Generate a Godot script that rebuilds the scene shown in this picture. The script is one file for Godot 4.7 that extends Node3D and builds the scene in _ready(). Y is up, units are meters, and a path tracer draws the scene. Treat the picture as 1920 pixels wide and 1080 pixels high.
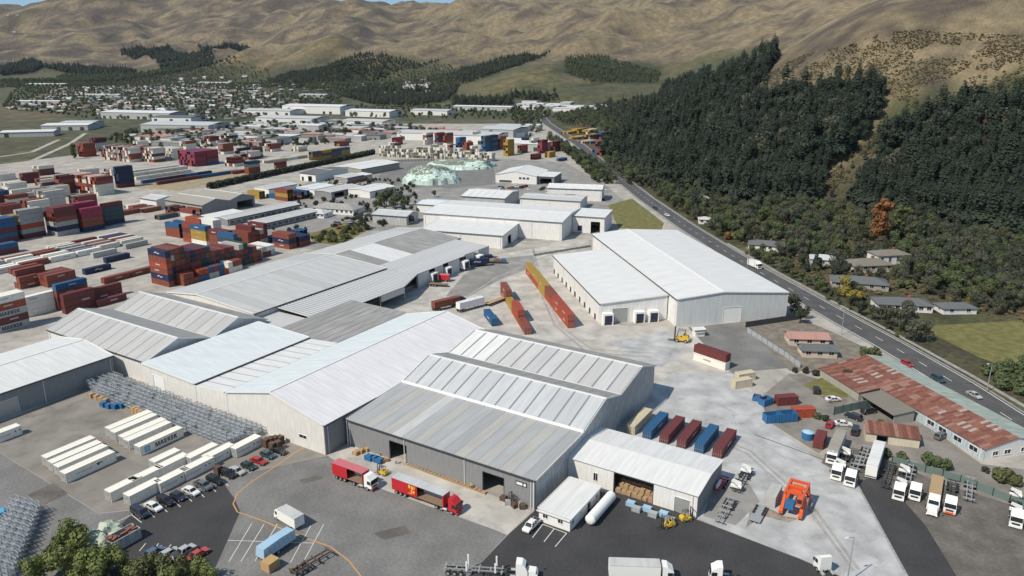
extends Node3D
# An industrial estate below dry hills, seen from a drone. Units are metres; y is up.
# The warehouses share one compass grid: a runs along UA, b along VA.
const UA := Vector3(0.84985, 0, 0.52703)
const VA := Vector3(0.52703, 0, -0.84985)
const YA := -31.8
const YB := 10.95
var M := {}
var meshes := {}
var names := {}
var rng := RandomNumberGenerator.new()
var noise := FastNoiseLite.new()
var ridge := FastNoiseLite.new()
# hill shape: x, z and weight of each knot of a smooth surface
var knots := PackedFloat32Array([234,-330,0.858, 217,-355,0.994, 209,-390,0.350, 191,-415,0.348, 170,-440,0.060, 138,-500,0.294, 117,-575,0.271, 107,-700,-0.419, 299,-440,0.300, 274,-455,-0.572, 253,-490,0.048, 233,-525,-0.058, 213,-570,0.008, 188,-620,-0.111, 173,-680,-0.059, 153,-770,0.255, 139,-880,0.388, 343,-520,0.231, 318,-545,-0.302, 296,-590,0.550, 268,-620,-0.553, 245,-670,0.384, 220,-740,-0.003, 197,-830,-0.553, 179,-940,-0.074, 150,-1050,-0.048, 396,-620,-0.039, 364,-660,-0.014, 340,-700,-0.063, 316,-730,-0.309, 295,-770,-0.113, 267,-800,0.095, 251,-850,0.360, 225,-900,-0.111, 203,-1000,-0.046, 500,-800,-0.022, 445,-860,-0.002, 404,-900,-0.399, 388,-980,0.066, 355,-1060,0.094, 326,-1150,-0.021, 289,-1250,0.084, -112,-1500,-0.188, -32,-1600,-0.033, 29,-1750,-0.172, 102,-1900,-0.197, 196,-1950,-0.087, 274,-1850,0.079, 330,-1750,0.097, 41,-1500,-0.112, 162,-1500,-0.075, 236,-1450,0.024, 111,-1650,0.066, -579,-2150,-0.975, -494,-2300,-0.940, -386,-2400,-0.322, -252,-2350,-0.269, -133,-2200,-0.245, -29,-2150,0.009, -342,-1950,-0.109, -218,-1900,-0.352, -450,-1850,-0.113, -125,-1850,0.189, 386,-2050,0.301, 261,-2300,0.060, 141,-2350,0.049, 80,-2400,0.055, 433,-1900,-0.108, 198,-2500,-0.153, 330,-2650,-0.703, 422,-2550,0.587, 522,-3200,-2.122, 549,-2300,-0.035, 660,-2800,0.094, 683,-2200,-0.064, 862,-2700,-0.050, 903,-2300,-0.074, 1027,-3600,-0.247, 160,-3000,0.407, 289,-3100,0.182, 474,-3250,1.872, 669,-3500,0.319, -561,-3250,-0.275, -440,-3300,0.296, -213,-3200,0.096, 0,-3100,-0.238, -704,-3800,-0.110, -464,-3900,0.021, -206,-3900,0.156, 0,-3600,-0.218, -735,-4300,-0.009, -578,-4900,-0.042, -393,-5000,0.012, -193,-4900,0.072, 0,-4600,-0.072, 197,-4300,-0.029, -986,-4700,-0.023, -1875,-2900,0.027, -1695,-3000,0.020, -1477,-3100,-0.011, -1186,-3000,0.014, -1013,-2700,-0.198, -899,-2750,-0.322, -758,-2850,0.043, -625,-2950,-0.213, -1131,-3250,0.081, -962,-3350,0.133, -770,-3400,0.053, -2367,-3700,-0.026, -2179,-3900,-0.004, -1751,-3700,0.013, -1527,-3700,0.012, -1221,-3600,-0.091, -1085,-3900,0.043, -2857,-4500,0.061, -2611,-4600,-0.030, -2295,-4700,0.119, -1921,-4700,0.071, -1515,-4600,0.060, -1183,-4500,-0.031, -3279,-5200,-0.012, -3070,-5200,0.089, -2911,-5300,-0.113, -2627,-5300,-0.093, -2322,-5400,-0.105, -1972,-5400,-0.057, -1591,-5300,-0.085, -1223,-5200,-0.078, -885,-5200,0.053, 456,-5000,-0.103, -3820,-5000,0.004, -4332,-4500,-0.171, -2714,-3500,0.029, -2207,-2600,-0.028, 260,-120,-0.023, 420,-120,-0.035, 600,-200,-0.045, 700,-420,-0.058, 330,-220,0.022, 250,-200,0.186, 200,-170,-0.037, 172,-275,0.024, 200,-245,0.140, 185,-215,-0.031, 240,-290,-0.787, 158,-300,0.292, 170,-345,0.392, 190,-350,-2.263, 145,-380,-0.140, 700,-1100,0.003, 900,-800,0.056, 1200,-700,-0.097, 1200,-1500,-0.038, 900,-1500,0.128, 155,-60,0.116, 95,-60,-0.033, -45,-60,0.005, -295,-60,0.001, -645,-60,0.000, -1095,-60,-0.003, 153,-150,0.023, 93,-150,-0.034, -47,-150,-0.008, -297,-150,-0.005, -647,-150,-0.002, -1097,-150,-0.000, 142,-250,-0.048, 82,-250,-0.042, -58,-250,-0.002, -308,-250,-0.002, -658,-250,-0.001, -1108,-250,-0.001, 123,-350,0.234, 63,-350,-0.048, -77,-350,-0.003, -327,-350,-0.002, -677,-350,-0.001, -1127,-350,-0.001, 110,-450,-0.272, 50,-450,0.039, -90,-450,-0.004, -340,-450,-0.002, -690,-450,-0.001, -1140,-450,-0.001, 102,-550,-0.203, 42,-550,-0.051, -98,-550,-0.007, -348,-550,-0.003, -698,-550,-0.001, -1148,-550,-0.001, 95,-700,0.639, 35,-700,-0.169, -105,-700,-0.007, -355,-700,-0.003, -705,-700,-0.001, -1155,-700,-0.001, 88,-850,0.131, 28,-850,-0.144, -112,-850,-0.009, -362,-850,-0.004, -712,-850,-0.001, -1162,-850,-0.001, 74,-1000,0.226, 14,-1000,-0.116, -126,-1000,-0.005, -376,-1000,-0.003, -726,-1000,-0.001, -1176,-1000,-0.002, 64,-1200,0.067, 4,-1200,-0.077, -136,-1200,-0.038, -386,-1200,-0.010, -736,-1200,-0.001, -1186,-1200,-0.002, 65,-1400,0.182, 5,-1400,0.063, -135,-1400,0.135, -385,-1400,-0.010, -735,-1400,-0.017, -1185,-1400,-0.006, -1500,-1800,-0.003, -1500,-2200,-0.018, -1000,-1800,-0.008, -1000,-2200,-0.052, -600,-1800,0.113, -600,-2200,1.165, -250,-1800,0.420, -250,-2200,0.523, -1400,-2600,0.059, -900,-2600,0.561, -400,-2300,1.101, -4500,-7500,0.045, 0,-7500,0.083, 4500,-7500,0.027, -4500,-4000,0.140, 3800,-4500,-0.026, 4500,-2500,0.020, 2500,-2000,-0.014, 2200,-3000,0.061, -2800,-1500,0.005, -2600,-600,-0.009, 2500,-800,0.010, -1800,-6500,0.070, 1000,-6300,-0.004])


class MB:
	var v := PackedVector3Array()
	var n := PackedVector3Array()
	var uv := PackedVector2Array()
	var c := PackedColorArray()
	var ix := PackedInt32Array()
	var off := Vector2.ZERO

	func quad(a: Vector3, b: Vector3, d: Vector3, e: Vector3) -> void:  # corners counter-clockwise seen from outside
		var nn := (b - a).cross(d - a)
		if nn.length_squared() < 1e-12:
			nn = (d - a).cross(e - a)
		nn = nn.normalized()
		var k := v.size()
		v.append_array([a, b, d, e])
		n.append_array([nn, nn, nn, nn])
		var w := (b - a).length()
		var h := (e - a).length()
		uv.append_array([off, off + Vector2(w, 0), off + Vector2(w, h), off + Vector2(0, h)])
		ix.append_array([k, k + 2, k + 1, k, k + 3, k + 2])

	func tri(a: Vector3, b: Vector3, d: Vector3) -> void:
		var nn := (b - a).cross(d - a).normalized()
		var k := v.size()
		v.append_array([a, b, d])
		n.append_array([nn, nn, nn])
		uv.append_array([off, off + Vector2((b - a).length(), 0), off + Vector2(0, (d - a).length())])
		ix.append_array([k, k + 2, k + 1])

	func hexa(p: Array) -> void:  # 0-3 the bottom, counter-clockwise seen from above, 4-7 the top
		quad(p[4], p[5], p[6], p[7])
		quad(p[3], p[2], p[1], p[0])
		for i in 4:
			var j := (i + 1) % 4
			quad(p[i], p[j], p[4 + j], p[4 + i])

	func box(x0: float, x1: float, y0: float, y1: float, z0: float, z1: float) -> void:
		hexa([Vector3(x0, y0, z1), Vector3(x1, y0, z1), Vector3(x1, y0, z0), Vector3(x0, y0, z0), Vector3(x0, y1, z1), Vector3(x1, y1, z1), Vector3(x1, y1, z0), Vector3(x0, y1, z0)])

	func bar(a: Vector3, b: Vector3, w: float, h := -1.0) -> void:
		if h < 0: h = w
		var d := (b - a).normalized()
		var s := d.cross(Vector3.UP)
		s = Vector3.RIGHT if s.length() < 0.01 else s.normalized()
		var t := s.cross(d)
		s *= w / 2
		t *= h / 2
		hexa([a - s - t, a + s - t, b + s - t, b - s - t, a - s + t, a + s + t, b + s + t, b - s + t])

	func cyl(a: Vector3, b: Vector3, r0: float, r1: float, k := 10, caps := true) -> void:
		var d := (b - a).normalized()
		var s := d.cross(Vector3(0.31, 0.9, 0.3)).normalized()
		var t := s.cross(d)
		var p := []
		for i in k:
			var q := TAU * i / k
			p.append(s * cos(q) + t * sin(q))
		for i in k:
			var j := (i + 1) % k
			quad(a + p[j] * r0, a + p[i] * r0, b + p[i] * r1, b + p[j] * r1)
			if caps:
				tri(a, a + p[i] * r0, a + p[j] * r0)
				tri(b, b + p[j] * r1, b + p[i] * r1)

	# a side outline (x, y) drawn out across z; half width w0 at the lowest point, w1 at the highest
	func outline(pts: PackedVector2Array, w0: float, w1: float) -> void:
		var lo := 1e9
		var hi := -1e9
		for p in pts:
			lo = minf(lo, p.y)
			hi = maxf(hi, p.y)
		var l := []
		var r := []
		for p in pts:
			var w := lerpf(w0, w1, (p.y - lo) / maxf(hi - lo, 0.001))
			l.append(Vector3(p.x, p.y, w))
			r.append(Vector3(p.x, p.y, -w))
		var t := Geometry2D.triangulate_polygon(pts)
		for i in range(0, t.size(), 3):
			var nn: Vector3 = (l[t[i + 1]] - l[t[i]]).cross(l[t[i + 2]] - l[t[i]])
			if nn.z > 0:
				tri(l[t[i]], l[t[i + 1]], l[t[i + 2]])
				tri(r[t[i]], r[t[i + 2]], r[t[i + 1]])
			else:
				tri(l[t[i]], l[t[i + 2]], l[t[i + 1]])
				tri(r[t[i]], r[t[i + 1]], r[t[i + 2]])
		var cw := Geometry2D.is_polygon_clockwise(pts)
		for i in pts.size():
			var j := (i + 1) % pts.size()
			if cw: quad(l[i], l[j], r[j], r[i])
			else: quad(l[j], l[i], r[i], r[j])

	func colour(q: Color) -> void:  # gives every corner added since the last call this colour
		while c.size() < v.size():
			c.append(q)

	func mesh() -> ArrayMesh:
		var a := []
		a.resize(Mesh.ARRAY_MAX)
		a[Mesh.ARRAY_VERTEX] = v
		a[Mesh.ARRAY_NORMAL] = n
		a[Mesh.ARRAY_TEX_UV] = uv
		if c.size() == v.size(): a[Mesh.ARRAY_COLOR] = c
		a[Mesh.ARRAY_INDEX] = ix
		var m := ArrayMesh.new()
		m.add_surface_from_arrays(Mesh.PRIMITIVE_TRIANGLES, a)
		return m


func numbered(called: String) -> String:
	names[called] = names.get(called, -1) + 1
	return called if names[called] == 0 else "%s_%03d" % [called, names[called]]


func tag(o: Node3D, label: String, category: String, group := "", kind := "") -> void:
	if label: o.set_meta("label", label)
	if category: o.set_meta("category", category)
	if group: o.set_meta("group", group)
	if kind: o.set_meta("kind", kind)


func thing(called: String, label: String, category: String, x: float, z: float, yaw := 0.0, group := "", y := 0.0) -> Node3D:
	var o := Node3D.new()
	o.name = numbered(called)
	add_child(o, true)
	o.position = Vector3(x, y, z)
	o.rotation_degrees.y = yaw
	tag(o, label, category, group)
	return o


func part(parent: Node3D, called: String, mesh: Mesh, m: Material, at := Vector3.ZERO, yaw := 0.0) -> MeshInstance3D:
	var o := MeshInstance3D.new()
	o.name = called if parent != self else numbered(called)
	o.mesh = mesh
	o.material_override = m
	o.position = at
	o.rotation_degrees.y = yaw
	parent.add_child(o, true)
	return o


func AB(a: float, b: float, y := 0.0) -> Vector3:
	return UA * a + VA * b + Vector3(0, y, 0)


func noise_tex(seed_: int, freq: float, lo: float, hi: float, octaves := 5, size := 512, type := FastNoiseLite.TYPE_SIMPLEX_SMOOTH) -> NoiseTexture2D:
	var t := NoiseTexture2D.new()
	t.width = size
	t.height = size
	t.seamless = true
	t.seamless_blend_skirt = 0.3
	var f := FastNoiseLite.new()
	f.seed = seed_
	f.noise_type = type
	f.frequency = freq
	f.fractal_octaves = octaves
	t.noise = f
	var g := Gradient.new()
	g.set_color(0, Color(lo, lo, lo))
	g.set_color(1, Color(hi, hi, hi))
	t.color_ramp = g
	return t


var T1: Texture2D
var T2: Texture2D
var T3: Texture2D
var T4: Texture2D
var T5: NoiseTexture2D


# colours are linear base colours
func mat(key: String, r: float, g: float, b: float, rough := 0.8, metal := 0.0) -> StandardMaterial3D:
	var m := StandardMaterial3D.new()
	m.resource_name = key
	m.albedo_color = Color(r, g, b).linear_to_srgb()
	m.roughness = rough
	m.metallic = metal
	M[key] = m
	return m


func sheet(key: String, r: float, g: float, b: float, rough := 0.55, tex: Texture2D = null, su := 0.12, sv := 0.012) -> StandardMaterial3D:
	var m := mat(key, r, g, b, rough)
	m.albedo_texture = tex if tex else T3
	m.uv1_scale = Vector3(su, sv, 1)
	return m


func paved(key: String, r: float, g: float, b: float, s1 := 0.012, s2 := 0.11, t1: Texture2D = null, t2: Texture2D = null) -> StandardMaterial3D:
	var m := mat(key, r, g, b, 0.92)
	m.albedo_texture = t1 if t1 else T1
	m.uv1_triplanar = true
	m.uv1_world_triplanar = true
	m.uv1_scale = Vector3(s1, s1, s1)
	m.detail_enabled = true
	m.detail_blend_mode = BaseMaterial3D.BLEND_MODE_MUL
	m.detail_albedo = t2 if t2 else T2
	m.detail_uv_layer = BaseMaterial3D.DETAIL_UV_2
	m.uv2_triplanar = true
	m.uv2_world_triplanar = true
	m.uv2_scale = Vector3(s2, s2, s2)
	return m


func road_edge(z: float) -> float:
	var k := [0, 146, 166, 145, 193, 143, 211, 140, 238, 135, 267, 131, 341, 115, 440, 104, 645, 90, 853, 81, 1128, 54, 9000, 54]
	for i in range(0, k.size() - 2, 2):
		if -z <= k[i + 2]:
			return lerpf(k[i + 1], k[i + 3], clampf((-z - k[i]) / (k[i + 2] - k[i]), 0, 1)) + 6
	return 60.0


func height(x: float, z: float) -> float:
	var s := 1.0
	if z > -1900:
		s = maxf(smoothstep(0, 1, (x - road_edge(z)) / 30.0), smoothstep(0, 1, (-z - 1350) / 400.0))
		if s <= 0.0: return 0.0
	var h := 21.390
	for i in range(0, knots.size(), 3):
		var dx := x - knots[i]
		var dz := z - knots[i + 1]
		h += knots[i + 2] * sqrt(dx * dx + dz * dz + 2025.0)
	h *= s
	if h <= 0.0: return 0.0
	var k := clampf((h - 25.0) / 90.0, 0, 1)  # gullies and spurs on the slopes
	var far := clampf((-z - 1900) / 900.0, 0, 1)
	h += k * far * ((absf(ridge.get_noise_2d(x * 1.1, z * 0.55)) - 0.33) * 125.0 + (absf(ridge.get_noise_2d(x * 4.2 + 500, z * 1.9)) - 0.3) * 26.0)
	h += k * (noise.get_noise_2d(x * 0.35, z * 0.35) * 22.0 + noise.get_noise_2d(x * 1.6 + 900, z * 1.6) * 6.0) * clampf(-z / 2600.0, 0.15, 1.0)
	return maxf(h, 0.0)


func lay(called: String, m: Material, y: float, pts: PackedFloat32Array, parent: Node3D = null) -> MeshInstance3D:  # a paved sheet: x, z of its corners
	var p := PackedVector2Array()
	for i in range(0, pts.size(), 2):
		p.append(Vector2(pts[i], pts[i + 1]))
	var t := Geometry2D.triangulate_polygon(p)
	var b := MB.new()
	for i in range(0, t.size(), 3):
		var q := [p[t[i]], p[t[i + 1]], p[t[i + 2]]]
		if (q[1] - q[0]).cross(q[2] - q[0]) > 0: q.reverse()
		b.tri(Vector3(q[0].x, y, q[0].y), Vector3(q[1].x, y, q[1].y), Vector3(q[2].x, y, q[2].y))
	var o := part(parent if parent else self, called, b.mesh(), m)
	if not parent: tag(o, "", "", "", "structure")
	return o


func stripe(called: String, m: Material, y: float, pts: PackedFloat32Array, w: float, parent: Node3D = null) -> MeshInstance3D:  # a painted line along x, z points
	var b := MB.new()
	for i in range(0, pts.size() - 2, 2):
		var p := Vector3(pts[i], y, pts[i + 1])
		var q := Vector3(pts[i + 2], y, pts[i + 3])
		var s := (q - p).normalized().cross(Vector3.UP) * w / 2
		b.quad(p + s, q + s, q - s, p - s)
	var o := part(parent if parent else self, called, b.mesh(), m)
	if not parent: tag(o, "", "", "", "structure")
	return o


# ---------- buildings ----------
# one wall from p0 to p1; tops: [s, height] along it; holes: [s0, s1, low, high]; inw points into the room
func wall_mesh(b: MB, p0: Vector3, p1: Vector3, tops: Array, holes: Array, inw: Vector3, thick := 0.22) -> void:
	var e := (p1 - p0).normalized()
	var ln := (p1 - p0).length()
	var cuts := [0.0, ln]
	for t in tops: cuts.append(clampf(t[0], 0, ln))
	for h in holes: cuts.append_array([clampf(h[0], 0, ln), clampf(h[1], 0, ln)])
	cuts.sort()
	for i in cuts.size() - 1:
		var s0: float = cuts[i]
		var s1: float = cuts[i + 1]
		if s1 - s0 < 0.01: continue
		var bands := [[0.0, 1e9]]
		for h in holes:
			if h[0] <= s0 + 0.005 and h[1] >= s1 - 0.005:
				bands = [[h[3], 1e9]]
				if h[2] > 0.01: bands.append([0.0, h[2]])
		for q in bands:
			var t0: float = minf(q[1], top_at(tops, s0))
			var t1: float = minf(q[1], top_at(tops, s1))
			if t0 - q[0] < 0.01 and t1 - q[0] < 0.01: continue
			var y := Vector3(0, q[0], 0)
			var a := p0 + e * s0
			var d := p0 + e * s1
			var k := inw * thick
			b.off = Vector2(s0, q[0])
			var c := [a + y, d + y, d + k + y, a + k + y, a + Vector3(0, t0, 0), d + Vector3(0, t1, 0), d + k + Vector3(0, t1, 0), a + k + Vector3(0, t0, 0)]
			if e.cross(inw).y < 0:
				c = [c[1], c[0], c[3], c[2], c[5], c[4], c[7], c[6]]
			b.hexa(c)


func top_at(tops: Array, s: float) -> float:
	for i in tops.size() - 1:
		if s <= tops[i + 1][0] + 0.001:
			return lerpf(tops[i][1], tops[i + 1][1], clampf((s - tops[i][0]) / maxf(tops[i + 1][0] - tops[i][0], 0.001), 0, 1))
	return tops[-1][1]


func roof_slab(L0: float, L1: float, d0: float, h0: float, d1: float, h1: float, thick := 0.14, lift := 0.0) -> MB:
	var b := MB.new()
	b.off = Vector2(rng.randf() * 90, rng.randf() * 90)
	var y := Vector3(0, thick, 0)
	var p := [Vector3(L0, h0 + lift, -d0), Vector3(L1, h0 + lift, -d0), Vector3(L1, h1 + lift, -d1), Vector3(L0, h1 + lift, -d1)]
	b.hexa(p + [p[0] + y, p[1] + y, p[2] + y, p[3] + y])
	return b


# A shed: length L along its own x, depth along its own -z. prof: [depth, height] from front eave to back eave.
# o: wall, roof (materials), panels {slope: [count, strip width, strip material]}, holes {side: [[s0, s1, low, high, kind]]}
# sides: "f" front, "k" back, "l" left end, "r" right end, s measured along x or along the depth
func shed(called: String, label: String, x: float, z: float, yaw: float, L: float, prof: Array, o := {}) -> Node3D:
	var t := thing(called, label, o.get("cat", "warehouse"), x, z, yaw, o.get("group", ""))
	var wm: Material = o.get("wall", M.wall_white)
	var rm: Material = o.get("roof", M.roof_white)
	var D: float = prof[-1][0]
	var holes: Dictionary = o.get("holes", {})
	var ends := []
	for p in prof: ends.append([p[0], p[1]])
	var sides := {
		"f": [Vector3(0, 0, 0), Vector3(L, 0, 0), [[0, prof[0][1]], [L, prof[0][1]]], Vector3(0, 0, -1)],
		"k": [Vector3(0, 0, -D), Vector3(L, 0, -D), [[0, prof[-1][1]], [L, prof[-1][1]]], Vector3(0, 0, 1)],
		"l": [Vector3(0, 0, 0), Vector3(0, 0, -D), ends, Vector3(1, 0, 0)],
		"r": [Vector3(L, 0, 0), Vector3(L, 0, -D), ends, Vector3(-1, 0, 0)]}
	for k in sides:
		if k in o.get("open", []): continue
		var s: Array = sides[k]
		var b := MB.new()
		var q: Array = holes.get(k, [])
		var a: Vector3 = s[0]
		var e: Vector3 = s[1]
		if k in ["l", "r"]:  # keep the corners of the end walls clear of the long walls
			a.z -= 0.23
			e.z += 0.23
			q = q.map(func(u): return [u[0] - 0.23, u[1] - 0.23] + u.slice(2))
			wall_mesh(b, a, e, ends.map(func(u): return [u[0] - 0.23, u[1]]), q, s[3])
		else:
			wall_mesh(b, a, e, s[2], q, s[3])
		part(t, "wall", b.mesh(), o.get("wall_" + k, wm))
		var d := (e - a).normalized()
		for u in q:
			if u.size() > 4: fill_hole(t, a + d * u[0], a + d * u[1], u[2], u[3], s[3], u[4])
	for i in prof.size() - 1:
		var p: Array = prof[i].duplicate()
		var q: Array = prof[i + 1].duplicate()
		var len_ := Vector2(q[0] - p[0], q[1] - p[1])
		var over: float = o.get("over", 0.35)
		if i == 0: p = [p[0] - len_.normalized().x * over, p[1] - len_.normalized().y * over]
		if i == prof.size() - 2: q = [q[0] + len_.normalized().x * over, q[1] + len_.normalized().y * over]
		var roofs: Array = o.get("roofs", [])
		var m: Material = roofs[i] if i < roofs.size() else rm
		var pn: Array = o.get("panels", {}).get(i, [])
		if pn:
			var n: int = pn[0]
			var sw: float = pn[1]
			var step := (L + 0.5) / n
			for j in n:
				var x0 := -0.25 + step * j
				var mm: Material = m
				if pn.size() > 3 and pn[3].has(j): mm = pn[3][j]
				elif rng.randf() < 0.3 and M.has(m.resource_name + "_b"): mm = M[m.resource_name + "_b"]
				part(t, "roof_panel", roof_slab(x0 + sw / 2, x0 + step - sw / 2, p[0], p[1], q[0], q[1]).mesh(), mm)
				if j > 0: part(t, "skylight_strip", roof_slab(x0 - sw / 2 + 0.01, x0 + sw / 2 - 0.01, p[0], p[1], q[0], q[1], 0.06).mesh(), pn[2])
		else:
			part(t, "roof", roof_slab(-0.25, L + 0.25, p[0], p[1], q[0], q[1]).mesh(), m)
	if L > 26:
		for k in int(L / 13.0):
			for e in [[0.5, prof[0][1]], [-D - 0.5, prof[-1][1]]]:
				if (e[0] > 0 and "f" in o.get("open", [])) or (e[0] < 0 and "k" in o.get("open", [])): continue
				var dp := MB.new()
				var xx := 1.0 + (L - 2.0) * k / maxf(1.0, int(L / 13.0) - 1)
				dp.cyl(Vector3(xx, 0, e[0] * 0.25 if e[0] > 0 else e[0] + 0.35), Vector3(xx, e[1] - 0.2, e[0] * 0.25 if e[0] > 0 else e[0] + 0.35), 0.1, 0.1, 6, false)
				part(t, "downpipe", dp.mesh(), M.trim)
	var tm: Material = o.get("trim", M.trim)
	if tm:
		for i in range(1, prof.size() - 1):
			var up: bool = prof[i][1] > prof[i - 1][1] and prof[i][1] > prof[i + 1][1]
			var b := MB.new()
			b.box(-0.3, L + 0.3, prof[i][1] + 0.06, prof[i][1] + (0.26 if up else 0.18), -prof[i][0] - 0.3, -prof[i][0] + 0.3)
			part(t, "ridge_cap" if up else "valley_gutter", b.mesh(), o.get("ridge", tm))
		for e in [[0, 1], [prof.size() - 1, -1]]:
			var b := MB.new()
			var zz: float = -prof[e[0]][0] + e[1] * 0.46
			b.box(-0.28, L + 0.28, prof[e[0]][1] - 0.3, prof[e[0]][1] - 0.02, zz - 0.1, zz + 0.1)
			part(t, "gutter", b.mesh(), o.get("gutter", M.steel_dark))
		for xx in [-0.33, L + 0.33]:
			var b := MB.new()
			for i in prof.size() - 1:
				b.bar(Vector3(xx, prof[i][1] + 0.06, -prof[i][0]), Vector3(xx, prof[i + 1][1] + 0.06, -prof[i + 1][0]), 0.14, 0.4)
			part(t, "barge_flashing", b.mesh(), tm)
	return t


func fill_hole(t: Node3D, p0: Vector3, p1: Vector3, lo: float, hi: float, inw: Vector3, kind: String) -> void:
	var e := (p1 - p0).normalized()
	var w := (p1 - p0).length()
	var g := Node3D.new()
	g.name = "doorway" if kind in ["open", "roller", "grey_roller", "dock", "blue_door"] else "window"
	t.add_child(g, true)
	g.position = p0
	g.basis = Basis(e, Vector3.UP, e.cross(Vector3.UP))
	var out := 1.0 if g.basis.z.dot(inw) < 0 else -1.0
	var f := MB.new()
	var fw := 0.12 if w > 2 else 0.06
	f.box(-fw, 0, lo, hi + fw, -0.05 * out, 0.08 * out)
	f.box(w, w + fw, lo, hi + fw, -0.05 * out, 0.08 * out)
	f.box(0, w, hi, hi + fw, -0.05 * out, 0.08 * out)
	if lo > 0.1: f.box(-fw, w + fw, lo - 0.08, lo, -0.05 * out, 0.14 * out)
	if kind == "open":
		part(g, "frame", f.mesh(), M.steel_dark)
		return
	part(g, "frame", f.mesh(), M.white_paint)
	var b := MB.new()
	if kind in ["roller", "grey_roller", "dock", "blue_door"]:
		var n := int((hi - lo) / 0.45)
		for i in n:
			var y0 := lerpf(lo, hi, float(i) / n)
			b.box(0.02, w - 0.02, y0 + 0.02, lerpf(lo, hi, (i + 1.0) / n), -0.12 * out, -0.07 * out)
		part(g, "roller_door", b.mesh(), {"roller": M.white_paint, "grey_roller": M.steel_light, "dock": M.navy, "blue_door": M.door_green}[kind])
	else:
		b.box(0, w, lo, hi, -0.12 * out, -0.09 * out)
		part(g, "pane", b.mesh(), M.glass_dark)
		var c := MB.new()
		var n := maxi(2, int(w / 0.9))
		for i in range(1, n):
			c.box(w * i / n - 0.03, w * i / n + 0.03, lo, hi, -0.08 * out, -0.02 * out)
		part(g, "glazing_bar", c.mesh(), M.white_paint)


# a house with a hipped or gabled roof; w along its own x, d along its own -z, origin at the front left corner
func house(called: String, label: String, x: float, z: float, yaw: float, w: float, d: float, h: float, wm: Material, rm: Material, o := {}) -> Node3D:
	var t := thing(called, label, o.get("cat", "house"), x, z, yaw, o.get("group", ""), o.get("y", 0.0))
	var bot: float = o.get("bot", 0.0)
	var walls := MB.new()
	var wins := []
	var n: int = o.get("windows", 3)
	for i in n:
		var c := w * (i + 0.5) / n
		if o.has("door") and i == o.door: wins.append([c - 0.5, c + 0.5, 0.0, 2.1, "blue_door"])
		else: wins.append([c - minf(0.8, w / n * 0.3), c + minf(0.8, w / n * 0.3), h * 0.38, h * 0.82, "window"])
	wall_mesh(walls, Vector3(0, bot, 0), Vector3(w, bot, 0), [[0, h - bot], [w, h - bot]], wins, Vector3(0, 0, -1), 0.2)
	wall_mesh(walls, Vector3(0, bot, -d), Vector3(w, bot, -d), [[0, h - bot], [w, h - bot]], [], Vector3(0, 0, 1), 0.2)
	var pitch: float = o.get("pitch", 0.35)
	var rise := d / 2 * pitch
	var hip: float = o.get("hip", 1.0)
	var sw := [[d * 0.3, d * 0.3 + 1.2, h * 0.38, h * 0.82, "window"]]
	var et := [[0, h - bot], [d - 0.42, h - bot]] if hip > 0 else [[0, h - bot], [d / 2 - 0.21, h - bot + rise], [d - 0.42, h - bot]]
	for xx in [0.0, w]:
		wall_mesh(walls, Vector3(xx, bot, -0.21), Vector3(xx, bot, -d + 0.21), et, sw, Vector3(1 if xx == 0 else -1, 0, 0), 0.2)
		fill_hole(t, Vector3(xx, bot, -0.21 - sw[0][0]), Vector3(xx, bot, -0.21 - sw[0][1]), sw[0][2], sw[0][3], Vector3(1 if xx == 0 else -1, 0, 0), "window")
	part(t, "wall", walls.mesh(), wm)
	for u in wins: fill_hole(t, Vector3(u[0], bot, 0), Vector3(u[1], bot, 0), u[2], u[3], Vector3(0, 0, -1), u[4])
	var r := MB.new()
	var v := 0.5
	var y0 := h - v * pitch
	var i0 := (d / 2) * hip
	var A := Vector3(-v, y0, v)
	var B := Vector3(w + v, y0, v)
	var C := Vector3(w + v, y0, -d - v)
	var E := Vector3(-v, y0, -d - v)
	var R0 := Vector3(i0 - v * (1 - hip), h + rise, -d / 2)
	var R1 := Vector3(w - i0 + v * (1 - hip), h + rise, -d / 2)
	r.quad(A, B, R1, R0)
	r.quad(C, E, R0, R1)
	if hip > 0:
		r.tri(B, C, R1)
		r.tri(E, A, R0)
	var k := Vector3(0, -0.18, 0)
	r.quad(A + k, B + k, B, A)
	r.quad(B + k, C + k, C, B)
	r.quad(C + k, E + k, E, C)
	r.quad(E + k, A + k, A, E)
	r.quad(E + k, C + k, B + k, A + k)
	var ro := part(t, "roof", r.mesh(), rm)
	if o.get("chimney", false):
		var c := MB.new()
		c.box(w * 0.6, w * 0.6 + 0.8, h, h + rise + 0.9, -d / 2 - 0.4, -d / 2 + 0.4)
		part(ro, "chimney", c.mesh(), M.brick_red)
	return t


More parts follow.
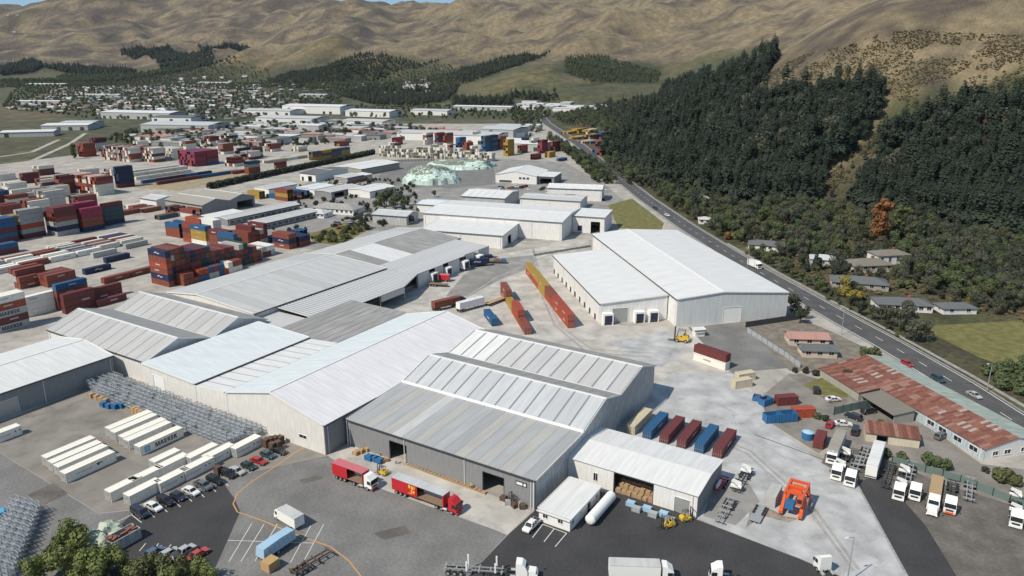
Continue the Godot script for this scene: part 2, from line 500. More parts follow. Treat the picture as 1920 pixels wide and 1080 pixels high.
# ---------- containers ----------
func container_mesh(L: float, reefer: bool) -> ArrayMesh:
	var key := "box%d%s" % [int(L), reefer]
	if meshes.has(key): return meshes[key]
	var b := MB.new()
	var h := L / 2
	var n := int((L - 0.4) / (1.2 if reefer else 0.55))
	var dz := 0.012 if reefer else 0.045
	for s in [-1.0, 1.0]:
		var zo: float = s * 1.205
		var zi: float = s * (1.205 - dz)
		for i in n:
			var x0 := -h + 0.2 + (L - 0.4) * i / n
			var w := (L - 0.4) / n
			var xs := [x0, x0 + w * 0.42, x0 + w * 0.5, x0 + w * 0.92, x0 + w]
			if reefer: xs = [x0, x0 + w * 0.95, x0 + w * 0.96, x0 + w * 0.99, x0 + w]
			var zs := [zo, zo, zi, zi, zo]
			for k in 4:
				var p := Vector3(xs[k], 0.2, zs[k])
				var q := Vector3(xs[k + 1], 0.2, zs[k + 1])
				var u := Vector3(0, 2.28, 0)
				b.off = Vector2(xs[k], 0.2)
				if s > 0: b.quad(p, q, q + u, p + u)
				else: b.quad(q, p, p + u, q + u)
		b.box(-h, h, 0.05, 0.2, s * 1.22 - 0.06, s * 1.22 + 0.0)
		b.box(-h + 0.16, h - 0.16, 2.48, 2.585, s * 1.22 - 0.06, s * 1.22 + 0.0)
		for e in [-1.0, 1.0]:
			b.box(minf(e * h, e * (h - 0.16)), maxf(e * h, e * (h - 0.16)), 0.0, 2.59, minf(s * 1.225, s * 1.08), maxf(s * 1.225, s * 1.08))
	for i in int(L / 0.6):  # roof sheets
		var x0 := -h + 0.1 + i * 0.6
		b.box(x0, minf(x0 + 0.52, h - 0.05), 2.52, 2.56, -1.16, 1.16)
	b.box(-h + 0.05, h - 0.05, 2.46, 2.53, -1.17, 1.17)
	b.box(-h + 0.05, h - 0.09, 0.1, 0.18, -1.17, 1.17)
	b.box(-h + 0.03, -h + 0.07, 0.15, 2.5, -1.1, 1.1)
	meshes[key] = b.mesh()
	return meshes[key]


func container(x: float, y: float, z: float, yaw: float, L: float, m: Material, label: String, group: String, detail := 1, reefer := false) -> Node3D:
	var t := thing("refrigerated_container" if reefer else "shipping_container", label, "container", x, z, yaw, group, y)
	part(t, "body", container_mesh(L, reefer), m)
	if not meshes.has("door"):
		var b := MB.new()
		b.box(-0.05, 0, 0.18, 2.48, -0.53, 0.53)
		for yy in [0.35, 1.05, 1.75]: b.box(0, 0.02, yy, yy + 0.45, -0.46, 0.46)
		meshes.door = b.mesh()
		b = MB.new()
		b.cyl(Vector3(0.05, 0.12, 0), Vector3(0.05, 2.52, 0), 0.03, 0.03, 6)
		b.box(0.02, 0.08, 0.9, 1.0, -0.2, 0.04)
		meshes.lockbar = b.mesh()
		b = MB.new()
		b.box(-0.1, 0.0, 0.15, 2.5, -1.06, 1.06)
		for yy in [0.3, 0.62, 0.94]: b.box(-0.14, -0.1, yy, yy + 0.2, -0.95, 0.95)
		b.cyl(Vector3(-0.1, 1.9, 0), Vector3(-0.16, 1.9, 0), 0.42, 0.4, 12)
		meshes.cooler = b.mesh()
	if reefer: part(t, "cooling_unit", meshes.cooler, M.steel_light, Vector3(-L / 2 + 0.02, 0, 0))
	if detail > 0:
		for s in [-0.535, 0.535]:
			var d := part(t, "door", meshes.door, m, Vector3(L / 2 - 0.02, 0, s))
			if detail > 1:
				for q in [-0.28, 0.28]: part(d, "lock_bar", meshes.lockbar, M.steel_light, Vector3(0, 0, q))
	return t


func lettering(parent: Node3D, words: String, size: float, m: Material, at: Vector3, yaw: float) -> void:
	var f := SystemFont.new()
	f.font_names = ["Droid Sans"]
	f.font_weight = 700
	var t := TextMesh.new()
	t.text = words
	t.font = f
	t.font_size = 64
	t.pixel_size = size / 46.0
	t.depth = 0.03
	part(parent, "lettering", t, m, at, yaw)


# ---------- vehicles: front at x = 0, body towards -x ----------
func wheel(t: Node3D, x: float, z: float, r := 0.5, w := 0.28) -> void:
	var key := "wheel%.2f_%.2f" % [r, w]
	if not meshes.has(key):
		var b := MB.new()
		b.cyl(Vector3(0, 0, -w / 2), Vector3(0, 0, w / 2), r, r, 14)
		meshes[key] = b.mesh()
		b = MB.new()
		b.cyl(Vector3(0, 0, -w / 2 - 0.015), Vector3(0, 0, w / 2 + 0.015), r * 0.58, r * 0.58, 10)
		meshes[key + "r"] = b.mesh()
	var o := part(t, "wheel", meshes[key], M.rubber, Vector3(x, r, z))
	part(o, "rim", meshes[key + "r"], M.steel_light)


func axle(t: Node3D, x: float, half := 1.0, r := 0.5, w := 0.45) -> void:
	wheel(t, x, half, r, w)
	wheel(t, x, -half, r, w)


func car(kind: String, label: String, x: float, z: float, yaw: float, m: Material, group := "parked cars", y := 0.0) -> Node3D:
	var t := thing({"van": "parked_van", "ute": "parked_ute"}.get(kind, "parked_car"), label, {"van": "van", "ute": "pickup"}.get(kind, "car"), x, z, yaw, group, y)
	var body: PackedVector2Array
	var cab: PackedVector2Array
	match kind:
		"sedan":
			body = PackedVector2Array([Vector2(2.25, 0.3), Vector2(2.3, 0.55), Vector2(2.15, 0.75), Vector2(1.1, 0.92), Vector2(-1.5, 0.98), Vector2(-2.2, 0.95), Vector2(-2.28, 0.6), Vector2(-2.2, 0.3)])
			cab = PackedVector2Array([Vector2(1.15, 0.9), Vector2(0.45, 1.4), Vector2(-0.9, 1.42), Vector2(-1.65, 0.96)])
		"hatch":
			body = PackedVector2Array([Vector2(2.0, 0.3), Vector2(2.05, 0.6), Vector2(1.85, 0.8), Vector2(1.05, 0.95), Vector2(-1.9, 1.02), Vector2(-1.98, 0.6), Vector2(-1.9, 0.3)])
			cab = PackedVector2Array([Vector2(1.15, 0.92), Vector2(0.4, 1.5), Vector2(-1.35, 1.52), Vector2(-1.9, 1.0)])
		"suv":
			body = PackedVector2Array([Vector2(2.25, 0.35), Vector2(2.32, 0.7), Vector2(2.15, 0.98), Vector2(1.15, 1.1), Vector2(-2.2, 1.12), Vector2(-2.28, 0.7), Vector2(-2.2, 0.35)])
			cab = PackedVector2Array([Vector2(1.2, 1.08), Vector2(0.55, 1.72), Vector2(-1.85, 1.74), Vector2(-2.2, 1.1)])
		"ute":
			body = PackedVector2Array([Vector2(2.5, 0.4), Vector2(2.55, 0.75), Vector2(2.4, 1.02), Vector2(1.4, 1.12), Vector2(-2.5, 1.14), Vector2(-2.55, 0.7), Vector2(-2.5, 0.4)])
			cab = PackedVector2Array([Vector2(1.45, 1.1), Vector2(0.85, 1.74), Vector2(-0.75, 1.76), Vector2(-1.0, 1.12)])
		_:
			body = PackedVector2Array([Vector2(2.3, 0.35), Vector2(2.4, 0.7), Vector2(2.25, 1.05), Vector2(1.7, 1.15), Vector2(-2.3, 1.2), Vector2(-2.35, 0.7), Vector2(-2.3, 0.35)])
			cab = PackedVector2Array([Vector2(1.8, 1.12), Vector2(1.25, 1.9), Vector2(-2.2, 1.95), Vector2(-2.32, 1.18)])
	var key := "car_" + kind
	if not meshes.has(key):
		var b := MB.new()
		b.outline(body, 0.78, 0.88)
		meshes[key] = b.mesh()
		b = MB.new()
		b.outline(cab, 0.84, 0.64)
		meshes[key + "g"] = b.mesh()
		b = MB.new()
		var f := cab[1]
		var r := cab[2]
		b.hexa([Vector3(r.x - 0.03, r.y - 0.02, 0.66), Vector3(f.x + 0.03, f.y - 0.02, 0.66), Vector3(f.x + 0.03, f.y - 0.02, -0.66), Vector3(r.x - 0.03, r.y - 0.02, -0.66), Vector3(r.x, r.y + 0.05, 0.6), Vector3(f.x - 0.05, f.y + 0.05, 0.6), Vector3(f.x - 0.05, f.y + 0.05, -0.6), Vector3(r.x, r.y + 0.05, -0.6)])
		for s in [-1, 1]:  # pillars
			b.bar(Vector3(cab[0].x, cab[0].y, s * 0.83), Vector3(f.x, f.y, s * 0.655), 0.09)
			b.bar(Vector3(cab[3].x, cab[3].y, s * 0.83), Vector3(r.x, r.y, s * 0.655), 0.12)
			b.bar(Vector3((f.x + r.x) / 2, cab[0].y, s * 0.85), Vector3((f.x + r.x) / 2, f.y, s * 0.66), 0.09)
		meshes[key + "r"] = b.mesh()
		b = MB.new()
		b.box(-0.05, 0.03, -0.06, 0.08, -0.2, 0.2)
		meshes.lamp = b.mesh()
	part(t, "body", meshes[key], m)
	part(t, "windows", meshes[key + "g"], M.glass_dark)
	part(t, "roof", meshes[key + "r"], m)
	for s in [-0.8, 0.8]:
		wheel(t, body[0].x * 0.62, s, 0.33, 0.22)
		wheel(t, -body[0].x * 0.62, s, 0.33, 0.22)
		part(t, "headlight", meshes.lamp, M.lamp_white, Vector3(body[1].x - 0.06, body[1].y + 0.02, s * 0.72))
		part(t, "tail_light", meshes.lamp, M.lamp_red, Vector3(body[-2].x - 0.0, 0.78, s * 0.78), 0)
	if kind == "ute":
		var b := MB.new()
		b.box(-2.4, -1.05, 1.15, 1.2, -0.76, 0.76)
		part(t, "tray", b.mesh(), M.steel_dark)
	return t


func tractor(t: Node3D, style: String, m: Material, m2: Material = null) -> void:
	var b := MB.new()
	if m2 == null: m2 = m
	if style == "bonnet":
		b.outline(PackedVector2Array([Vector2(0, 0.55), Vector2(-0.05, 1.5), Vector2(-0.35, 1.85), Vector2(-1.9, 2.05), Vector2(-1.9, 0.9), Vector2(-1.5, 0.55)]), 1.05, 0.85)
		part(t, "bonnet", b.mesh(), m)
		b = MB.new()
		b.outline(PackedVector2Array([Vector2(-1.9, 0.6), Vector2(-1.9, 2.05), Vector2(-2.3, 2.95), Vector2(-2.9, 3.5), Vector2(-4.1, 3.6), Vector2(-4.1, 0.6)]), 1.22, 1.05)
		part(t, "cab", b.mesh(), m)
		b = MB.new()
		b.hexa([Vector3(-2.02, 2.1, 1.0), Vector3(-1.9, 2.1, 1.0), Vector3(-1.9, 2.1, -1.0), Vector3(-2.02, 2.1, -1.0), Vector3(-2.35, 2.88, 0.95), Vector3(-2.24, 2.88, 0.95), Vector3(-2.24, 2.88, -0.95), Vector3(-2.35, 2.88, -0.95)])
		part(t, "windscreen", b.mesh(), M.glass_dark)
		axle(t, -1.0, 1.05, 0.5, 0.32)
	else:
		b.outline(PackedVector2Array([Vector2(0, 0.75), Vector2(0.02, 1.6), Vector2(-0.18, 2.75), Vector2(-0.55, 3.0), Vector2(-1.3, 3.6), Vector2(-2.2, 3.7), Vector2(-2.2, 0.75)]), 1.2, 1.1)
		part(t, "cab", b.mesh(), m)
		b = MB.new()
		b.hexa([Vector3(-0.1, 1.72, 1.1), Vector3(0.045, 1.72, 1.1), Vector3(0.045, 1.72, -1.1), Vector3(-0.1, 1.72, -1.1), Vector3(-0.28, 2.68, 1.06), Vector3(-0.13, 2.68, 1.06), Vector3(-0.13, 2.68, -1.06), Vector3(-0.28, 2.68, -1.06)])
		part(t, "windscreen", b.mesh(), M.glass_dark)
		for s in [-1, 1]:
			b = MB.new()
			b.box(-1.25, -0.35, 1.7, 2.5, s * 1.18 - 0.02, s * 1.18 + 0.03)
			part(t, "side_window", b.mesh(), M.glass_dark)
		axle(t, -1.35, 1.05, 0.5, 0.32)
		b = MB.new()
		b.box(-0.3, 0.08, 0.35, 0.78, -1.2, 1.2)
		part(t, "bumper", b.mesh(), m2)
		b = MB.new()
		b.box(0.0, 0.05, 0.95, 1.4, -0.75, 0.75)
		part(t, "grille", b.mesh(), M.steel_dark)
	for s in [-1, 1]:
		b = MB.new()
		b.box(-0.02, 0.1, 0.5, 0.68, s * 0.95 - 0.18, s * 0.95 + 0.18)
		part(t, "headlight", b.mesh(), M.lamp_white)
		b = MB.new()
		b.cyl(Vector3(-2.6 if style != "bonnet" else -4.2, 0.75, s * 1.0), Vector3(-3.7 if style != "bonnet" else -5.2, 0.75, s * 1.0), 0.33, 0.33, 10)
		part(t, "fuel_tank", b.mesh(), M.steel_light)
		b = MB.new()
		b.box(-0.3, -0.15, 1.9, 2.5, s * 1.42 - 0.12, s * 1.42 + 0.12)
		part(t, "mirror", b.mesh(), M.steel_dark)
	var back := -6.6 if style != "bonnet" else -8.2
	b = MB.new()
	for s in [-0.42, 0.42]: b.box(back, -0.6, 0.72, 0.98, s - 0.06, s + 0.06)
	b.box(back, back + 0.15, 0.7, 0.98, -0.42, 0.42)
	b.box(back + 1.5, back + 2.3, 0.98, 1.12, -0.45, 0.45)
	part(t, "chassis", b.mesh(), M.steel_dark)
	axle(t, back + 1.2, 0.95)
	axle(t, back + 2.5, 0.95)


func skeleton(t: Node3D, x0: float, L: float, m: Material) -> void:  # bare container trailer, front end at x0
	var b := MB.new()
	for s in [-0.5, 0.5]: b.box(x0 - L, x0, 1.05, 1.3, s - 0.08, s + 0.08)
	part(t, "trailer_rails", b.mesh(), m)
	for i in 6:
		b = MB.new()
		var x := x0 - 0.3 - (L - 0.6) * i / 5.0
		var w := 1.2 if i in [0, 2, 3, 5] else 0.6
		b.box(x - 0.12, x + 0.12, 1.12, 1.34, -w, w)
		part(t, "cross_member", b.mesh(), m)
	b = MB.new()
	for s in [-0.8, 0.8]: b.box(x0 - 3.2, x0 - 3.0, 0.2, 1.1, s - 0.08, s + 0.08)
	part(t, "landing_leg", b.mesh(), M.steel_dark)
	for i in 3: axle(t, x0 - L + 0.9 + i * 1.25, 0.95)


func crane_arms(t: Node3D, xs: Array, m: Material) -> void:  # folded side-loading cranes
	for x in xs:
		var g := MB.new()
		g.box(x - 0.35, x + 0.35, 1.3, 1.75, -1.2, 1.2)
		g.bar(Vector3(x - 0.2, 1.7, -1.1), Vector3(x + 0.15, 2.9, 0.9), 0.45, 0.5)
		part(t, "crane_arm", g.mesh(), m)
		g = MB.new()
		g.bar(Vector3(x + 0.3, 2.9, 1.0), Vector3(x - 0.25, 2.2, -1.0), 0.4, 0.45)
		g.bar(Vector3(x - 0.5, 2.3, -1.0), Vector3(x - 0.75, 2.6, 0.95), 0.28, 0.3)
		part(t, "crane_boom", g.mesh(), m)
		g = MB.new()
		g.cyl(Vector3(x + 0.5, 1.5, -0.9), Vector3(x + 0.5, 2.5, 0.5), 0.09, 0.09, 8)
		part(t, "hydraulic_ram", g.mesh(), M.steel_light)


func deck(t: Node3D, x0: float, L: float, m: Material, y := 1.15) -> void:  # flat trailer of separate boards
	var n := int(L / 1.1)
	for i in n:
		var b := MB.new()
		b.box(x0 - L + L * i / n + 0.02, x0 - L + L * (i + 1) / n - 0.02, y, y + 0.1, -1.22, 1.22)
		part(t, "deck_board", b.mesh(), m)
	var b := MB.new()
	for s in [-0.5, 0.5]: b.box(x0 - L, x0, y - 0.4, y - 0.01, s - 0.07, s + 0.07)
	part(t, "trailer_rails", b.mesh(), M.steel_dark)
	for i in 3: axle(t, x0 - L + 1.2 + i * 1.25, 0.95)


func box_body(t: Node3D, called: String, x0: float, L: float, h0: float, h1: float, m: Material, roof: Material) -> void:
	var b := MB.new()
	b.box(x0 - L, x0, h0, h1 - 0.1, -1.24, 1.24)
	part(t, called, b.mesh(), m)
	b = MB.new()
	b.box(x0 - L - 0.02, x0 + 0.02, h1 - 0.1, h1, -1.26, 1.26)
	part(t, "box_roof", b.mesh(), roof)
	b = MB.new()
	for s in [-0.62, 0.62]:
		b.box(x0 - L - 0.05, x0 - L, h0 + 0.1, h1 - 0.2, s - 0.58, s + 0.58)
	part(t, "rear_doors", b.mesh(), m)


# a curtain-sided trailer whose side is drawn back between x0 - L * a and x0 - L * b
func curtain(t: Node3D, x0: float, L: float, side: Material, roof: Material, a: float, c: float) -> void:
	deck(t, x0, L, M.deck_wood, 1.15)
	var b := MB.new()
	b.box(x0 - L, x0, 3.95, 4.05, -1.25, 1.25)
	part(t, "trailer_roof", b.mesh(), roof)
	for q in [[0.0, a], [c, 1.0]]:
		for s in [-1, 1]:
			if s > 0 or q[0] > 0:
				b = MB.new()
				var x1: float = x0 - L * q[0]
				var x2: float = x0 - L * q[1]
				if x1 - x2 < 0.2: continue
				var n := int((x1 - x2) / 0.5) + 1
				for i in n:
					var u := lerpf(x2, x1, float(i) / n)
					var w := lerpf(x2, x1, (i + 1.0) / n)
					b.box(u, w, 1.05, 3.95, s * (1.22 + 0.03 * (i % 2)) - 0.015, s * (1.22 + 0.03 * (i % 2)) + 0.015)
				part(t, "curtain", b.mesh(), side)
	b = MB.new()
	b.box(x0 - 0.12, x0, 1.25, 3.95, -1.2, 1.2)
	part(t, "headboard", b.mesh(), side)
	b = MB.new()
	b.box(x0 - L, x0 - L + 0.1, 1.25, 3.95, -1.2, 1.2)
	part(t, "rear_doors", b.mesh(), side)
	b = MB.new()
	for q in [0.33, 0.66]: b.box(x0 - L * q - 0.06, x0 - L * q + 0.06, 1.25, 3.95, -1.2, -1.08)
	part(t, "curtain_post", b.mesh(), M.steel_light)


func forklift(label: String, x: float, z: float, yaw: float, m: Material, k := 1.0) -> Node3D:
	var t := thing("forklift", label, "forklift", x, z, yaw, "forklifts in the yards")
	var b := MB.new()
	b.outline(PackedVector2Array([Vector2(0.7, 0.35), Vector2(0.75, 0.75), Vector2(-0.2, 0.8), Vector2(-0.4, 1.2), Vector2(-1.3, 1.25), Vector2(-1.5, 0.9), Vector2(-1.45, 0.35)]), 0.6, 0.55)
	part(t, "body", b.mesh(), m)
	b = MB.new()
	for s in [-0.5, 0.5]:
		b.bar(Vector3(0.6, 0.8, s), Vector3(0.3, 2.15, s), 0.08)
		b.bar(Vector3(-0.9, 1.2, s), Vector3(-0.8, 2.15, s), 0.08)
	for i in 5: b.box(-0.85 + i * 0.26, -0.75 + i * 0.26, 2.12, 2.18, -0.54, 0.54)
	part(t, "overhead_guard", b.mesh(), M.steel_dark)
	b = MB.new()
	for s in [-0.35, 0.35]: b.box(0.85, 1.0, 0.1, 2.6, s - 0.06, s + 0.06)
	b.box(0.86, 0.98, 2.5, 2.6, -0.35, 0.35)
	b.box(0.86, 0.98, 0.9, 1.0, -0.35, 0.35)
	part(t, "mast", b.mesh(), M.steel_dark)
	for s in [-0.28, 0.28]:
		b = MB.new()
		b.box(1.0, 2.1, 0.1, 0.15, s - 0.06, s + 0.06)
		b.box(1.0, 1.06, 0.1, 0.6, s - 0.06, s + 0.06)
		part(t, "fork", b.mesh(), M.steel_dark)
	b = MB.new()
	b.box(-0.6, -0.1, 0.8, 1.0, -0.25, 0.25)
	b.box(-0.7, -0.6, 0.9, 1.5, -0.25, 0.25)
	part(t, "seat", b.mesh(), M.rubber)
	for s in [-0.58, 0.58]:
		wheel(t, 0.45, s, 0.35, 0.26)
		wheel(t, -1.0, s, 0.3, 0.24)
	t.scale = Vector3(k, k, k)
	return t


# ---------- plants ----------
func pine_crown(sd: int, h: float, w: float, bare: float) -> ArrayMesh:
	var r := RandomNumberGenerator.new()
	r.seed = sd
	var b := MB.new()
	var rings := 22
	for i in rings:
		var f := (i + r.randf() * 0.6) / rings
		var y := h * lerpf(bare, 1.0, f)
		var rad := w * (pow(1.0 - f, 0.75) * (0.8 + 0.35 * sin(f * 9 + sd)) + 0.06)
		var nb := 9
		var a0 := r.randf() * TAU
		for j in nb:
			var q := a0 + TAU * j / nb + r.randf_range(-0.3, 0.3)
			var l := rad * r.randf_range(0.6, 1.2)
			var d := Vector3(cos(q), 0, sin(q))
			var s := Vector3(-sin(q), 0, cos(q)) * l * 0.3
			var p := Vector3(0, y, 0) + d * l * 0.12
			var m := Vector3(0, y + l * r.randf_range(-0.02, 0.2), 0) + d * l * 0.6
			var e := Vector3(0, y + l * r.randf_range(-0.3, 0.15), 0) + d * l
			var up := Vector3(0, l * r.randf_range(0.1, 0.28), 0)
			b.tri(p, m + s, m + up)
			b.tri(p, m + up, m - s)
			b.tri(m + s, e, m + up)
			b.tri(m + up, e, m - s)
			for k in 3:
				var c := p.lerp(e, r.randf_range(0.35, 1.0)) + Vector3(r.randf_range(-1, 1), r.randf_range(-0.4, 0.8), r.randf_range(-1, 1)) * l * 0.2
				var g := Vector3(r.randf_range(-1, 1), r.randf_range(0.0, 1), r.randf_range(-1, 1)).normalized() * l * 0.22
				var g2 := Vector3(r.randf_range(-1, 1), r.randf_range(-0.5, 0.5), r.randf_range(-1, 1)).normalized() * l * 0.2
				b.tri(c - g, c + g, c + g2)
	return b.mesh()


func leaf_crown(sd: int, h: float, w: float, low: float, lobes: int, leaf: float, count: int) -> ArrayMesh:
	var r := RandomNumberGenerator.new()
	r.seed = sd
	var b := MB.new()
	for i in lobes:
		var q := TAU * i / lobes + r.randf() * 1.5
		var rr := w * r.randf_range(0.15, 0.62) * (0.0 if i == 0 else 1.0)
		var f := r.randf()
		var c := Vector3(cos(q) * rr, lerpf(low + w * 0.3, h - w * 0.42, f if i else 1.0), sin(q) * rr)
		var R := w * r.randf_range(0.34, 0.52)
		for k in count:
			var d := Vector3(r.randfn(), r.randfn() * 0.9 + 0.15, r.randfn()).normalized()
			var p := c + d * R * r.randf_range(0.72, 1.08)
			var t := d.cross(Vector3(r.randfn(), r.randfn(), r.randfn())).normalized()
			var s := (d + Vector3(r.randfn(), r.randfn(), r.randfn()) * 0.45).normalized().cross(t)
			var l := leaf * r.randf_range(0.6, 1.3)
			b.quad(p - t * l, p + s * l * 0.7, p + t * l, p - s * l * 0.7)
	return b.mesh()


func trunk_mesh(sd: int, h: float, r0: float, limbs: int) -> ArrayMesh:
	var r := RandomNumberGenerator.new()
	r.seed = sd
	var b := MB.new()
	b.cyl(Vector3(0, -0.6, 0), Vector3(0, h * 0.55, 0), r0, r0 * 0.65, 7, false)
	b.cyl(Vector3(0, h * 0.55, 0), Vector3(r.randf_range(-0.2, 0.2), h * 0.95, 0), r0 * 0.65, r0 * 0.12, 6, false)
	for i in limbs:
		var q := TAU * i / limbs + r.randf()
		var y := h * r.randf_range(0.25, 0.6)
		b.cyl(Vector3(0, y, 0), Vector3(cos(q) * h * 0.28, y + h * 0.25, sin(q) * h * 0.28), r0 * 0.4, r0 * 0.1, 5, false)
	return b.mesh()


var kinds := {}


func plant_kinds() -> void:
	for i in 5:
		kinds["pine%d" % i] = [pine_crown(11 + i, 16 + i * 1.2, 3.6 + 0.35 * (i % 3), 0.1 + 0.04 * i), trunk_mesh(20 + i, 15 + i, 0.28, 0)]
	for i in 4:
		kinds["tree%d" % i] = [leaf_crown(31 + i, 7.5 + i, 3.4 + 0.3 * i, 1.6, 9, 0.42, 95), trunk_mesh(40 + i, 6.5 + i, 0.22, 5)]
	for i in 3:
		kinds["bush%d" % i] = [leaf_crown(51 + i, 2.6, 1.9, 0.1, 6, 0.3, 80), trunk_mesh(60 + i, 1.6, 0.1, 4)]
	kinds["poplar0"] = [leaf_crown(71, 15, 3.0, 1.0, 34, 0.45, 60), trunk_mesh(75, 13, 0.25, 5)]
	kinds["bare0"] = [pine_crown(81, 17, 1.6, 0.5), trunk_mesh(82, 17, 0.22, 9)]


func plant(called: String, kind: String, label: String, category: String, group: String, x: float, z: float, k: float, leaf: Material, y := -999.0) -> Node3D:
	var t := thing(called, label, category, x, z, rng.randf() * 360, group, height(x, z) if y < -900 else y)
	t.scale = Vector3(k * rng.randf_range(0.9, 1.15), k, k * rng.randf_range(0.9, 1.15))
	part(t, "crown", kinds[kind][0], leaf)
	part(t, "trunk", kinds[kind][1], M.bark)
	return t


func inside(p: PackedVector2Array, x: float, z: float) -> bool:
	return Geometry2D.is_point_in_polygon(Vector2(x, z), p)


func scatter(poly: PackedFloat32Array, count: int, gap: float) -> Array:  # [x, z] places inside a ground outline
	var p := PackedVector2Array()
	var box := Rect2(poly[0], poly[1], 0, 0)
	for i in range(0, poly.size(), 2):
		p.append(Vector2(poly[i], poly[i + 1]))
		box = box.expand(p[-1])
	var out := []
	var grid := {}
	var tries := 0
	while out.size() < count and tries < count * 14:
		tries += 1
		var q := Vector2(rng.randf_range(box.position.x, box.end.x), rng.randf_range(box.position.y, box.end.y))
		if not Geometry2D.is_point_in_polygon(q, p): continue
		var c := Vector2i(q / gap)
		var ok := true
		for dx in [-1, 0, 1]:
			for dy in [-1, 0, 1]:
				var o = grid.get(c + Vector2i(dx, dy))
				if o != null and (o as Vector2).distance_to(q) < gap: ok = false
		if ok:
			grid[c] = q
			out.append([q.x, q.y])
	return out


func mass(called: String, label: String, category: String, mesh: Mesh, m: Material, xf: Array, cols: Array = []) -> void:  # uncountable cover as one object
	var mm := MultiMesh.new()
	mm.transform_format = MultiMesh.TRANSFORM_3D
	mm.use_colors = cols.size() > 0
	mm.mesh = mesh
	mm.instance_count = xf.size()
	for i in xf.size():
		mm.set_instance_transform(i, xf[i])
		if cols: mm.set_instance_color(i, cols[i])
	var o := MultiMeshInstance3D.new()
	o.name = numbered(called)
	o.multimesh = mm
	o.material_override = m
	add_child(o, true)
	tag(o, label, category, "", "stuff")


# ---------- people: one continuous skin meshed round tapered bones ----------
func person(label: String, x: float, z: float, yaw: float, bones: Array, cols: Array) -> Node3D:
	var t := thing("person", label, "person", x, z, yaw, "people working in the yard")
	var cell := 0.035
	var lo := Vector3(-0.6, -0.02, -0.5)
	var nx := 34
	var ny := 54
	var nz := 28
	var f := PackedFloat32Array()
	f.resize(nx * ny * nz)
	for i in nx:
		for j in ny:
			for k in nz:
				var p := lo + Vector3(i, j, k) * cell
				var d := 9.0
				for q in bones:
					var ba: Vector3 = q[1] - q[0]
					var u := clampf((p - q[0]).dot(ba) / ba.length_squared(), 0, 1)
					var e: float = (p - q[0] - ba * u).length() - lerpf(q[2], q[3], u)
					var hh := maxf(0.05 - absf(d - e), 0) / 0.05
					d = minf(d, e) - hh * hh * 0.0125
				f[(i * ny + j) * nz + k] = d
	var vid := {}
	var b := MB.new()
	for i in nx - 1:
		for j in ny - 1:
			for k in nz - 1:
				var s := Vector3.ZERO
				var n := 0
				var c := []
				for q in 8:
					c.append(f[((i + (q & 1)) * ny + j + ((q >> 1) & 1)) * nz + k + (q >> 2)])
				for e in [[0, 1], [2, 3], [4, 5], [6, 7], [0, 2], [1, 3], [4, 6], [5, 7], [0, 4], [1, 5], [2, 6], [3, 7]]:
					if (c[e[0]] < 0) != (c[e[1]] < 0):
						var u: float = c[e[0]] / (c[e[0]] - c[e[1]])
						var p0 := Vector3(e[0] & 1, (e[0] >> 1) & 1, e[0] >> 2)
						var p1 := Vector3(e[1] & 1, (e[1] >> 1) & 1, e[1] >> 2)
						s += p0.lerp(p1, u)
						n += 1
				if n:
					vid[Vector3i(i, j, k)] = lo + (Vector3(i, j, k) + s / n) * cell
	for key in vid:
		var i: int = key.x
		var j: int = key.y
		var k: int = key.z
		var a0 := f[(i * ny + j) * nz + k] < 0
		for ax in 3:
			var st := Vector3i.ZERO
			st[ax] = 1
			var q := Vector3i(i, j, k) + st
			if (f[(q.x * ny + q.y) * nz + q.z] < 0) == a0: continue
			var u := Vector3i.ZERO
			var w := Vector3i.ZERO
			u[(ax + 1) % 3] = -1
			w[(ax + 2) % 3] = -1
			var cs := [key, key + u, key + u + w, key + w]
			var okk := true
			for cc in cs: okk = okk and vid.has(cc)
			if not okk: continue
			var y: float = vid[key].y
			if a0: b.quad(vid[cs[0]], vid[cs[1]], vid[cs[2]], vid[cs[3]])
			else: b.quad(vid[cs[3]], vid[cs[2]], vid[cs[1]], vid[cs[0]])
			b.colour(cols[0] if y < 0.1 else cols[1] if y < 0.9 else cols[2] if y < 1.42 else cols[3] if y < 1.64 else cols[4])
	part(t, "body", b.mesh(), M.person)
	return t


func worker_bones(stride: float, reach: float) -> Array:
	var B := []
	for s in [-1, 1]:
		var k: float = s * stride
		B.append([Vector3(0, 0.92, s * 0.09), Vector3(k * 0.5, 0.5, s * 0.1), 0.1, 0.065])
		B.append([Vector3(k * 0.5, 0.5, s * 0.1), Vector3(k, 0.08, s * 0.1), 0.065, 0.045])
		B.append([Vector3(k - 0.02, 0.05, s * 0.1), Vector3(k + 0.16, 0.035, s * 0.11), 0.05, 0.04])
		B.append([Vector3(0, 1.4, s * 0.19), Vector3(-k * 0.4, 1.12, s * 0.27), 0.058, 0.045])
		var h := Vector3(-k * 0.4 + 0.08 + reach, 0.9 + reach * 0.5, s * 0.27)
		B.append([Vector3(-k * 0.4, 1.12, s * 0.27), h, 0.045, 0.033])
		for q in 4: B.append([h, h + Vector3(0.05 + reach * 0.1, -0.1 + q * 0.006, (q - 1.5) * 0.022), 0.017, 0.012])
		B.append([h, h + Vector3(0.07, -0.03, -s * 0.05), 0.018, 0.014])
	B.append([Vector3(0, 0.95, 0), Vector3(0, 1.36, 0), 0.14, 0.15])
	B.append([Vector3(0, 1.4, -0.13), Vector3(0, 1.4, 0.13), 0.08, 0.08])
	B.append([Vector3(0, 1.42, 0), Vector3(0.02, 1.56, 0), 0.055, 0.05])
	B.append([Vector3(0.02, 1.6, 0), Vector3(0.01, 1.68, 0), 0.09, 0.1])
	B.append([Vector3(0.1, 1.6, 0), Vector3(0.125, 1.59, 0), 0.02, 0.015])
	return B


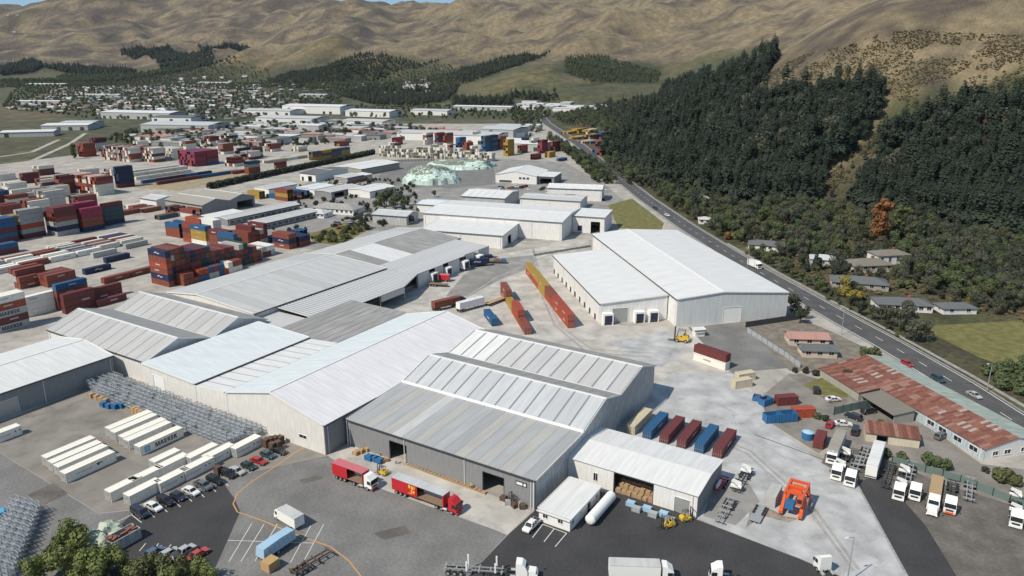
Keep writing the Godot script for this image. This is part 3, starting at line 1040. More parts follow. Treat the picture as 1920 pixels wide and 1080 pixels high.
# ---------- the place ----------
func _ready() -> void:
	rng.seed = 7
	noise.seed = 3
	noise.frequency = 0.01
	noise.fractal_octaves = 4
	ridge.seed = 21
	ridge.frequency = 0.0011
	ridge.fractal_octaves = 3
	var cam := Camera3D.new()
	cam.name = "camera"
	cam.position = Vector3(0, 95, 0)
	cam.rotation.x = -0.2975
	cam.fov = 41.37
	cam.near = 1.0
	cam.far = 12000.0
	add_child(cam)
	cam.current = true
	var sky := ProceduralSkyMaterial.new()
	sky.sky_top_color = Color(0.44, 0.54, 0.66)
	sky.sky_horizon_color = Color(0.6, 0.75, 0.84)
	sky.sky_curve = 0.12
	sky.ground_bottom_color = Color(0.35, 0.36, 0.36)
	sky.ground_horizon_color = Color(0.55, 0.6, 0.62)
	var env := Environment.new()
	env.background_mode = Environment.BG_SKY
	env.sky = Sky.new()
	env.sky.sky_material = sky
	env.tonemap_mode = Environment.TONE_MAPPER_LINEAR
	env.tonemap_exposure = 1.14
	env.fog_enabled = true
	env.fog_density = 0.000014
	env.fog_light_color = Color(0.72, 0.79, 0.88)
	env.sdfgi_enabled = true
	env.ssao_enabled = true
	env.ssil_enabled = true
	var we := WorldEnvironment.new()
	we.name = "environment"
	we.environment = env
	add_child(we)
	var sun := DirectionalLight3D.new()
	sun.name = "sun"
	sun.light_energy = 1.34
	sun.light_color = Color(1.0, 0.965, 0.9)
	sun.light_angular_distance = 0.5
	sun.shadow_enabled = true
	add_child(sun)
	sun.look_at_from_position(Vector3.ZERO, Vector3(0.535, -0.743, -0.401), Vector3.UP)
	materials()
	plant_kinds()
	terrain()
	paving()
	main_complex()
	other_sheds()
	right_side()
	suburb()
	forests()
	containers()
	vehicles()
	small_things()


func materials() -> void:
	T1 = noise_tex(1, 0.006, 0.8, 1.0, 6, 1024)
	T2 = noise_tex(2, 0.02, 0.84, 1.0, 5)
	T3 = noise_tex(3, 0.012, 0.9, 1.0, 5)
	T5 = noise_tex(5, 0.006, 0.0, 1.0, 4, 1024)
	T5.noise.fractal_type = FastNoiseLite.FRACTAL_RIDGED
	T5.noise.domain_warp_enabled = true
	T5.noise.domain_warp_amplitude = 60.0
	T5.color_ramp.offsets = PackedFloat32Array([0.0, 0.62, 0.86, 1.0])
	T5.color_ramp.colors = PackedColorArray([Color(1, 1, 1), Color(0.97, 0.97, 0.97), Color(0.9, 0.9, 0.9), Color(0.76, 0.76, 0.76)])
	T4 = noise_tex(4, 0.008, 0.7, 1.0, 6, 1024)
	sheet("roof_white", 0.72, 0.72, 0.715, 0.5)
	sheet("roof_hall", 0.75, 0.74, 0.76, 0.5)
	sheet("roof_pale_blue", 0.68, 0.73, 0.75, 0.5)
	sheet("roof_grey", 0.4, 0.41, 0.415, 0.5, T3, 0.05, 0.01)
	sheet("roof_grey_tan", 0.43, 0.424, 0.4, 0.5, T3, 0.08, 0.01)
	sheet("roof_grey2", 0.52, 0.54, 0.56, 0.5)
	sheet("roof_light", 0.54, 0.54, 0.535, 0.5)
	sheet("roof_saw", 0.47, 0.47, 0.465, 0.5)
	sheet("roof_mid", 0.42, 0.41, 0.395, 0.6, T4, 0.1, 0.01)
	sheet("roof_dark", 0.13, 0.135, 0.14, 0.7)
	sheet("roof_brown", 0.2, 0.18, 0.15, 0.8)
	sheet("roof_olive", 0.33, 0.31, 0.27, 0.7)
	sheet("roof_pink", 0.42, 0.24, 0.2, 0.8)
	sheet("roof_green", 0.47, 0.54, 0.48, 0.6, T4)
	sheet("skylight", 0.25, 0.26, 0.3, 0.4)
	sheet("skylight_pale", 0.48, 0.48, 0.5, 0.4)
	sheet("skylight_mid", 0.31, 0.31, 0.33, 0.4)
	sheet("canopy_light", 0.6, 0.61, 0.62, 0.5)
	sheet("canopy_dark", 0.2, 0.21, 0.23, 0.4)
	sheet("wall_white", 0.79, 0.78, 0.765, 0.7, T3, 0.2, 0.03)
	sheet("wall_pale", 0.72, 0.7, 0.67, 0.7, T3, 0.2, 0.03)
	sheet("wall_grey", 0.25, 0.253, 0.262, 0.7, T3, 0.2, 0.03)
	sheet("wall_light", 0.56, 0.58, 0.58, 0.7, T4, 0.15, 0.02)
	sheet("wall_galv", 0.62, 0.645, 0.65, 0.5, T3, 0.1, 0.012)
	sheet("wall_olive", 0.36, 0.35, 0.31, 0.8, T3, 0.2, 0.03)
	sheet("wall_cream", 0.6, 0.55, 0.44, 0.8, T3, 0.2, 0.05)
	sheet("wall_pink", 0.62, 0.5, 0.42, 0.8, T3, 0.2, 0.05)
	sheet("wall_blue", 0.55, 0.64, 0.7, 0.8, T4, 0.2, 0.05)
	sheet("concrete_wall", 0.4, 0.4, 0.38, 0.9, T4, 0.1, 0.05)
	for i in 5: sheet("rust%d" % i, [0.25, 0.3, 0.2, 0.36, 0.45][i], [0.1, 0.13, 0.075, 0.2, 0.4][i], [0.07, 0.09, 0.055, 0.16, 0.36][i], 0.9, T4, 0.3, 0.08)
	for k in ["roof_grey", "roof_grey2", "roof_light", "roof_saw", "roof_mid"]:  # the same sheets, more weathered
		var q: StandardMaterial3D = M[k].duplicate()
		q.resource_name = k + "_b"
		q.albedo_color = q.albedo_color * 0.955
		q.uv1_scale = Vector3(0.35, 0.008, 1)
		M[k + "_b"] = q
	mat("trim", 0.7, 0.7, 0.69, 0.5)
	mat("white_paint", 0.78, 0.78, 0.76, 0.5)
	mat("steel_dark", 0.06, 0.063, 0.068, 0.6, 0.3)
	mat("steel_light", 0.42, 0.43, 0.43, 0.45, 0.4)
	mat("galvanised", 0.4, 0.43, 0.46, 0.6, 0.2)
	mat("navy", 0.02, 0.025, 0.06, 0.7)
	mat("door_green", 0.05, 0.22, 0.12, 0.6)
	mat("glass_dark", 0.02, 0.025, 0.03, 0.12)
	mat("rubber", 0.015, 0.015, 0.016, 0.9)
	mat("lamp_white", 0.7, 0.7, 0.7, 0.2)
	mat("lamp_red", 0.35, 0.02, 0.015, 0.3)
	mat("bark", 0.09, 0.065, 0.045, 0.95)
	mat("brick_red", 0.28, 0.11, 0.07, 0.9)
	mat("line_white", 0.62, 0.62, 0.6, 0.8)
	mat("line_orange", 0.5, 0.27, 0.09, 0.8)
	mat("deck_wood", 0.22, 0.15, 0.1, 0.9)
	mat("wood", 0.42, 0.27, 0.13, 0.85)
	mat("wood_dark", 0.1, 0.06, 0.045, 0.9)
	mat("carton", 0.38, 0.26, 0.15, 0.9)
	mat("yellow_paint", 0.6, 0.4, 0.04, 0.6)
	mat("orange_paint", 0.62, 0.1, 0.025, 0.45)
	mat("blue_paint", 0.025, 0.13, 0.3, 0.55)
	mat("tarp_blue", 0.32, 0.48, 0.62, 0.6)
	mat("tarp_green", 0.42, 0.47, 0.38, 0.8)
	mat("red_paint", 0.48, 0.02, 0.03, 0.45)
	mat("red_roof", 0.5, 0.14, 0.16, 0.6)
	mat("mesh_green", 0.12, 0.17, 0.16, 0.9)
	mat("black_text", 0.02, 0.02, 0.025, 0.7)
	mat("faded_print", 0.45, 0.4, 0.38, 0.7)
	mat("star_blue", 0.14, 0.42, 0.55, 0.6)
	mat("gold_text", 0.7, 0.5, 0.05, 0.6)
	mat("glass_heap", 0.6, 0.75, 0.68, 0.5).albedo_texture = T1
	M.glass_heap.uv1_triplanar = true
	M.glass_heap.uv1_scale = Vector3(0.05, 0.05, 0.05)
	mat("heap_grey", 0.22, 0.23, 0.2, 0.9)
	mat("person", 1, 1, 1, 0.8).vertex_color_use_as_albedo = true
	var cc := {"r": [0.3, 0.085, 0.055], "m": [0.19, 0.045, 0.045], "b": [0.03, 0.13, 0.29], "n": [0.02, 0.035, 0.1], "g": [0.46, 0.47, 0.46], "w": [0.85, 0.82, 0.74], "o": [0.46, 0.09, 0.045], "y": [0.5, 0.32, 0.06], "t": [0.05, 0.1, 0.12], "p": [0.36, 0.04, 0.1], "c": [0.58, 0.51, 0.38], "k": [0.05, 0.09, 0.045]}
	for k in cc: sheet("c_" + k, cc[k][0], cc[k][1], cc[k][2], 0.6, T3 if k in "wgc" else T4, 0.12, 0.1)
	sheet("c_x", 1, 1, 1, 0.6, T4, 0.12, 0.1).vertex_color_use_as_albedo = true
	for q in [["white", 0.72, 0.72, 0.72], ["black", 0.012, 0.012, 0.014], ["navy", 0.02, 0.025, 0.05], ["silver", 0.4, 0.41, 0.42], ["grey", 0.12, 0.13, 0.14], ["red", 0.38, 0.015, 0.02], ["green", 0.02, 0.035, 0.03], ["teal", 0.02, 0.06, 0.08], ["blue", 0.08, 0.13, 0.22], ["orange", 0.45, 0.06, 0.03]]:
		var m := mat("car_" + q[0], q[1], q[2], q[3], 0.3)
		m.clearcoat_enabled = true
		m.clearcoat = 0.6
	for q in [["pine", 0.016, 0.028, 0.017], ["pine2", 0.022, 0.035, 0.02], ["pine3", 0.032, 0.042, 0.024], ["green", 0.075, 0.1, 0.04], ["olive", 0.085, 0.095, 0.035], ["bright", 0.13, 0.155, 0.045], ["yellow", 0.24, 0.19, 0.035], ["rust", 0.2, 0.085, 0.03], ["dead", 0.13, 0.06, 0.045], ["dull", 0.07, 0.075, 0.05], ["scrub", 0.16, 0.125, 0.075], ["tussock", 0.13, 0.115, 0.06]]:
		var m := mat("leaf_" + q[0], q[1], q[2], q[3], 0.85)
		m.backlight_enabled = not q[0].begins_with("pine")
		m.backlight = Color(q[1] * 0.5, q[2] * 0.5, q[3] * 0.3).linear_to_srgb()
	paved("asphalt", 0.255, 0.25, 0.245)
	paved("asphalt_dark", 0.065, 0.064, 0.068)
	paved("asphalt_worn", 0.21, 0.19, 0.17, 0.015, 0.09, T4)
	paved("concrete", 0.53, 0.535, 0.54, 0.02, 0.016, null, T5)
	paved("concrete_warm", 0.57, 0.54, 0.5, 0.016, 0.013, null, T5)
	paved("yard", 0.48, 0.45, 0.405, 0.01, 0.012, null, T5)
	paved("yard_brown", 0.285, 0.262, 0.235, 0.014, 0.014, null, T5)
	paved("asphalt_grey", 0.33, 0.32, 0.305, 0.012, 0.012, null, T5)
	paved("stain", 0.44, 0.385, 0.32, 0.05, 0.2, T4)
	paved("track", 0.47, 0.455, 0.44, 0.02, 0.1)
	paved("verge_tan", 0.45, 0.36, 0.24, 0.02, 0.1)
	paved("verge", 0.3, 0.265, 0.22, 0.03, 0.2, T4)
	paved("road", 0.12, 0.118, 0.12, 0.02, 0.15)
	paved("grass", 0.24, 0.225, 0.07, 0.03, 0.25, T4)
	paved("kerb", 0.42, 0.41, 0.39, 0.05, 0.3)
	var g := paved("terrain", 1, 1, 1, 0.004, 0.06, noise_tex(8, 0.01, 0.55, 1.0, 7, 1024), noise_tex(9, 0.012, 0.6, 1.0, 6))
	g.vertex_color_use_as_albedo = true


var patches := [
	[Color(0.36, 0.3, 0.13), [-134, -1616, -70, -1736, 37, -1836, 120, -2251, 124, -1812, 45, -1670, 5, -1586]],
	[Color(0.1, 0.125, 0.045), [152, -2278, 263, -2320, 399, -2083, 329, -1747, 167, -1649, 118, -1758]],
	[Color(0.2, 0.2, 0.085), [5, -1579, 165, -1627, 318, -1715, 236, -1450, 90, -1470]],
	[Color(0.2, 0.22, 0.09), [-1379, -2120, -1491, -2449, -1257, -2382, -885, -1690, -1055, -1614]],
	[Color(0.34, 0.27, 0.13), [-1055, -1614, -912, -1614, -681, -1205, -754, -1146]],
	[Color(0.24, 0.22, 0.11), [-754, -1146, -637, -1146, -411, -720, -418, -621, -487, -621, -880, -1146]],
	[Color(0.5, 0.38, 0.2), [-1050, -2711, -907, -2776, -764, -2872, -612, -2885, -562, -2722, -721, -2698, -885, -2695]],
	[Color(0.15, 0.18, 0.06), [289, -613, 314, -582, 372, -578, 354, -543, 311, -560, 256, -530, 214, -510, 206, -517, 230, -546, 268, -577]],
	[Color(0.3, 0.29, 0.26), [-5, -1529, 148, -1456, 174, -1348, 90, -1317, 0, -1394]],
	[Color(0.12, 0.13, 0.07), [-644, -1205, -604, -1942, -396, -1829, -293, -1341, -433, -1128]],
	[Color(0.1, 0.12, 0.06), [-798, -2576, -526, -2457, -204, -2342, -125, -1847, -396, -1829, -561, -1885]],
	[Color(0.13, 0.14, 0.07), [-1683, -2652, -1366, -2861, -818, -2648, -509, -1883, -935, -2091]]]
var patch_polys := []


func ground_colour(x: float, z: float, h: float) -> Color:
	var a := noise.get_noise_2d(x * 0.5 + 300, z * 0.5)
	var b := noise.get_noise_2d(x * 2.2, z * 2.2 + 700)
	if patch_polys.is_empty():
		for q in patches:
			var p := PackedVector2Array()
			for i in range(0, q[1].size(), 2): p.append(Vector2(q[1][i], q[1][i + 1]))
			patch_polys.append(p)
	for i in patches.size():
		if inside(patch_polys[i], x + a * 60, z + b * 60): return (patches[i][0] as Color).lerp(Color(0.13, 0.14, 0.06), clampf(0.2 + b * 1.5, 0, 0.6))
	if z > -1750 and h < 18 and x > road_edge(z) - 20:  # rough ground under the trees and gardens
		return Color(0.22, 0.19, 0.1).lerp(Color(0.13, 0.14, 0.05), clampf(0.5 + b * 1.8, 0, 1))
	if h < 14:
		return Color(0.25, 0.235, 0.13).lerp(Color(0.17, 0.19, 0.09), clampf(0.5 + a * 2.2, 0, 1))
	var tan_ := Color(0.57, 0.445, 0.26).lerp(Color(0.46, 0.37, 0.22), clampf(0.5 + a * 2, 0, 1))
	var scrub := Color(0.23, 0.18, 0.13)
	var c := tan_.lerp(scrub, clampf((b + a * 0.7) * 2.6, 0, 1))
	if z > -1300:
		c = c.lerp(Color(0.14, 0.16, 0.055), clampf((noise.get_noise_2d(x * 0.8 + 50, z * 0.8) + 0.02) * 5.0, 0, 1) * clampf((x - 240) / 90.0, 0, 1) * clampf((95.0 - h) / 30.0, 0, 1))
	elif z > -2150 and h < 110:
		c = Color(0.3, 0.25, 0.12).lerp(Color(0.16, 0.18, 0.07), clampf(0.4 + a * 2.5, 0, 1))
	elif z > -3300 and h < 120 and x < 500:
		c = Color(0.13, 0.14, 0.065).lerp(Color(0.24, 0.22, 0.1), clampf(0.35 + a * 2.0, 0, 1)).lerp(c, smoothstep(45, 100, h + a * 40))
	elif x < -500 and z < -2700:
		c = c.lerp(scrub, clampf(0.62 + a * 2.0 + b * 1.5, 0, 1))
	return c


func terrain_sheet(called: String, x0: float, x1: float, z0: float, z1: float, step: float) -> void:
	var nx := int((x1 - x0) / step) + 1
	var nz := int((z1 - z0) / step) + 1
	var v := PackedVector3Array()
	var c := PackedColorArray()
	var uv := PackedVector2Array()
	for j in nz:
		for i in nx:
			var x := x0 + i * step
			var z := z0 + j * step
			var h := height(x, z)
			v.append(Vector3(x, h - 0.05, z))
			c.append(ground_colour(x, z, h))
			uv.append(Vector2(x, z))
	var n := PackedVector3Array()
	for j in nz:
		for i in nx:
			var a := v[j * nx + maxi(i - 1, 0)]
			var b := v[j * nx + mini(i + 1, nx - 1)]
			var d := v[maxi(j - 1, 0) * nx + i]
			var e := v[mini(j + 1, nz - 1) * nx + i]
			n.append((e - d).cross(b - a).normalized())
	var ix := PackedInt32Array()
	for j in nz - 1:
		for i in nx - 1:
			var k := j * nx + i
			ix.append_array([k, k + 1, k + nx, k + 1, k + nx + 1, k + nx])
	var a := []
	a.resize(Mesh.ARRAY_MAX)
	a[Mesh.ARRAY_VERTEX] = v
	a[Mesh.ARRAY_NORMAL] = n
	a[Mesh.ARRAY_COLOR] = c
	a[Mesh.ARRAY_TEX_UV] = uv
	a[Mesh.ARRAY_INDEX] = ix
	var m := ArrayMesh.new()
	m.add_surface_from_arrays(Mesh.PRIMITIVE_TRIANGLES, a)
	tag(part(self, called, m, M.terrain), "", "", "", "structure")


func terrain() -> void:
	terrain_sheet("ground", -1400, 1300, -1800, 0, 18)
	terrain_sheet("hills", -4800, 4200, -7406, -1790, 36)


func paving() -> void:
	lay("yard", M.yard, 0.0, [-480, -40, 150, -40, 144, -166, 132, -211, 121, -256, 115, -300, 99, -426, 82, -607, 72, -828, 46, -1110, -200, -1110, -330, -900, -430, -760, -520, -560])
	lay("brown_yard", M.yard_brown, 0.006, [-143.8, -177.7, -133.8, -193.2, -122, -219.2, -77.9, -186.8, -44.8, -167.9, -61.1, -161.3, -82.1, -145, -89.5, -143.6, -130.2, -171.6, -132.8, -161.8])
	lay("asphalt_apron", M.asphalt, 0.006, [-132.4, -161.3, -130, -171.3, -89.4, -143.4, -82, -144.8, -61, -161.1, -45.5, -168.1, -1.1, -135.7, -10, -119.7, -10.5, -114, -99.5, -114])
	lay("car_park", M.asphalt_dark, 0.012, [-82.7, -139.1, -81.9, -144.6, -66.5, -155.2, -62, -149.2, -59, -144, -57.1, -122, -55.5, -114, -82.3, -114])
	lay("dark_patch", M.asphalt_worn, 0.012, [-109.2, -150.7, -106.4, -155.9, -100.4, -151.4, -103.1, -146.5])
	lay("loading_pad", M.concrete_warm, 0.012, [-45.5, -168.1, -39.9, -176, 4.3, -144.4, -0.9, -135.9, -31.2, -154])
	lay("front_apron", M.asphalt_dark, 0.014, [-10, -119.7, -0.9, -135.7, 4.6, -144, 13.1, -161.8, 39.8, -141, 56.7, -127.9, 65.7, -119.7, 63.2, -114, -10.5, -114])
	lay("concrete_apron", M.concrete, 0.018, [42.9, -210.4, 50.1, -219.2, 68.4, -219.2, 71.8, -201.9, 69.3, -186.8, 75.2, -164.8, 79.8, -155.9, 74.8, -119.7, 65.7, -119.7, 56.8, -128.1, 39.9, -141.2, 30.9, -180.7])
	lay("central_yard", M.concrete_warm, 0.01, [-54.9, -275.2, -52.9, -282.2, -44.4, -297.9, -41.7, -313.8, -14.4, -361.5, 10.9, -378.7, 25.5, -395, 43.8, -402.4, 20, -343.9, 32.6, -264.3, 64, -260.9, 68, -220.1, 56, -217.2, 42.9, -210.4, 44.7, -223.4, -11.6, -260.3, -25.9, -269])
	lay("asphalt_pad", M.asphalt, 0.02, [64, -260.9, 84.1, -266.7, 87.5, -223.4, 68.5, -219.6])
	lay("roadside_verge", M.verge, 0.01, [84.1, -266.7, 104.8, -278.3, 114.6, -256.4, 121.9, -233.3, 106.3, -219.2, 87.1, -221.3])
	lay("green_verge", M.grass, 0.012, [63.1, -495.2, 82.7, -520.4, 89.5, -440.5, 84.2, -420.6, 60.9, -426.2])
	lay("lawn", M.grass, 0.012, [-113, -410, -96, -449.6, -79.9, -430.4, -88.7, -385.5, -104, -391.4])
	lay("estate_street", M.asphalt_grey, 0.004, [-136.1, -395, -160.7, -564.3, -151.1, -677.1, -120.2, -719.8, -15.3, -731.3, 48.8, -701.4, 72, -569.1, 80.1, -440.5, 44.3, -412.6, 11.3, -395, -47.7, -403.6, -78.2, -420.6, -97.1, -374.3])
	lay("tan_apron", M.verge_tan, 0.008, [-288.8, -569.1, -289.6, -627.2, -222.4, -663.9, -201.9, -627.2, -220.4, -581.4, -242.2, -550.4])
	stripe("yellow_kerb", M.yellow_paint, 0.03, [-298.4, -583.9, -267.8, -564.3, -240.1, -548.2], 0.7)
	lay("bare_asphalt", M.asphalt, 0.008, [-106.1, -581.4, -111.8, -697.8, -71.5, -708.7, -16.5, -677.1, -12.2, -581.4, -39.7, -564.3, -75.4, -564.3])
	for q in [[-408.2, -581.4, -400.2, -636, -395.6, -701.4, -375.7, -751.3], [-450.8, -645.1, -442.3, -697.8, -489.6, -853.2, -535.5, -972.1], [-500.7, -719.8, -487.5, -781.1, -526.4, -897.2]]:
		stripe("dirt_track", M.yard, 0.02, q, 5.0)
	lay("truck_yard", M.asphalt_worn, 0.014, [75.2, -164.8, 81.8, -174.9, 90.3, -169.4, 98.9, -155.9, 113.4, -144, 123.3, -132.7, 109.1, -114, 73.7, -114, 79.8, -155.9])
	lay("truck_lane", M.asphalt_dark, 0.02, [80, -155.9, 87, -159.4, 87.2, -139.1, 84.4, -121.2, 82.9, -116.8, 74.3, -116.8])
	lay("scrap_yard", M.yard_brown, 0.014, [71.8, -201.9, 86.3, -219.2, 97.2, -213.1, 110, -193.2, 113.8, -164.3, 122.5, -161.8, 111.8, -145, 98.9, -155.9, 90.3, -169.4, 81.8, -174.9, 76.3, -169.4, 69.3, -186.8])
	lay("driveway", M.verge, 0.02, [85.6, -217.2, 89.7, -219.2, 96.4, -211.2, 96.5, -200.1, 90.7, -191.6, 89.6, -201.9])
	lay("grassy_plot", M.grass, 0.024, [87.3, -210.4, 99.6, -219.2, 103.7, -213.1, 97.3, -201.9, 90.3, -203.7])
	# the public road: carriageway, lines, kerbs
	var c := [137, -60, 137, -140, 136, -185, 134, -211, 129, -245, 124.5, -268, 118.5, -303, 112, -340, 105.5, -390, 100.5, -430, 92, -520, 86, -620, 79, -740, 74, -845, 62, -980, 50, -1115, 46, -1300, 60, -1600]
	stripe("road", M.road, 0.03, c, 12.0)
	for k in [[-5.3, 0.3], [5.3, 0.3]]:
		var e := []
		for i in range(0, c.size(), 2): e.append_array([c[i] + k[0], c[i + 1] - k[0] * 0.15])
		stripe("edge_line", M.line_white, 0.036, e, k[1])
	var lines := Node3D.new()
	lines.name = "centre_line"
	add_child(lines)
	tag(lines, "", "", "", "structure")
	for i in range(0, 24, 2):
		var p := Vector3(c[i], 0, c[i + 1])
		var q := Vector3(c[i + 2], 0, c[i + 3])
		var n := int((q - p).length() / 10.0)
		for j in n:
			var s := p.lerp(q, (j + 0.2) / n)
			var e := p.lerp(q, (j + 0.55) / n)
			stripe("dash", M.line_white, 0.036, [s.x, s.z, e.x, e.z], 0.22, lines)
	for k in [-6.3, 6.4]:
		var b := MB.new()
		for i in range(0, c.size() - 2, 2): b.bar(Vector3(c[i] + k, 0.06, c[i + 1] - k * 0.15), Vector3(c[i + 2] + k, 0.06, c[i + 3] - k * 0.15), 0.5, 0.16)
		tag(part(self, "kerb", b.mesh(), M.kerb), "", "", "", "structure")
	stripe("footpath", M.kerb, 0.05, [146.5, -150, 145.5, -188, 142, -218, 136, -255, 129, -290, 121, -335, 113, -390], 1.6)
	# painted lines in the yards
	stripe("orange_line", M.line_orange, 0.03, [-45.5, -183.7, -53.5, -170.8, -56.7, -163.8, -60.6, -155.9, -62.1, -151.4, -61.6, -147.1, -59.6, -144, -53.5, -141, -44, -135.4, -36.6, -131.8, -31.9, -127.2, -28.3, -122], 0.28)
	for q in [[-55.1, -139.7, -55.4, -127.2], [-52.4, -139.5, -53.1, -127.1], [-49.6, -139.5, -50.4, -127.2], [-42.4, -139.1, -43.3, -126.8], [-39.8, -139.5, -40.8, -127.2], [-58.1, -133.9, -40.3, -133]]:
		stripe("bay_line", M.line_white, 0.02, q, 0.14)
	for q in [[-82.1, -143, -78.6, -140.1], [-82.1, -142.8, -83.9, -140.4], [-79.6, -145, -76.7, -142], [-77.7, -146.9, -74.8, -144], [-76.1, -149.2, -72.8, -146], [-74, -151.1, -71.1, -148.1], [-71.9, -152.9, -69, -149.8], [-69.9, -154.9, -67.2, -152], [-68, -157.5, -65.3, -154.5], [-74.5, -130.4, -74.4, -132.9], [-71.7, -130.4, -71.8, -132.9], [-69, -130.1, -69.1, -132.5]]:
		stripe("bay_line", M.line_white, 0.02, q, 0.16)
	for q in [[6.5, -139.5, 11.3, -136.3], [6.5, -139.5, 4.2, -134.8], [8.9, -138, 6.5, -133.4], [11.3, -136.3, 8.7, -131.8]]:
		stripe("bay_line", M.line_white, 0.022, q, 0.16)
	lay("worn_patch", M.asphalt_grey, 0.016, [-27.3, -297.9, -21.6, -330.3, -12.4, -357.5, 11.9, -365.7, 10, -343.9, -7, -319.4, -17.5, -297.9])
	lay("worn_patch", M.concrete, 0.016, [35.1, -246.9, 55.4, -256.4, 59.8, -241.9, 47.3, -223.4, 36.8, -233.3])
	lay("worn_patch", M.asphalt_grey, 0.022, [44.4, -150.3, 54.8, -157, 55.1, -148.1, 47.2, -139.1, 41.1, -142.4])
	lay("rust_stain", M.stain, 0.024, [51.8, -145, 54.6, -146.5, 56.8, -144.8, 58.5, -142.4, 61.6, -141.6, 58.6, -140.1, 55.9, -141.6, 54.1, -142.4, 51.6, -140.4, 49, -138.2, 50.8, -142])
	for q in [[-28.8, -136.3, -22.5, -139.1, -21, -136.3, -26.2, -134.1], [-49.8, -157, -45.4, -159.4, -44.2, -157.7, -48.1, -155.2], [-91.9, -134.5, -90, -139.1, -88.6, -138.2, -90, -133]]: lay("tar_patch", M.asphalt_worn, 0.018, q)
	for q in [[0, -246.9, 16.9, -223.4, 39.8, -219.2], [10.8, -374.3, 11.3, -309.9, 15.6, -263.2, 24.9, -237, 45.4, -232.3], [10.9, -378.7, 13.4, -306, 17.9, -262, 26.9, -239.4, 46.5, -236.1], [-19.5, -295.1, -7.1, -326.1, 18.5, -365.7], [43.3, -186.8, 58.4, -169.4, 64.8, -144, 65.7, -124.3], [44.7, -188, 59.8, -170.5, 66.1, -145, 66.8, -124.7]]: stripe("tyre_track", M.track, 0.021, q, 0.8)
	stripe("drain_channel", M.steel_dark, 0.026, [63.4, -179.2, 76.4, -166.3], 0.3)
	stripe("concrete_joint", M.concrete_wall, 0.026, [79.8, -155.9, 74.8, -119.7], 0.5)


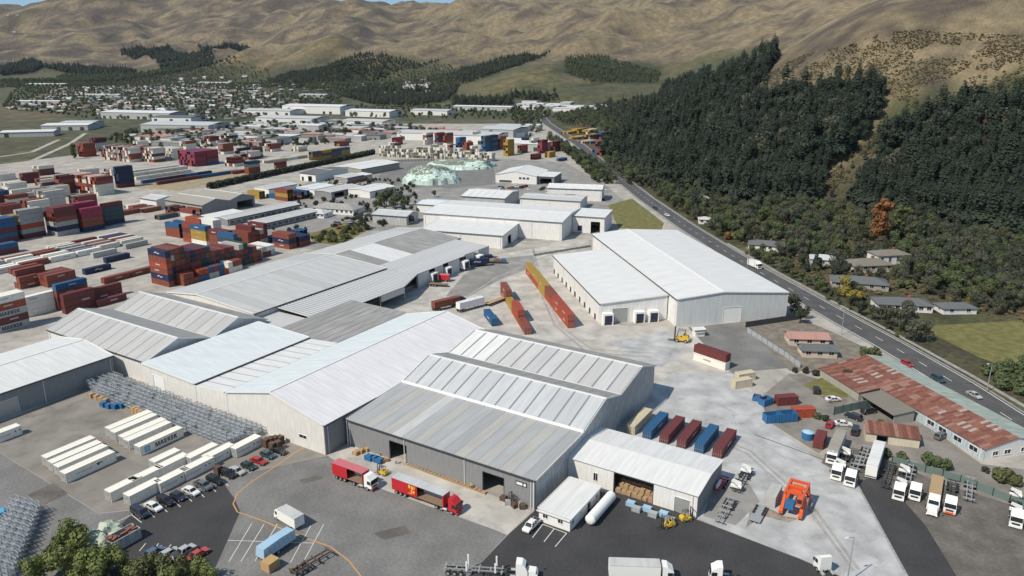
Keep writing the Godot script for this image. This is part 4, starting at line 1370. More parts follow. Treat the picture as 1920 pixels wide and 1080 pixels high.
func main_complex() -> void:
	var s = M.skylight
	# grey front warehouse with two monitor ridges behind its lean-to front
	var p := AB(-127.3, 126)
	var t := shed("warehouse", "grey front warehouse with mottled lean-to roof and two striped ridges behind", p.x, p.z, YA, 55.1, [[0, 7.2], [22.3, 8.6], [34.8, 12.4], [44, 9.8], [58, 12.7], [68.3, 9.4]], {
		"wall": M.wall_light, "wall_f": M.wall_grey, "roofs": [M.roof_grey, M.roof_grey2, M.roof_mid, M.roof_light, M.roof_mid],
		"panels": {0: [18, 0.06, M.skylight_pale, {2: M.roof_grey_tan, 4: M.roof_grey_tan, 5: M.roof_light, 7: M.roof_grey_tan, 11: M.roof_grey_tan, 13: M.roof_grey_tan, 15: M.roof_grey_tan}], 1: [13, 0.5, s], 3: [13, 0.5, s, {0: M.roof_white, 1: M.roof_white, 2: M.roof_white}]},
		"holes": {"f": [[14.0, 19.2, 0, 5.0, "open"], [41.4, 47.0, 0, 5.0, "open"]]}})
	var b := MB.new()
	b.box(-0.3, 55.4, 8.55, 9.2, -22.6, -22.2)
	part(t, "roof_flashing", b.mesh(), M.white_paint)
	for x in [0.4, 54.9]:
		b = MB.new()
		b.cyl(Vector3(x, 0, 0.35), Vector3(x, 7, 0.35), 0.12, 0.12, 8)
		part(t, "downpipe", b.mesh(), M.white_paint)
	var sg := MB.new()
	sg.box(50.2, 53.0, 4.6, 5.6, 0.02, 0.1)
	var sgn := part(t, "sign_board", sg.mesh(), M.black_text)
	sg = MB.new()
	sg.box(50.4, 51.9, 4.8, 5.4, 0.1, 0.13)
	sg.box(52.2, 52.8, 4.8, 5.4, 0.1, 0.13)
	part(sgn, "sign_face", sg.mesh(), M.white_paint)
	# tall white gabled hall; its ridge runs away from the camera
	p = AB(-128, 119)
	t = shed("warehouse", "tall white gabled hall in the middle of the joined warehouses", p.x, p.z, 58.2, 75, [[0, 8.2], [18.5, 12.5], [36, 8.3]], {"roofs": [M.roof_hall, M.roof_pale_blue], "wall_l": M.wall_pale, "wall_f": M.wall_grey, "panels": {0: [3, 0.06, M.skylight_pale], 1: [3, 0.06, M.skylight_pale]},
		"holes": {"l": [[6.5, 9.0, 2.4, 3.4, "window"]]}})
	# low white roof with skylight bars, left of the hall
	p = AB(-164.2, 119.2)
	shed("warehouse", "low white infill roof with grey skylight bars beside the tall hall", p.x, p.z, 58.2, 43, [[0, 7.9], [13.6, 6.7]], {"panels": {0: [11, 0.5, M.skylight_mid]}, "wall": M.wall_pale, "open": ["k", "f"], "trim": null})
	p = AB(-178, 119.4)
	shed("warehouse", "pale blue-white flat roofed warehouse between hall and ribbed twin sheds", p.x, p.z, 58.2, 42.5, [[0, 7.3], [24, 8.1]], {"roof": M.roof_pale_blue, "wall_l": M.wall_pale, "holes": {"l": [[14.5, 19.5, 0, 5.5, "roller"]]}})
	# twin ribbed sheds at the left
	p = AB(-258.5, 122)
	shed("warehouse", "twin ribbed grey sheds with two parallel ridges at the left", p.x, p.z, YA, 54, [[0, 7], [11.2, 11], [23.7, 7], [34, 11], [45.5, 7]], {"roofs": [M.roof_saw, M.roof_mid, M.roof_saw, M.roof_mid], "wall": M.wall_pale, "wall_r": M.roof_grey2, "panels": {0: [11, 0.32, M.skylight_mid], 2: [11, 0.32, M.skylight_mid]}})
	# white warehouse at the left edge
	p = AB(-217.5, 58)
	shed("warehouse", "white roofed warehouse with grey side wall cut by the left edge", p.x, p.z, 58.2, 61.5, [[0, 7.2], [15, 9.2], [30, 7.2]], {"wall_f": M.wall_grey, "holes": {"f": [[27.5, 33.5, 0, 4.6, "grey_roller"]]}})
	# long warehouse behind, two lengths
	p = AB(-211, 168)
	shed("warehouse", "long pale ribbed warehouse beside the corrugated loading canopy, near length", p.x, p.z, 58.2, 70, [[0, 7.7], [31, 9.6], [49, 7.6]], {"roof": M.roof_light, "wall": M.wall_pale, "panels": {0: [14, 0.3, M.skylight_mid], 1: [5, 0.1, M.skylight_pale]}})
	p = AB(-218, 238.4)
	shed("warehouse", "long grey roofed warehouse, the far length with white skylight sheets", p.x, p.z, 58.2, 64, [[0, 7.0], [24, 9.2], [42, 7.2]], {"roofs": [M.roof_mid, M.roof_light], "wall": M.wall_pale, "panels": {0: [12, 0.1, M.skylight_pale, {2: M.roof_white, 3: M.roof_white, 4: M.roof_white}], 1: [8, 0.1, M.skylight_pale]}})
	# corrugated loading canopy along it
	p = AB(-211.3, 178)
	t = thing("loading_canopy", "corrugated grey loading canopy with dark open bays along the long warehouse", "canopy", p.x, p.z, 58.2)
	var bays := [[0.0, 47.0, 21.5], [47.0, 64.0, 14.5], [64.0, 82.0, 14.5], [82.0, 100.0, 14.0], [100.0, 121.0, 13.0]]
	for q in bays:
		var n := int((q[1] - q[0]) / 1.5)
		for i in n:
			var x0: float = lerpf(q[0], q[1], float(i) / n)
			var x1: float = lerpf(q[0], q[1], (i + 1.0) / n)
			var xm := lerpf(x0, x1, 0.55)
			var zf: float = q[2]
			if q[0] == 47.0:
				zf = lerpf(21.5, 14.5, (i + 0.5) / n)
			var r := MB.new()
			var back := 0.5 if x0 < 60 else -6.4
			r.hexa([Vector3(x0, 6.3, zf), Vector3(xm, 6.3, zf), Vector3(xm, 7.1, back), Vector3(x0, 7.1, back), Vector3(x0, 6.45, zf), Vector3(xm, 6.45, zf), Vector3(xm, 7.25, back), Vector3(x0, 7.25, back)])
			part(t, "roof_sheet", r.mesh(), M.canopy_light)
			r = MB.new()
			r.hexa([Vector3(xm, 6.2, zf), Vector3(x1, 6.2, zf), Vector3(x1, 7.0, back), Vector3(xm, 7.0, back), Vector3(xm, 6.3, zf), Vector3(x1, 6.3, zf), Vector3(x1, 7.1, back), Vector3(xm, 7.1, back)])
			part(t, "skylight_sheet", r.mesh(), M.canopy_dark)
	for q in [[8.0, 22.0, 21.3, 21.3, 3.6], [33.0, 47.0, 21.3, 21.3, 3.6], [64.2, 72.0, 14.3, 14.3, 0.0], [76.0, 82.0, 14.3, 14.3, 0.0], [86.5, 95.0, 13.8, 13.8, 0.0], [100.5, 107.0, 13.6, 13.6, 0.0], [112.0, 121.0, 12.8, 12.8, 0.0]]:
		var n := int((q[1] - q[0]) / 2.2)
		for i in n:
			var r := MB.new()
			r.box(lerpf(q[0], q[1], float(i) / n) + 0.03, lerpf(q[0], q[1], (i + 1.0) / n) - 0.03, q[4], 6.1, q[2] - 0.12, q[2])
			part(t, "fascia_panel", r.mesh(), M.wall_galv)
	for x in [0.3, 15.0, 32.7, 47.2, 64.0, 82.0, 100.0, 121.0]:
		var r := MB.new()
		var zz := 21.0 if x < 50 else 14.0 if x < 85 else 12.6
		r.box(x - 0.18, x + 0.18, 0, 6.15, zz - 0.3, zz)
		part(t, "post", r.mesh(), M.steel_light)
	for x in [73.9, 84.3, 97.6, 109.6]:  # dock shelters
		var d := MB.new()
		d.box(x - 1.9, x + 1.9, 1.0, 4.6, 13.4, 16.2)
		part(t, "dock_shelter", d.mesh(), M.white_paint)
		d = MB.new()
		d.box(x - 1.4, x + 1.4, 1.1, 4.0, 16.2, 16.3)
		part(t, "dock_door", d.mesh(), M.navy)
	b = MB.new()
	b.box(0, 121, 0, 1.0, 2.0, 12.0)
	part(t, "dock_platform", b.mesh(), M.concrete_wall)
	# grey ribbed roof between canopy and hall, and the low box beside it
	p = AB(-193.5, 163)
	shed("warehouse", "weathered grey flat roof between the canopy and the tall white hall", p.x, p.z, YA, 29, [[0, 6.6], [35, 7.2]], {"roof": M.roof_mid, "panels": {0: [9, 0.15, M.skylight_pale]}, "wall": M.wall_pale, "trim": null})
	p = AB(-210, 166.5)
	shed("annexe", "small plain white flat roofed box at the canopy's near end", p.x, p.z, YA, 16, [[0, 5.4], [11.2, 5.6]], {"roof": M.roof_light, "cat": "shed"})
	# right: small white store and cabin
	p = AB(-73.0, 141.3)
	t = shed("store_shed", "white roofed store shed with a wide dark doorway full of cartons", p.x, p.z, YA, 31.8, [[0, 5.4], [8.6, 6.3], [17.2, 5.4]], {"cat": "shed", "wall_r": M.wall_grey, "trim": null, "holes": {"f": [[7.4, 8.4, 1.4, 3.4, "window"], [12.5, 21.8, 0, 4.9, "open"], [26.8, 30.2, 0, 3.6, "grey_roller"]]}})
	p = AB(-69.3, 122.6)
	shed("site_cabin", "white flat roofed site office cabin beside the white tank", p.x, p.z, YA, 7.4, [[0, 2.95], [14.3, 3.1]], {"cat": "cabin", "wall": M.white_paint, "over": 0.12, "gutter": M.trim, "holes": {"f": [[1.0, 2.1, 1.2, 2.1, "window"], [4.6, 5.7, 1.2, 2.1, "window"]], "r": [[0.8, 1.8, 1.2, 2.1, "window"], [4.6, 5.2, 1.4, 2.0, "window"], [8.3, 9.4, 0, 2.1, "open"], [12.2, 13.1, 1.2, 2.1, "window"]]}})
	# big white warehouse with loading docks beside the road
	var UB := Vector3(0.98181, 0, -0.18984)
	var VB := Vector3(-0.18984, 0, -0.98181)
	p = UB * 152.2 + VB * 246
	t = shed("warehouse", "largest white roofed warehouse with galvanised gable end beside the road", p.x, p.z, YB + 90, 105.5, [[0, 10.4], [26, 12.1], [43.8, 10.4]], {"roof": M.roof_white, "wall_l": M.wall_galv, "wall_r": M.wall_white, "panels": {0: [4, 0.04, M.trim], 1: [4, 0.04, M.trim]}, "holes": {"l": [[18.5, 25.5, 0, 6.0, "roller"]]}})
	p = UB * 108.2 + VB * 253.8
	t = shed("warehouse", "white lean-to warehouse with three dock shelters below the largest roof", p.x, p.z, YB + 90, 71, [[0, 9.6], [26.2, 7.8]], {"roof": M.roof_white, "open": ["f"], "wall_l": M.wall_white, "panels": {0: [3, 0.04, M.trim]}, "holes": {"l": [[15.5, 21.5, 0, 5.6, "grey_roller"]]}})
	for d in [[-6.0, 0], [-11.5, 0], [-23.6, 0]]:
		b = MB.new()
		b.box(-2.2, -0.02, 0.9, 4.4, d[0] - 1.9, d[0] + 1.9)
		b.box(-2.2, -0.02, 0, 0.9, d[0] - 1.9, d[0] - 1.5)
		b.box(-2.2, -0.02, 0, 0.9, d[0] + 1.5, d[0] + 1.9)
		part(t, "dock_shelter", b.mesh(), M.white_paint)
		b = MB.new()
		b.box(-2.26, -2.2, 0.95, 3.7, d[0] - 1.4, d[0] + 1.4)
		part(t, "dock_door", b.mesh(), M.navy)
	for i in 10:  # doors along the long left side
		b = MB.new()
		b.box(5.0 + i * 7.0, 6.3 + i * 7.0, 0, 2.2, -26.5, -26.44)
		part(t, "side_door", b.mesh(), M.steel_dark)
	# far white warehouse group
	p = Vector3(-49.6, 0, -420.6)
	var U := Vector3(0.949, 0, 0.314)
	var V := Vector3(0.314, 0, -0.949)
	shed("warehouse", "far white warehouse with long plain front behind the loading yard", p.x, p.z, -18.3, 80, [[0, 10], [20, 11.2], [41, 10]], {"panels": {0: [5, 0.05, M.trim]}})
	var q := p + U * 80.3 + V * 22.5
	shed("warehouse", "right wing of the far white warehouse with one dark doorway", q.x, q.z, -18.3, 18, [[0, 9.3], [21, 9.6]], {"holes": {"f": [[10.5, 15.5, 0, 6.5, "open"], [3, 5.6, 1, 4, "dock"]]}})
	q = p + U * 10.3 + V * -26.5
	shed("warehouse", "low white box built against the front of the far warehouse", q.x, q.z, -18.3, 45.5, [[0, 6.9], [26, 7.8]], {"holes": {"r": [[9, 14, 0, 4.6, "open"]]}})


func other_sheds() -> void:
	var gb := func(called, label, x, z, yaw, L, D, h, rise, o):  # a plain gabled or flat shed
		return shed(called, label, x, z, yaw, L, [[0, h], [D / 2.0, h + rise], [D, h]] if rise > 0 else [[0, h], [D, h + 0.4]], o)
	var g := {"roof": M.roof_olive, "wall": M.wall_olive, "group": ""}
	shed("warehouse", "olive grey twin gabled shed beside the container yard", -219.4, -477.4, YA, 36, [[0, 7], [10, 9.6], [20, 7], [30, 9.6], [40, 7]], {"roofs": [M.roof_olive, M.roof_dark, M.roof_olive, M.roof_dark], "wall": M.wall_olive, "wall_r": M.wall_grey, "holes": {"r": [[26, 38, 0, 5, "open"]]}})
	gb.call("shed", "small white shed attached left of the olive twin gabled shed", -241.1, -489.7, YA, 17, 16, 6, 1.2, {"roof": M.roof_light, "cat": "shed"})
	var win := []
	for i in 12: win.append([1.5 + i * 4.4, 4.6 + i * 4.4, 1.0, 2.6, "window"])
	shed("office_block", "long low white roofed office block, the rear one of two", -163.9, -431.8, 58.2, 55, [[0, 3.8], [6, 4.8], [12, 3.8]], {"roof": M.roof_light, "wall": M.wall_grey, "cat": "office", "holes": {"f": win}})
	shed("office_block", "long low white roofed office block, the front one of two", -140, -422, 58.2, 42, [[0, 3.6], [6.5, 4.6], [13, 3.6]], {"roof": M.roof_light, "wall": M.wall_grey, "cat": "office", "holes": {"f": win.slice(0, 9)}})
	gb.call("shed", "cream flat roofed shed at the near end of the office blocks", -174.7, -437.6, 58.2, 22, 10, 3.6, 0, {"roof": M.roof_white, "wall": M.wall_cream, "cat": "shed"})
	house("office_house", "grey hip roofed office with white window bands by the lawn", -125.7, -472.2, YA + 12, 30, 13, 3.4, M.wall_white, M.roof_mid, {"windows": 9, "cat": "office"})
	house("office_house", "small hip roofed white office nearest the lawn", -125.9, -457.5, YA + 12, 13, 10, 3.0, M.wall_white, M.roof_light, {"windows": 5, "cat": "office"})
	gb.call("shed", "grey gabled shed with a hedge along its front", -82, -440.5, -18.3, 22, 16, 5.2, 1.4, {"roof": M.roof_grey2, "wall": M.wall_light, "cat": "shed"})
	gb.call("shed", "white shed with dark rear roof and arched doors beside the hedge wall", -166.8, -599.5, YA, 17, 36, 6, 1.2, {"roof": M.roof_dark, "cat": "shed", "holes": {"f": [[2, 4, 0, 3, "open"], [9, 13, 0, 4, "open"]]}})
	gb.call("shed", "wide pale roofed shed with a dark side wall by the bare yard", -122.7, -621.5, 58.2, 48, 30, 5.5, 1.0, {"roof": M.roof_white, "wall": M.wall_olive, "cat": "shed"})
	gb.call("shed", "grey green flat shed beside the red boundary wall", -125.7, -581.4, 58.2, 18, 14, 4.6, 0, {"roof": M.roof_light, "wall": M.wall_olive, "cat": "shed"})
	gb.call("shed", "small cream flat shed in front of the wide pale roof", -119.5, -591.6, 58.2, 16, 11, 4.0, 0, {"roof": M.roof_white, "wall": M.wall_cream, "cat": "shed"})
	gb.call("shed", "grey white gabled shed right of the stacked yellow containers", -170.3, -530.8, 58.2, 26, 15, 4.6, 0.8, {"roof": M.roof_light, "cat": "shed"})
	gb.call("shed", "white flat roofed shed with a shaded open front", -124.2, -520.4, 58.2, 30, 16, 4.2, 0.6, {"roof": M.roof_light, "wall": M.wall_grey, "cat": "shed", "holes": {"f": [[3, 12, 0, 3, "open"]]}})
	gb.call("shed", "pale blue roofed shed behind the white open fronted shed", -139, -532.9, 58.2, 20, 18, 4.0, 0.6, {"roof": M.roof_pale_blue, "cat": "shed"})
	gb.call("shed", "white gabled shed behind the dark garden trees", -97.7, -520.4, 58.2, 26, 20, 4.6, 1.2, {"roof": M.roof_white, "cat": "shed"})
	shed("warehouse", "ribbed white warehouse in front of the pale glass heap", -33.2, -493.4, -18.3, 30, [[0, 6.6], [15, 8.4], [30, 6.6]], {"panels": {0: [6, 0.3, M.skylight_pale]}, "wall": M.wall_light})
	gb.call("shed", "low white shed with blue grey roof left of the ribbed warehouse", -59.9, -473.9, -18.3, 26, 18, 5, 0.8, {"roof": M.roof_pale_blue, "cat": "shed"})
	shed("workshop", "white gabled workshop with a dark triangular front beside the glass heap", 18.7, -578.9, 72, 34, [[0, 6.2], [17, 9.4], [33, 6.2]], {"roof": M.roof_white, "wall": M.wall_white, "wall_l": M.wall_white, "cat": "workshop", "holes": {"l": [[6, 8, 3.4, 5, "window"], [9, 11, 3.4, 5, "window"], [12, 14, 3.4, 5, "window"], [20, 30, 0.4, 2.2, "window"]]}})
	gb.call("shed", "white flat extension with a dark open side right of the workshop", 19.6, -581.4, -18.3, 13, 22, 6, 0, {"cat": "shed", "wall": M.wall_grey, "holes": {"f": [[2, 11, 0, 4.6, "open"]]}})
	shed("shed", "white gabled shed with blank front beside the road bend", 24.1, -516.4, -12, 37, [[0, 8], [9, 9.6], [18, 8]], {"cat": "shed", "holes": {"f": [[12, 19, 0, 4, "open"]]}})
	gb.call("shed", "low grey flat roof beyond the far white warehouse", 5.2, -489.7, -18.3, 40, 20, 6, 0.8, {"roof": M.roof_light, "cat": "shed"})
	# heaps of pale green crushed glass
	heap("large heap of pale green crushed glass with a grey cap", -61.4, -591.6, 24, 13, 12.5, 5)
	heap("low heap of pale green crushed glass behind the large one", -43, -670.5, 28, 18, 7.5, 9)
	# solid yard walls
	wall_run("yard_wall", "dark retaining wall along the bare asphalt yard", [-116.2, -701.4, -71.9, -712.4], 2.4, M.concrete_wall)
	wall_run("yard_wall", "red boundary wall beside the grey green shed", [-125, -573.9, -113.5, -599.5], 2.6, M.rust1)
	wall_run("timber_fence", "black slatted fence at the foot of the largest warehouse gable", [84.9, -260.9, 108.7, -270.2], 2.2, M.steel_dark)
	wall_run("concrete_barrier", "low concrete ramp wall beside the far warehouse", [11.3, -363.6, 40.7, -382.1], 1.1, M.concrete_wall)
	wall_run("mesh_fence", "green mesh fence along the back of the truck park", [92.3, -164.8, 103.9, -155.9, 112.4, -145], 1.9, M.mesh_green)
	wall_run("mesh_fence", "dark green fence beside the rusty roofed workshop", [88.6, -190.6, 105.4, -197.6], 2.4, M.mesh_green)
	wall_run("site_fence", "grey mesh fence around the brick house plot", [84, -256.4, 89.5, -233.3, 91.2, -223.4], 1.8, M.galvanised)


func heap(label: String, x: float, z: float, rx: float, rz: float, h: float, sd: int) -> void:
	var t := thing("glass_heap", label, "heap", x, z, 20)
	for cap in 2:
		var b := MB.new()
		var n := 84
		var m := 30
		var pts := []
		for j in m:
			for i in n:
				var a := TAU * i / n
				var f := lerpf(0.0 if cap == 0 else 0.22, 1.0, j / (m - 1.0))
				var k := noise.get_noise_2d(cos(a) * 60 * (1 - f) + sd * 99, sin(a) * 60 * (1 - f)) * 0.5 + rng.randf_range(-0.03, 0.03)
				var up := 0.0 if cap == 0 else 0.25
				pts.append(Vector3(cos(a) * rx * (1.0 - f * 0.97) * (1 + k), h * pow(sin(f * PI / 2), 0.5) * (1 + k * 0.7) - 0.1 + up, sin(a) * rz * (1.0 - f * 0.97) * (1 + k)))
		for j in m - 1:
			for i in n:
				if cap == 1 and noise.get_noise_2d(i * 3.0 + sd, j * 3.0) > 0.16: continue
				var u := j * n + i
				var w := j * n + (i + 1) % n
				b.quad(pts[w], pts[u], pts[u + n], pts[w + n])
		part(t, "pale_glass" if cap == 0 else "grey_cap", b.mesh(), M.glass_heap if cap == 0 else M.heap_grey)


func wall_run(called: String, label: String, pts: Array, h: float, m: Material) -> void:
	var t := thing(called, label, "fence" if called.contains("fence") else "wall", pts[0], pts[1])
	for i in range(0, pts.size() - 2, 2):
		var p := Vector3(pts[i] - pts[0], 0, pts[i + 1] - pts[1])
		var q := Vector3(pts[i + 2] - pts[0], 0, pts[i + 3] - pts[1])
		var n := maxi(1, int((q - p).length() / 3.0))
		for j in n:
			var b := MB.new()
			var s := p.lerp(q, float(j) / n)
			var e := p.lerp(q, (j + 1.0) / n)
			b.bar(s.lerp(e, 0.03) + Vector3(0, h / 2, 0), e.lerp(s, 0.03) + Vector3(0, h / 2, 0), 0.12, h - 0.1)
			part(t, "panel", b.mesh(), m)
			b = MB.new()
			b.box(s.x - 0.08, s.x + 0.08, 0, h + 0.1, s.z - 0.08, s.z + 0.08)
			part(t, "post", b.mesh(), M.steel_dark)


var house_spots := []


func clear_of_houses(x: float, z: float) -> bool:  # gardens stay open in front of the houses
	for q in house_spots:
		if x > q[0] - 2 and x < q[0] + q[2] + 2 and z > q[1] - 11 and z < q[1] + 7: return false
	return true


func right_side() -> void:
	# long workshop under rusty sheets beside the road
	var rp := {}
	var rp2 := {}
	for j in 60:
		rp[j] = M["rust%d" % [0, 1, 0, 2, 1, 3, 0, 1, 2, 1][rng.randi() % 10]]
		rp2[j] = M["rust%d" % [0, 1, 2, 3, 1, 4, 1, 3, 0, 0][rng.randi() % 10]]
	shed("workshop", "long old workshop under patched rusty roof sheets beside the road", 101.6, -219.6, -76, 55.5, [[0, 3.2], [2.4, 3.7], [4.8, 4.2], [7.2, 4.66], [9.5, 5.1], [14, 4.1], [18.5, 3.1]], {"cat": "workshop", "trim": null, "wall": M.wall_blue, "wall_r": M.wall_white, "roofs": [M.rust0, M.rust1, M.rust0, M.rust1, M.roof_green, M.roof_green],
		"panels": {0: [60, 0.02, M.steel_dark, rp], 1: [60, 0.02, M.steel_dark, rp2], 2: [58, 0.02, M.steel_dark, rp], 3: [57, 0.02, M.steel_dark, rp2], 4: [23, 0.02, M.steel_dark], 5: [23, 0.02, M.steel_dark]},
		"holes": {"f": [[37, 39.4, 1.0, 2.3, "window"], [41, 43.5, 1.0, 2.3, "window"], [46, 48.5, 1.0, 2.3, "window"], [51, 53.5, 1.0, 2.3, "window"], [16, 26, 0, 2.8, "open"]], "r": [[2.5, 4.2, 1.0, 2.2, "window"], [6, 8, 1.0, 2.2, "window"], [11, 13, 1.0, 2.2, "window"]]}})
	shed("workshop_wing", "rusty roofed wing on the far left side of the long workshop", 94.6, -218.2, -76, 19, [[0, 2.5], [3.4, 2.8], [6.9, 3.1]], {"cat": "workshop", "trim": null, "wall": M.wall_olive, "open": ["k"], "panels": {0: [21, 0.02, M.steel_dark, rp], 1: [20, 0.02, M.steel_dark, rp2]}})
	shed("lean_to", "dark grey lean-to roof on the left side of the rusty workshop", 99.0, -197.6, -76, 13, [[0, 2.7], [6.5, 3.3]], {"cat": "shed", "trim": null, "roof": M.roof_brown, "wall": M.wall_olive, "open": ["f"]})
	shed("rusty_shed", "cream shed with a rusty striped roof behind the parked trucks", 90.7, -175.7, YA + 14, 12.4, [[0, 2.5], [5.2, 3.3]], {"cat": "shed", "trim": null, "wall": M.wall_cream, "panels": {0: [13, 0.04, M.rust2, rp]}, "holes": {"f": [[2.6, 5.0, 0, 2.0, "open"]]}})
	house("brick_house", "pink walled cottage with black front roof on the verge plot", 95.1, -232.3, YA + 27, 11, 6, 2.6, M.wall_pink, M.roof_dark, {"windows": 3, "hip": 0.0, "pitch": 0.3})
	house("brick_house", "rear wing of the cottage with a faded red roof", 94.6, -242.9, YA + 27, 13, 7, 2.8, M.wall_pink, M.roof_pink, {"windows": 3, "hip": 0.0, "pitch": 0.3})
	for q in [
		["white house with a long blue grey roof beside the open field", 141.4, -279.6, -8, 20, 9, 3.0, "wall_white", "roof_dark", 7],
		["grey roofed garage with a green door right of the white house", 164.4, -275.2, 2, 13, 7, 2.6, "wall_white", "roof_dark", 2],
		["house with a broad pale brown roof among the hillside trees", 154.6, -332.1, 8, 19, 11, 3.6, "wall_cream", "roof_brown", 5],
		["upper split level house with a brown roof and white gable", 170.8, -343.9, 8, 16, 9, 5.4, "wall_white", "roof_brown", 4],
		["small pale blue house half hidden by trees", 139.9, -345.8, -20, 11, 8, 3.6, "wall_blue", "roof_grey2", 3],
		["dark roofed bungalow behind the yellow tree", 136, -309.9, -15, 22, 10, 3.0, "wall_olive", "roof_dark", 5],
		["low dark roofed house close to the road trees", 119.9, -376.5, -20, 17, 9, 3.0, "wall_white", "roof_dark", 4],
		["tiny white house front above the road", 109.2, -437.6, -10, 7, 6, 3.0, "wall_white", "roof_light", 2],
		["white house glimpsed high in the dark pines", 120.5, -500.8, 0, 10, 7, 4.0, "wall_white", "roof_light", 3]]:
		var y := height(q[1], q[2])
		house_spots.append([q[1], q[2], q[4]])
		house("hillside_house", q[0], q[1], q[2], q[3], q[4], q[5], q[6], M[q[7]], M[q[8]], {"windows": q[9], "y": y, "bot": 0.0, "chimney": q[4] > 15, "group": "houses on the slope"})
	lay("field", M.grass, 0.03, [148, -262, 153, -232, 165, -205, 200, -190, 215, -215, 200, -270])


func far_shed(label: String, x: float, z: float, L: float, D: float, h: float, roof: Material, yaw: float, wall: Material) -> void:
	var t := thing("factory", label, "factory", x, z, yaw, "factories of the far industrial area", height(x, z))
	var b := MB.new()
	b.box(0, L, -2, h, -D, 0)
	part(t, "wall", b.mesh(), wall)
	b = MB.new()
	b.hexa([Vector3(-0.5, h, 0.5), Vector3(L + 0.5, h, 0.5), Vector3(L + 0.5, h + D * 0.035, -D / 2), Vector3(-0.5, h + D * 0.035, -D / 2), Vector3(-0.5, h + 0.3, 0.5), Vector3(L + 0.5, h + 0.3, 0.5), Vector3(L + 0.5, h + 0.3 + D * 0.035, -D / 2), Vector3(-0.5, h + 0.3 + D * 0.035, -D / 2)])
	b.hexa([Vector3(-0.5, h + D * 0.035, -D / 2), Vector3(L + 0.5, h + D * 0.035, -D / 2), Vector3(L + 0.5, h, -D - 0.5), Vector3(-0.5, h, -D - 0.5), Vector3(-0.5, h + 0.3 + D * 0.035, -D / 2), Vector3(L + 0.5, h + 0.3 + D * 0.035, -D / 2), Vector3(L + 0.5, h + 0.3, -D - 0.5), Vector3(-0.5, h + 0.3, -D - 0.5)])
	part(t, "roof", b.mesh(), roof)
	var n := int(L / 12.0)
	for i in n:
		if rng.randf() < 0.45:
			b = MB.new()
			var c := L * (i + 0.5) / n
			b.box(c - 2.4, c + 2.4, 0, 4.2, 0, 0.12)
			part(t, "door", b.mesh(), M.steel_dark)


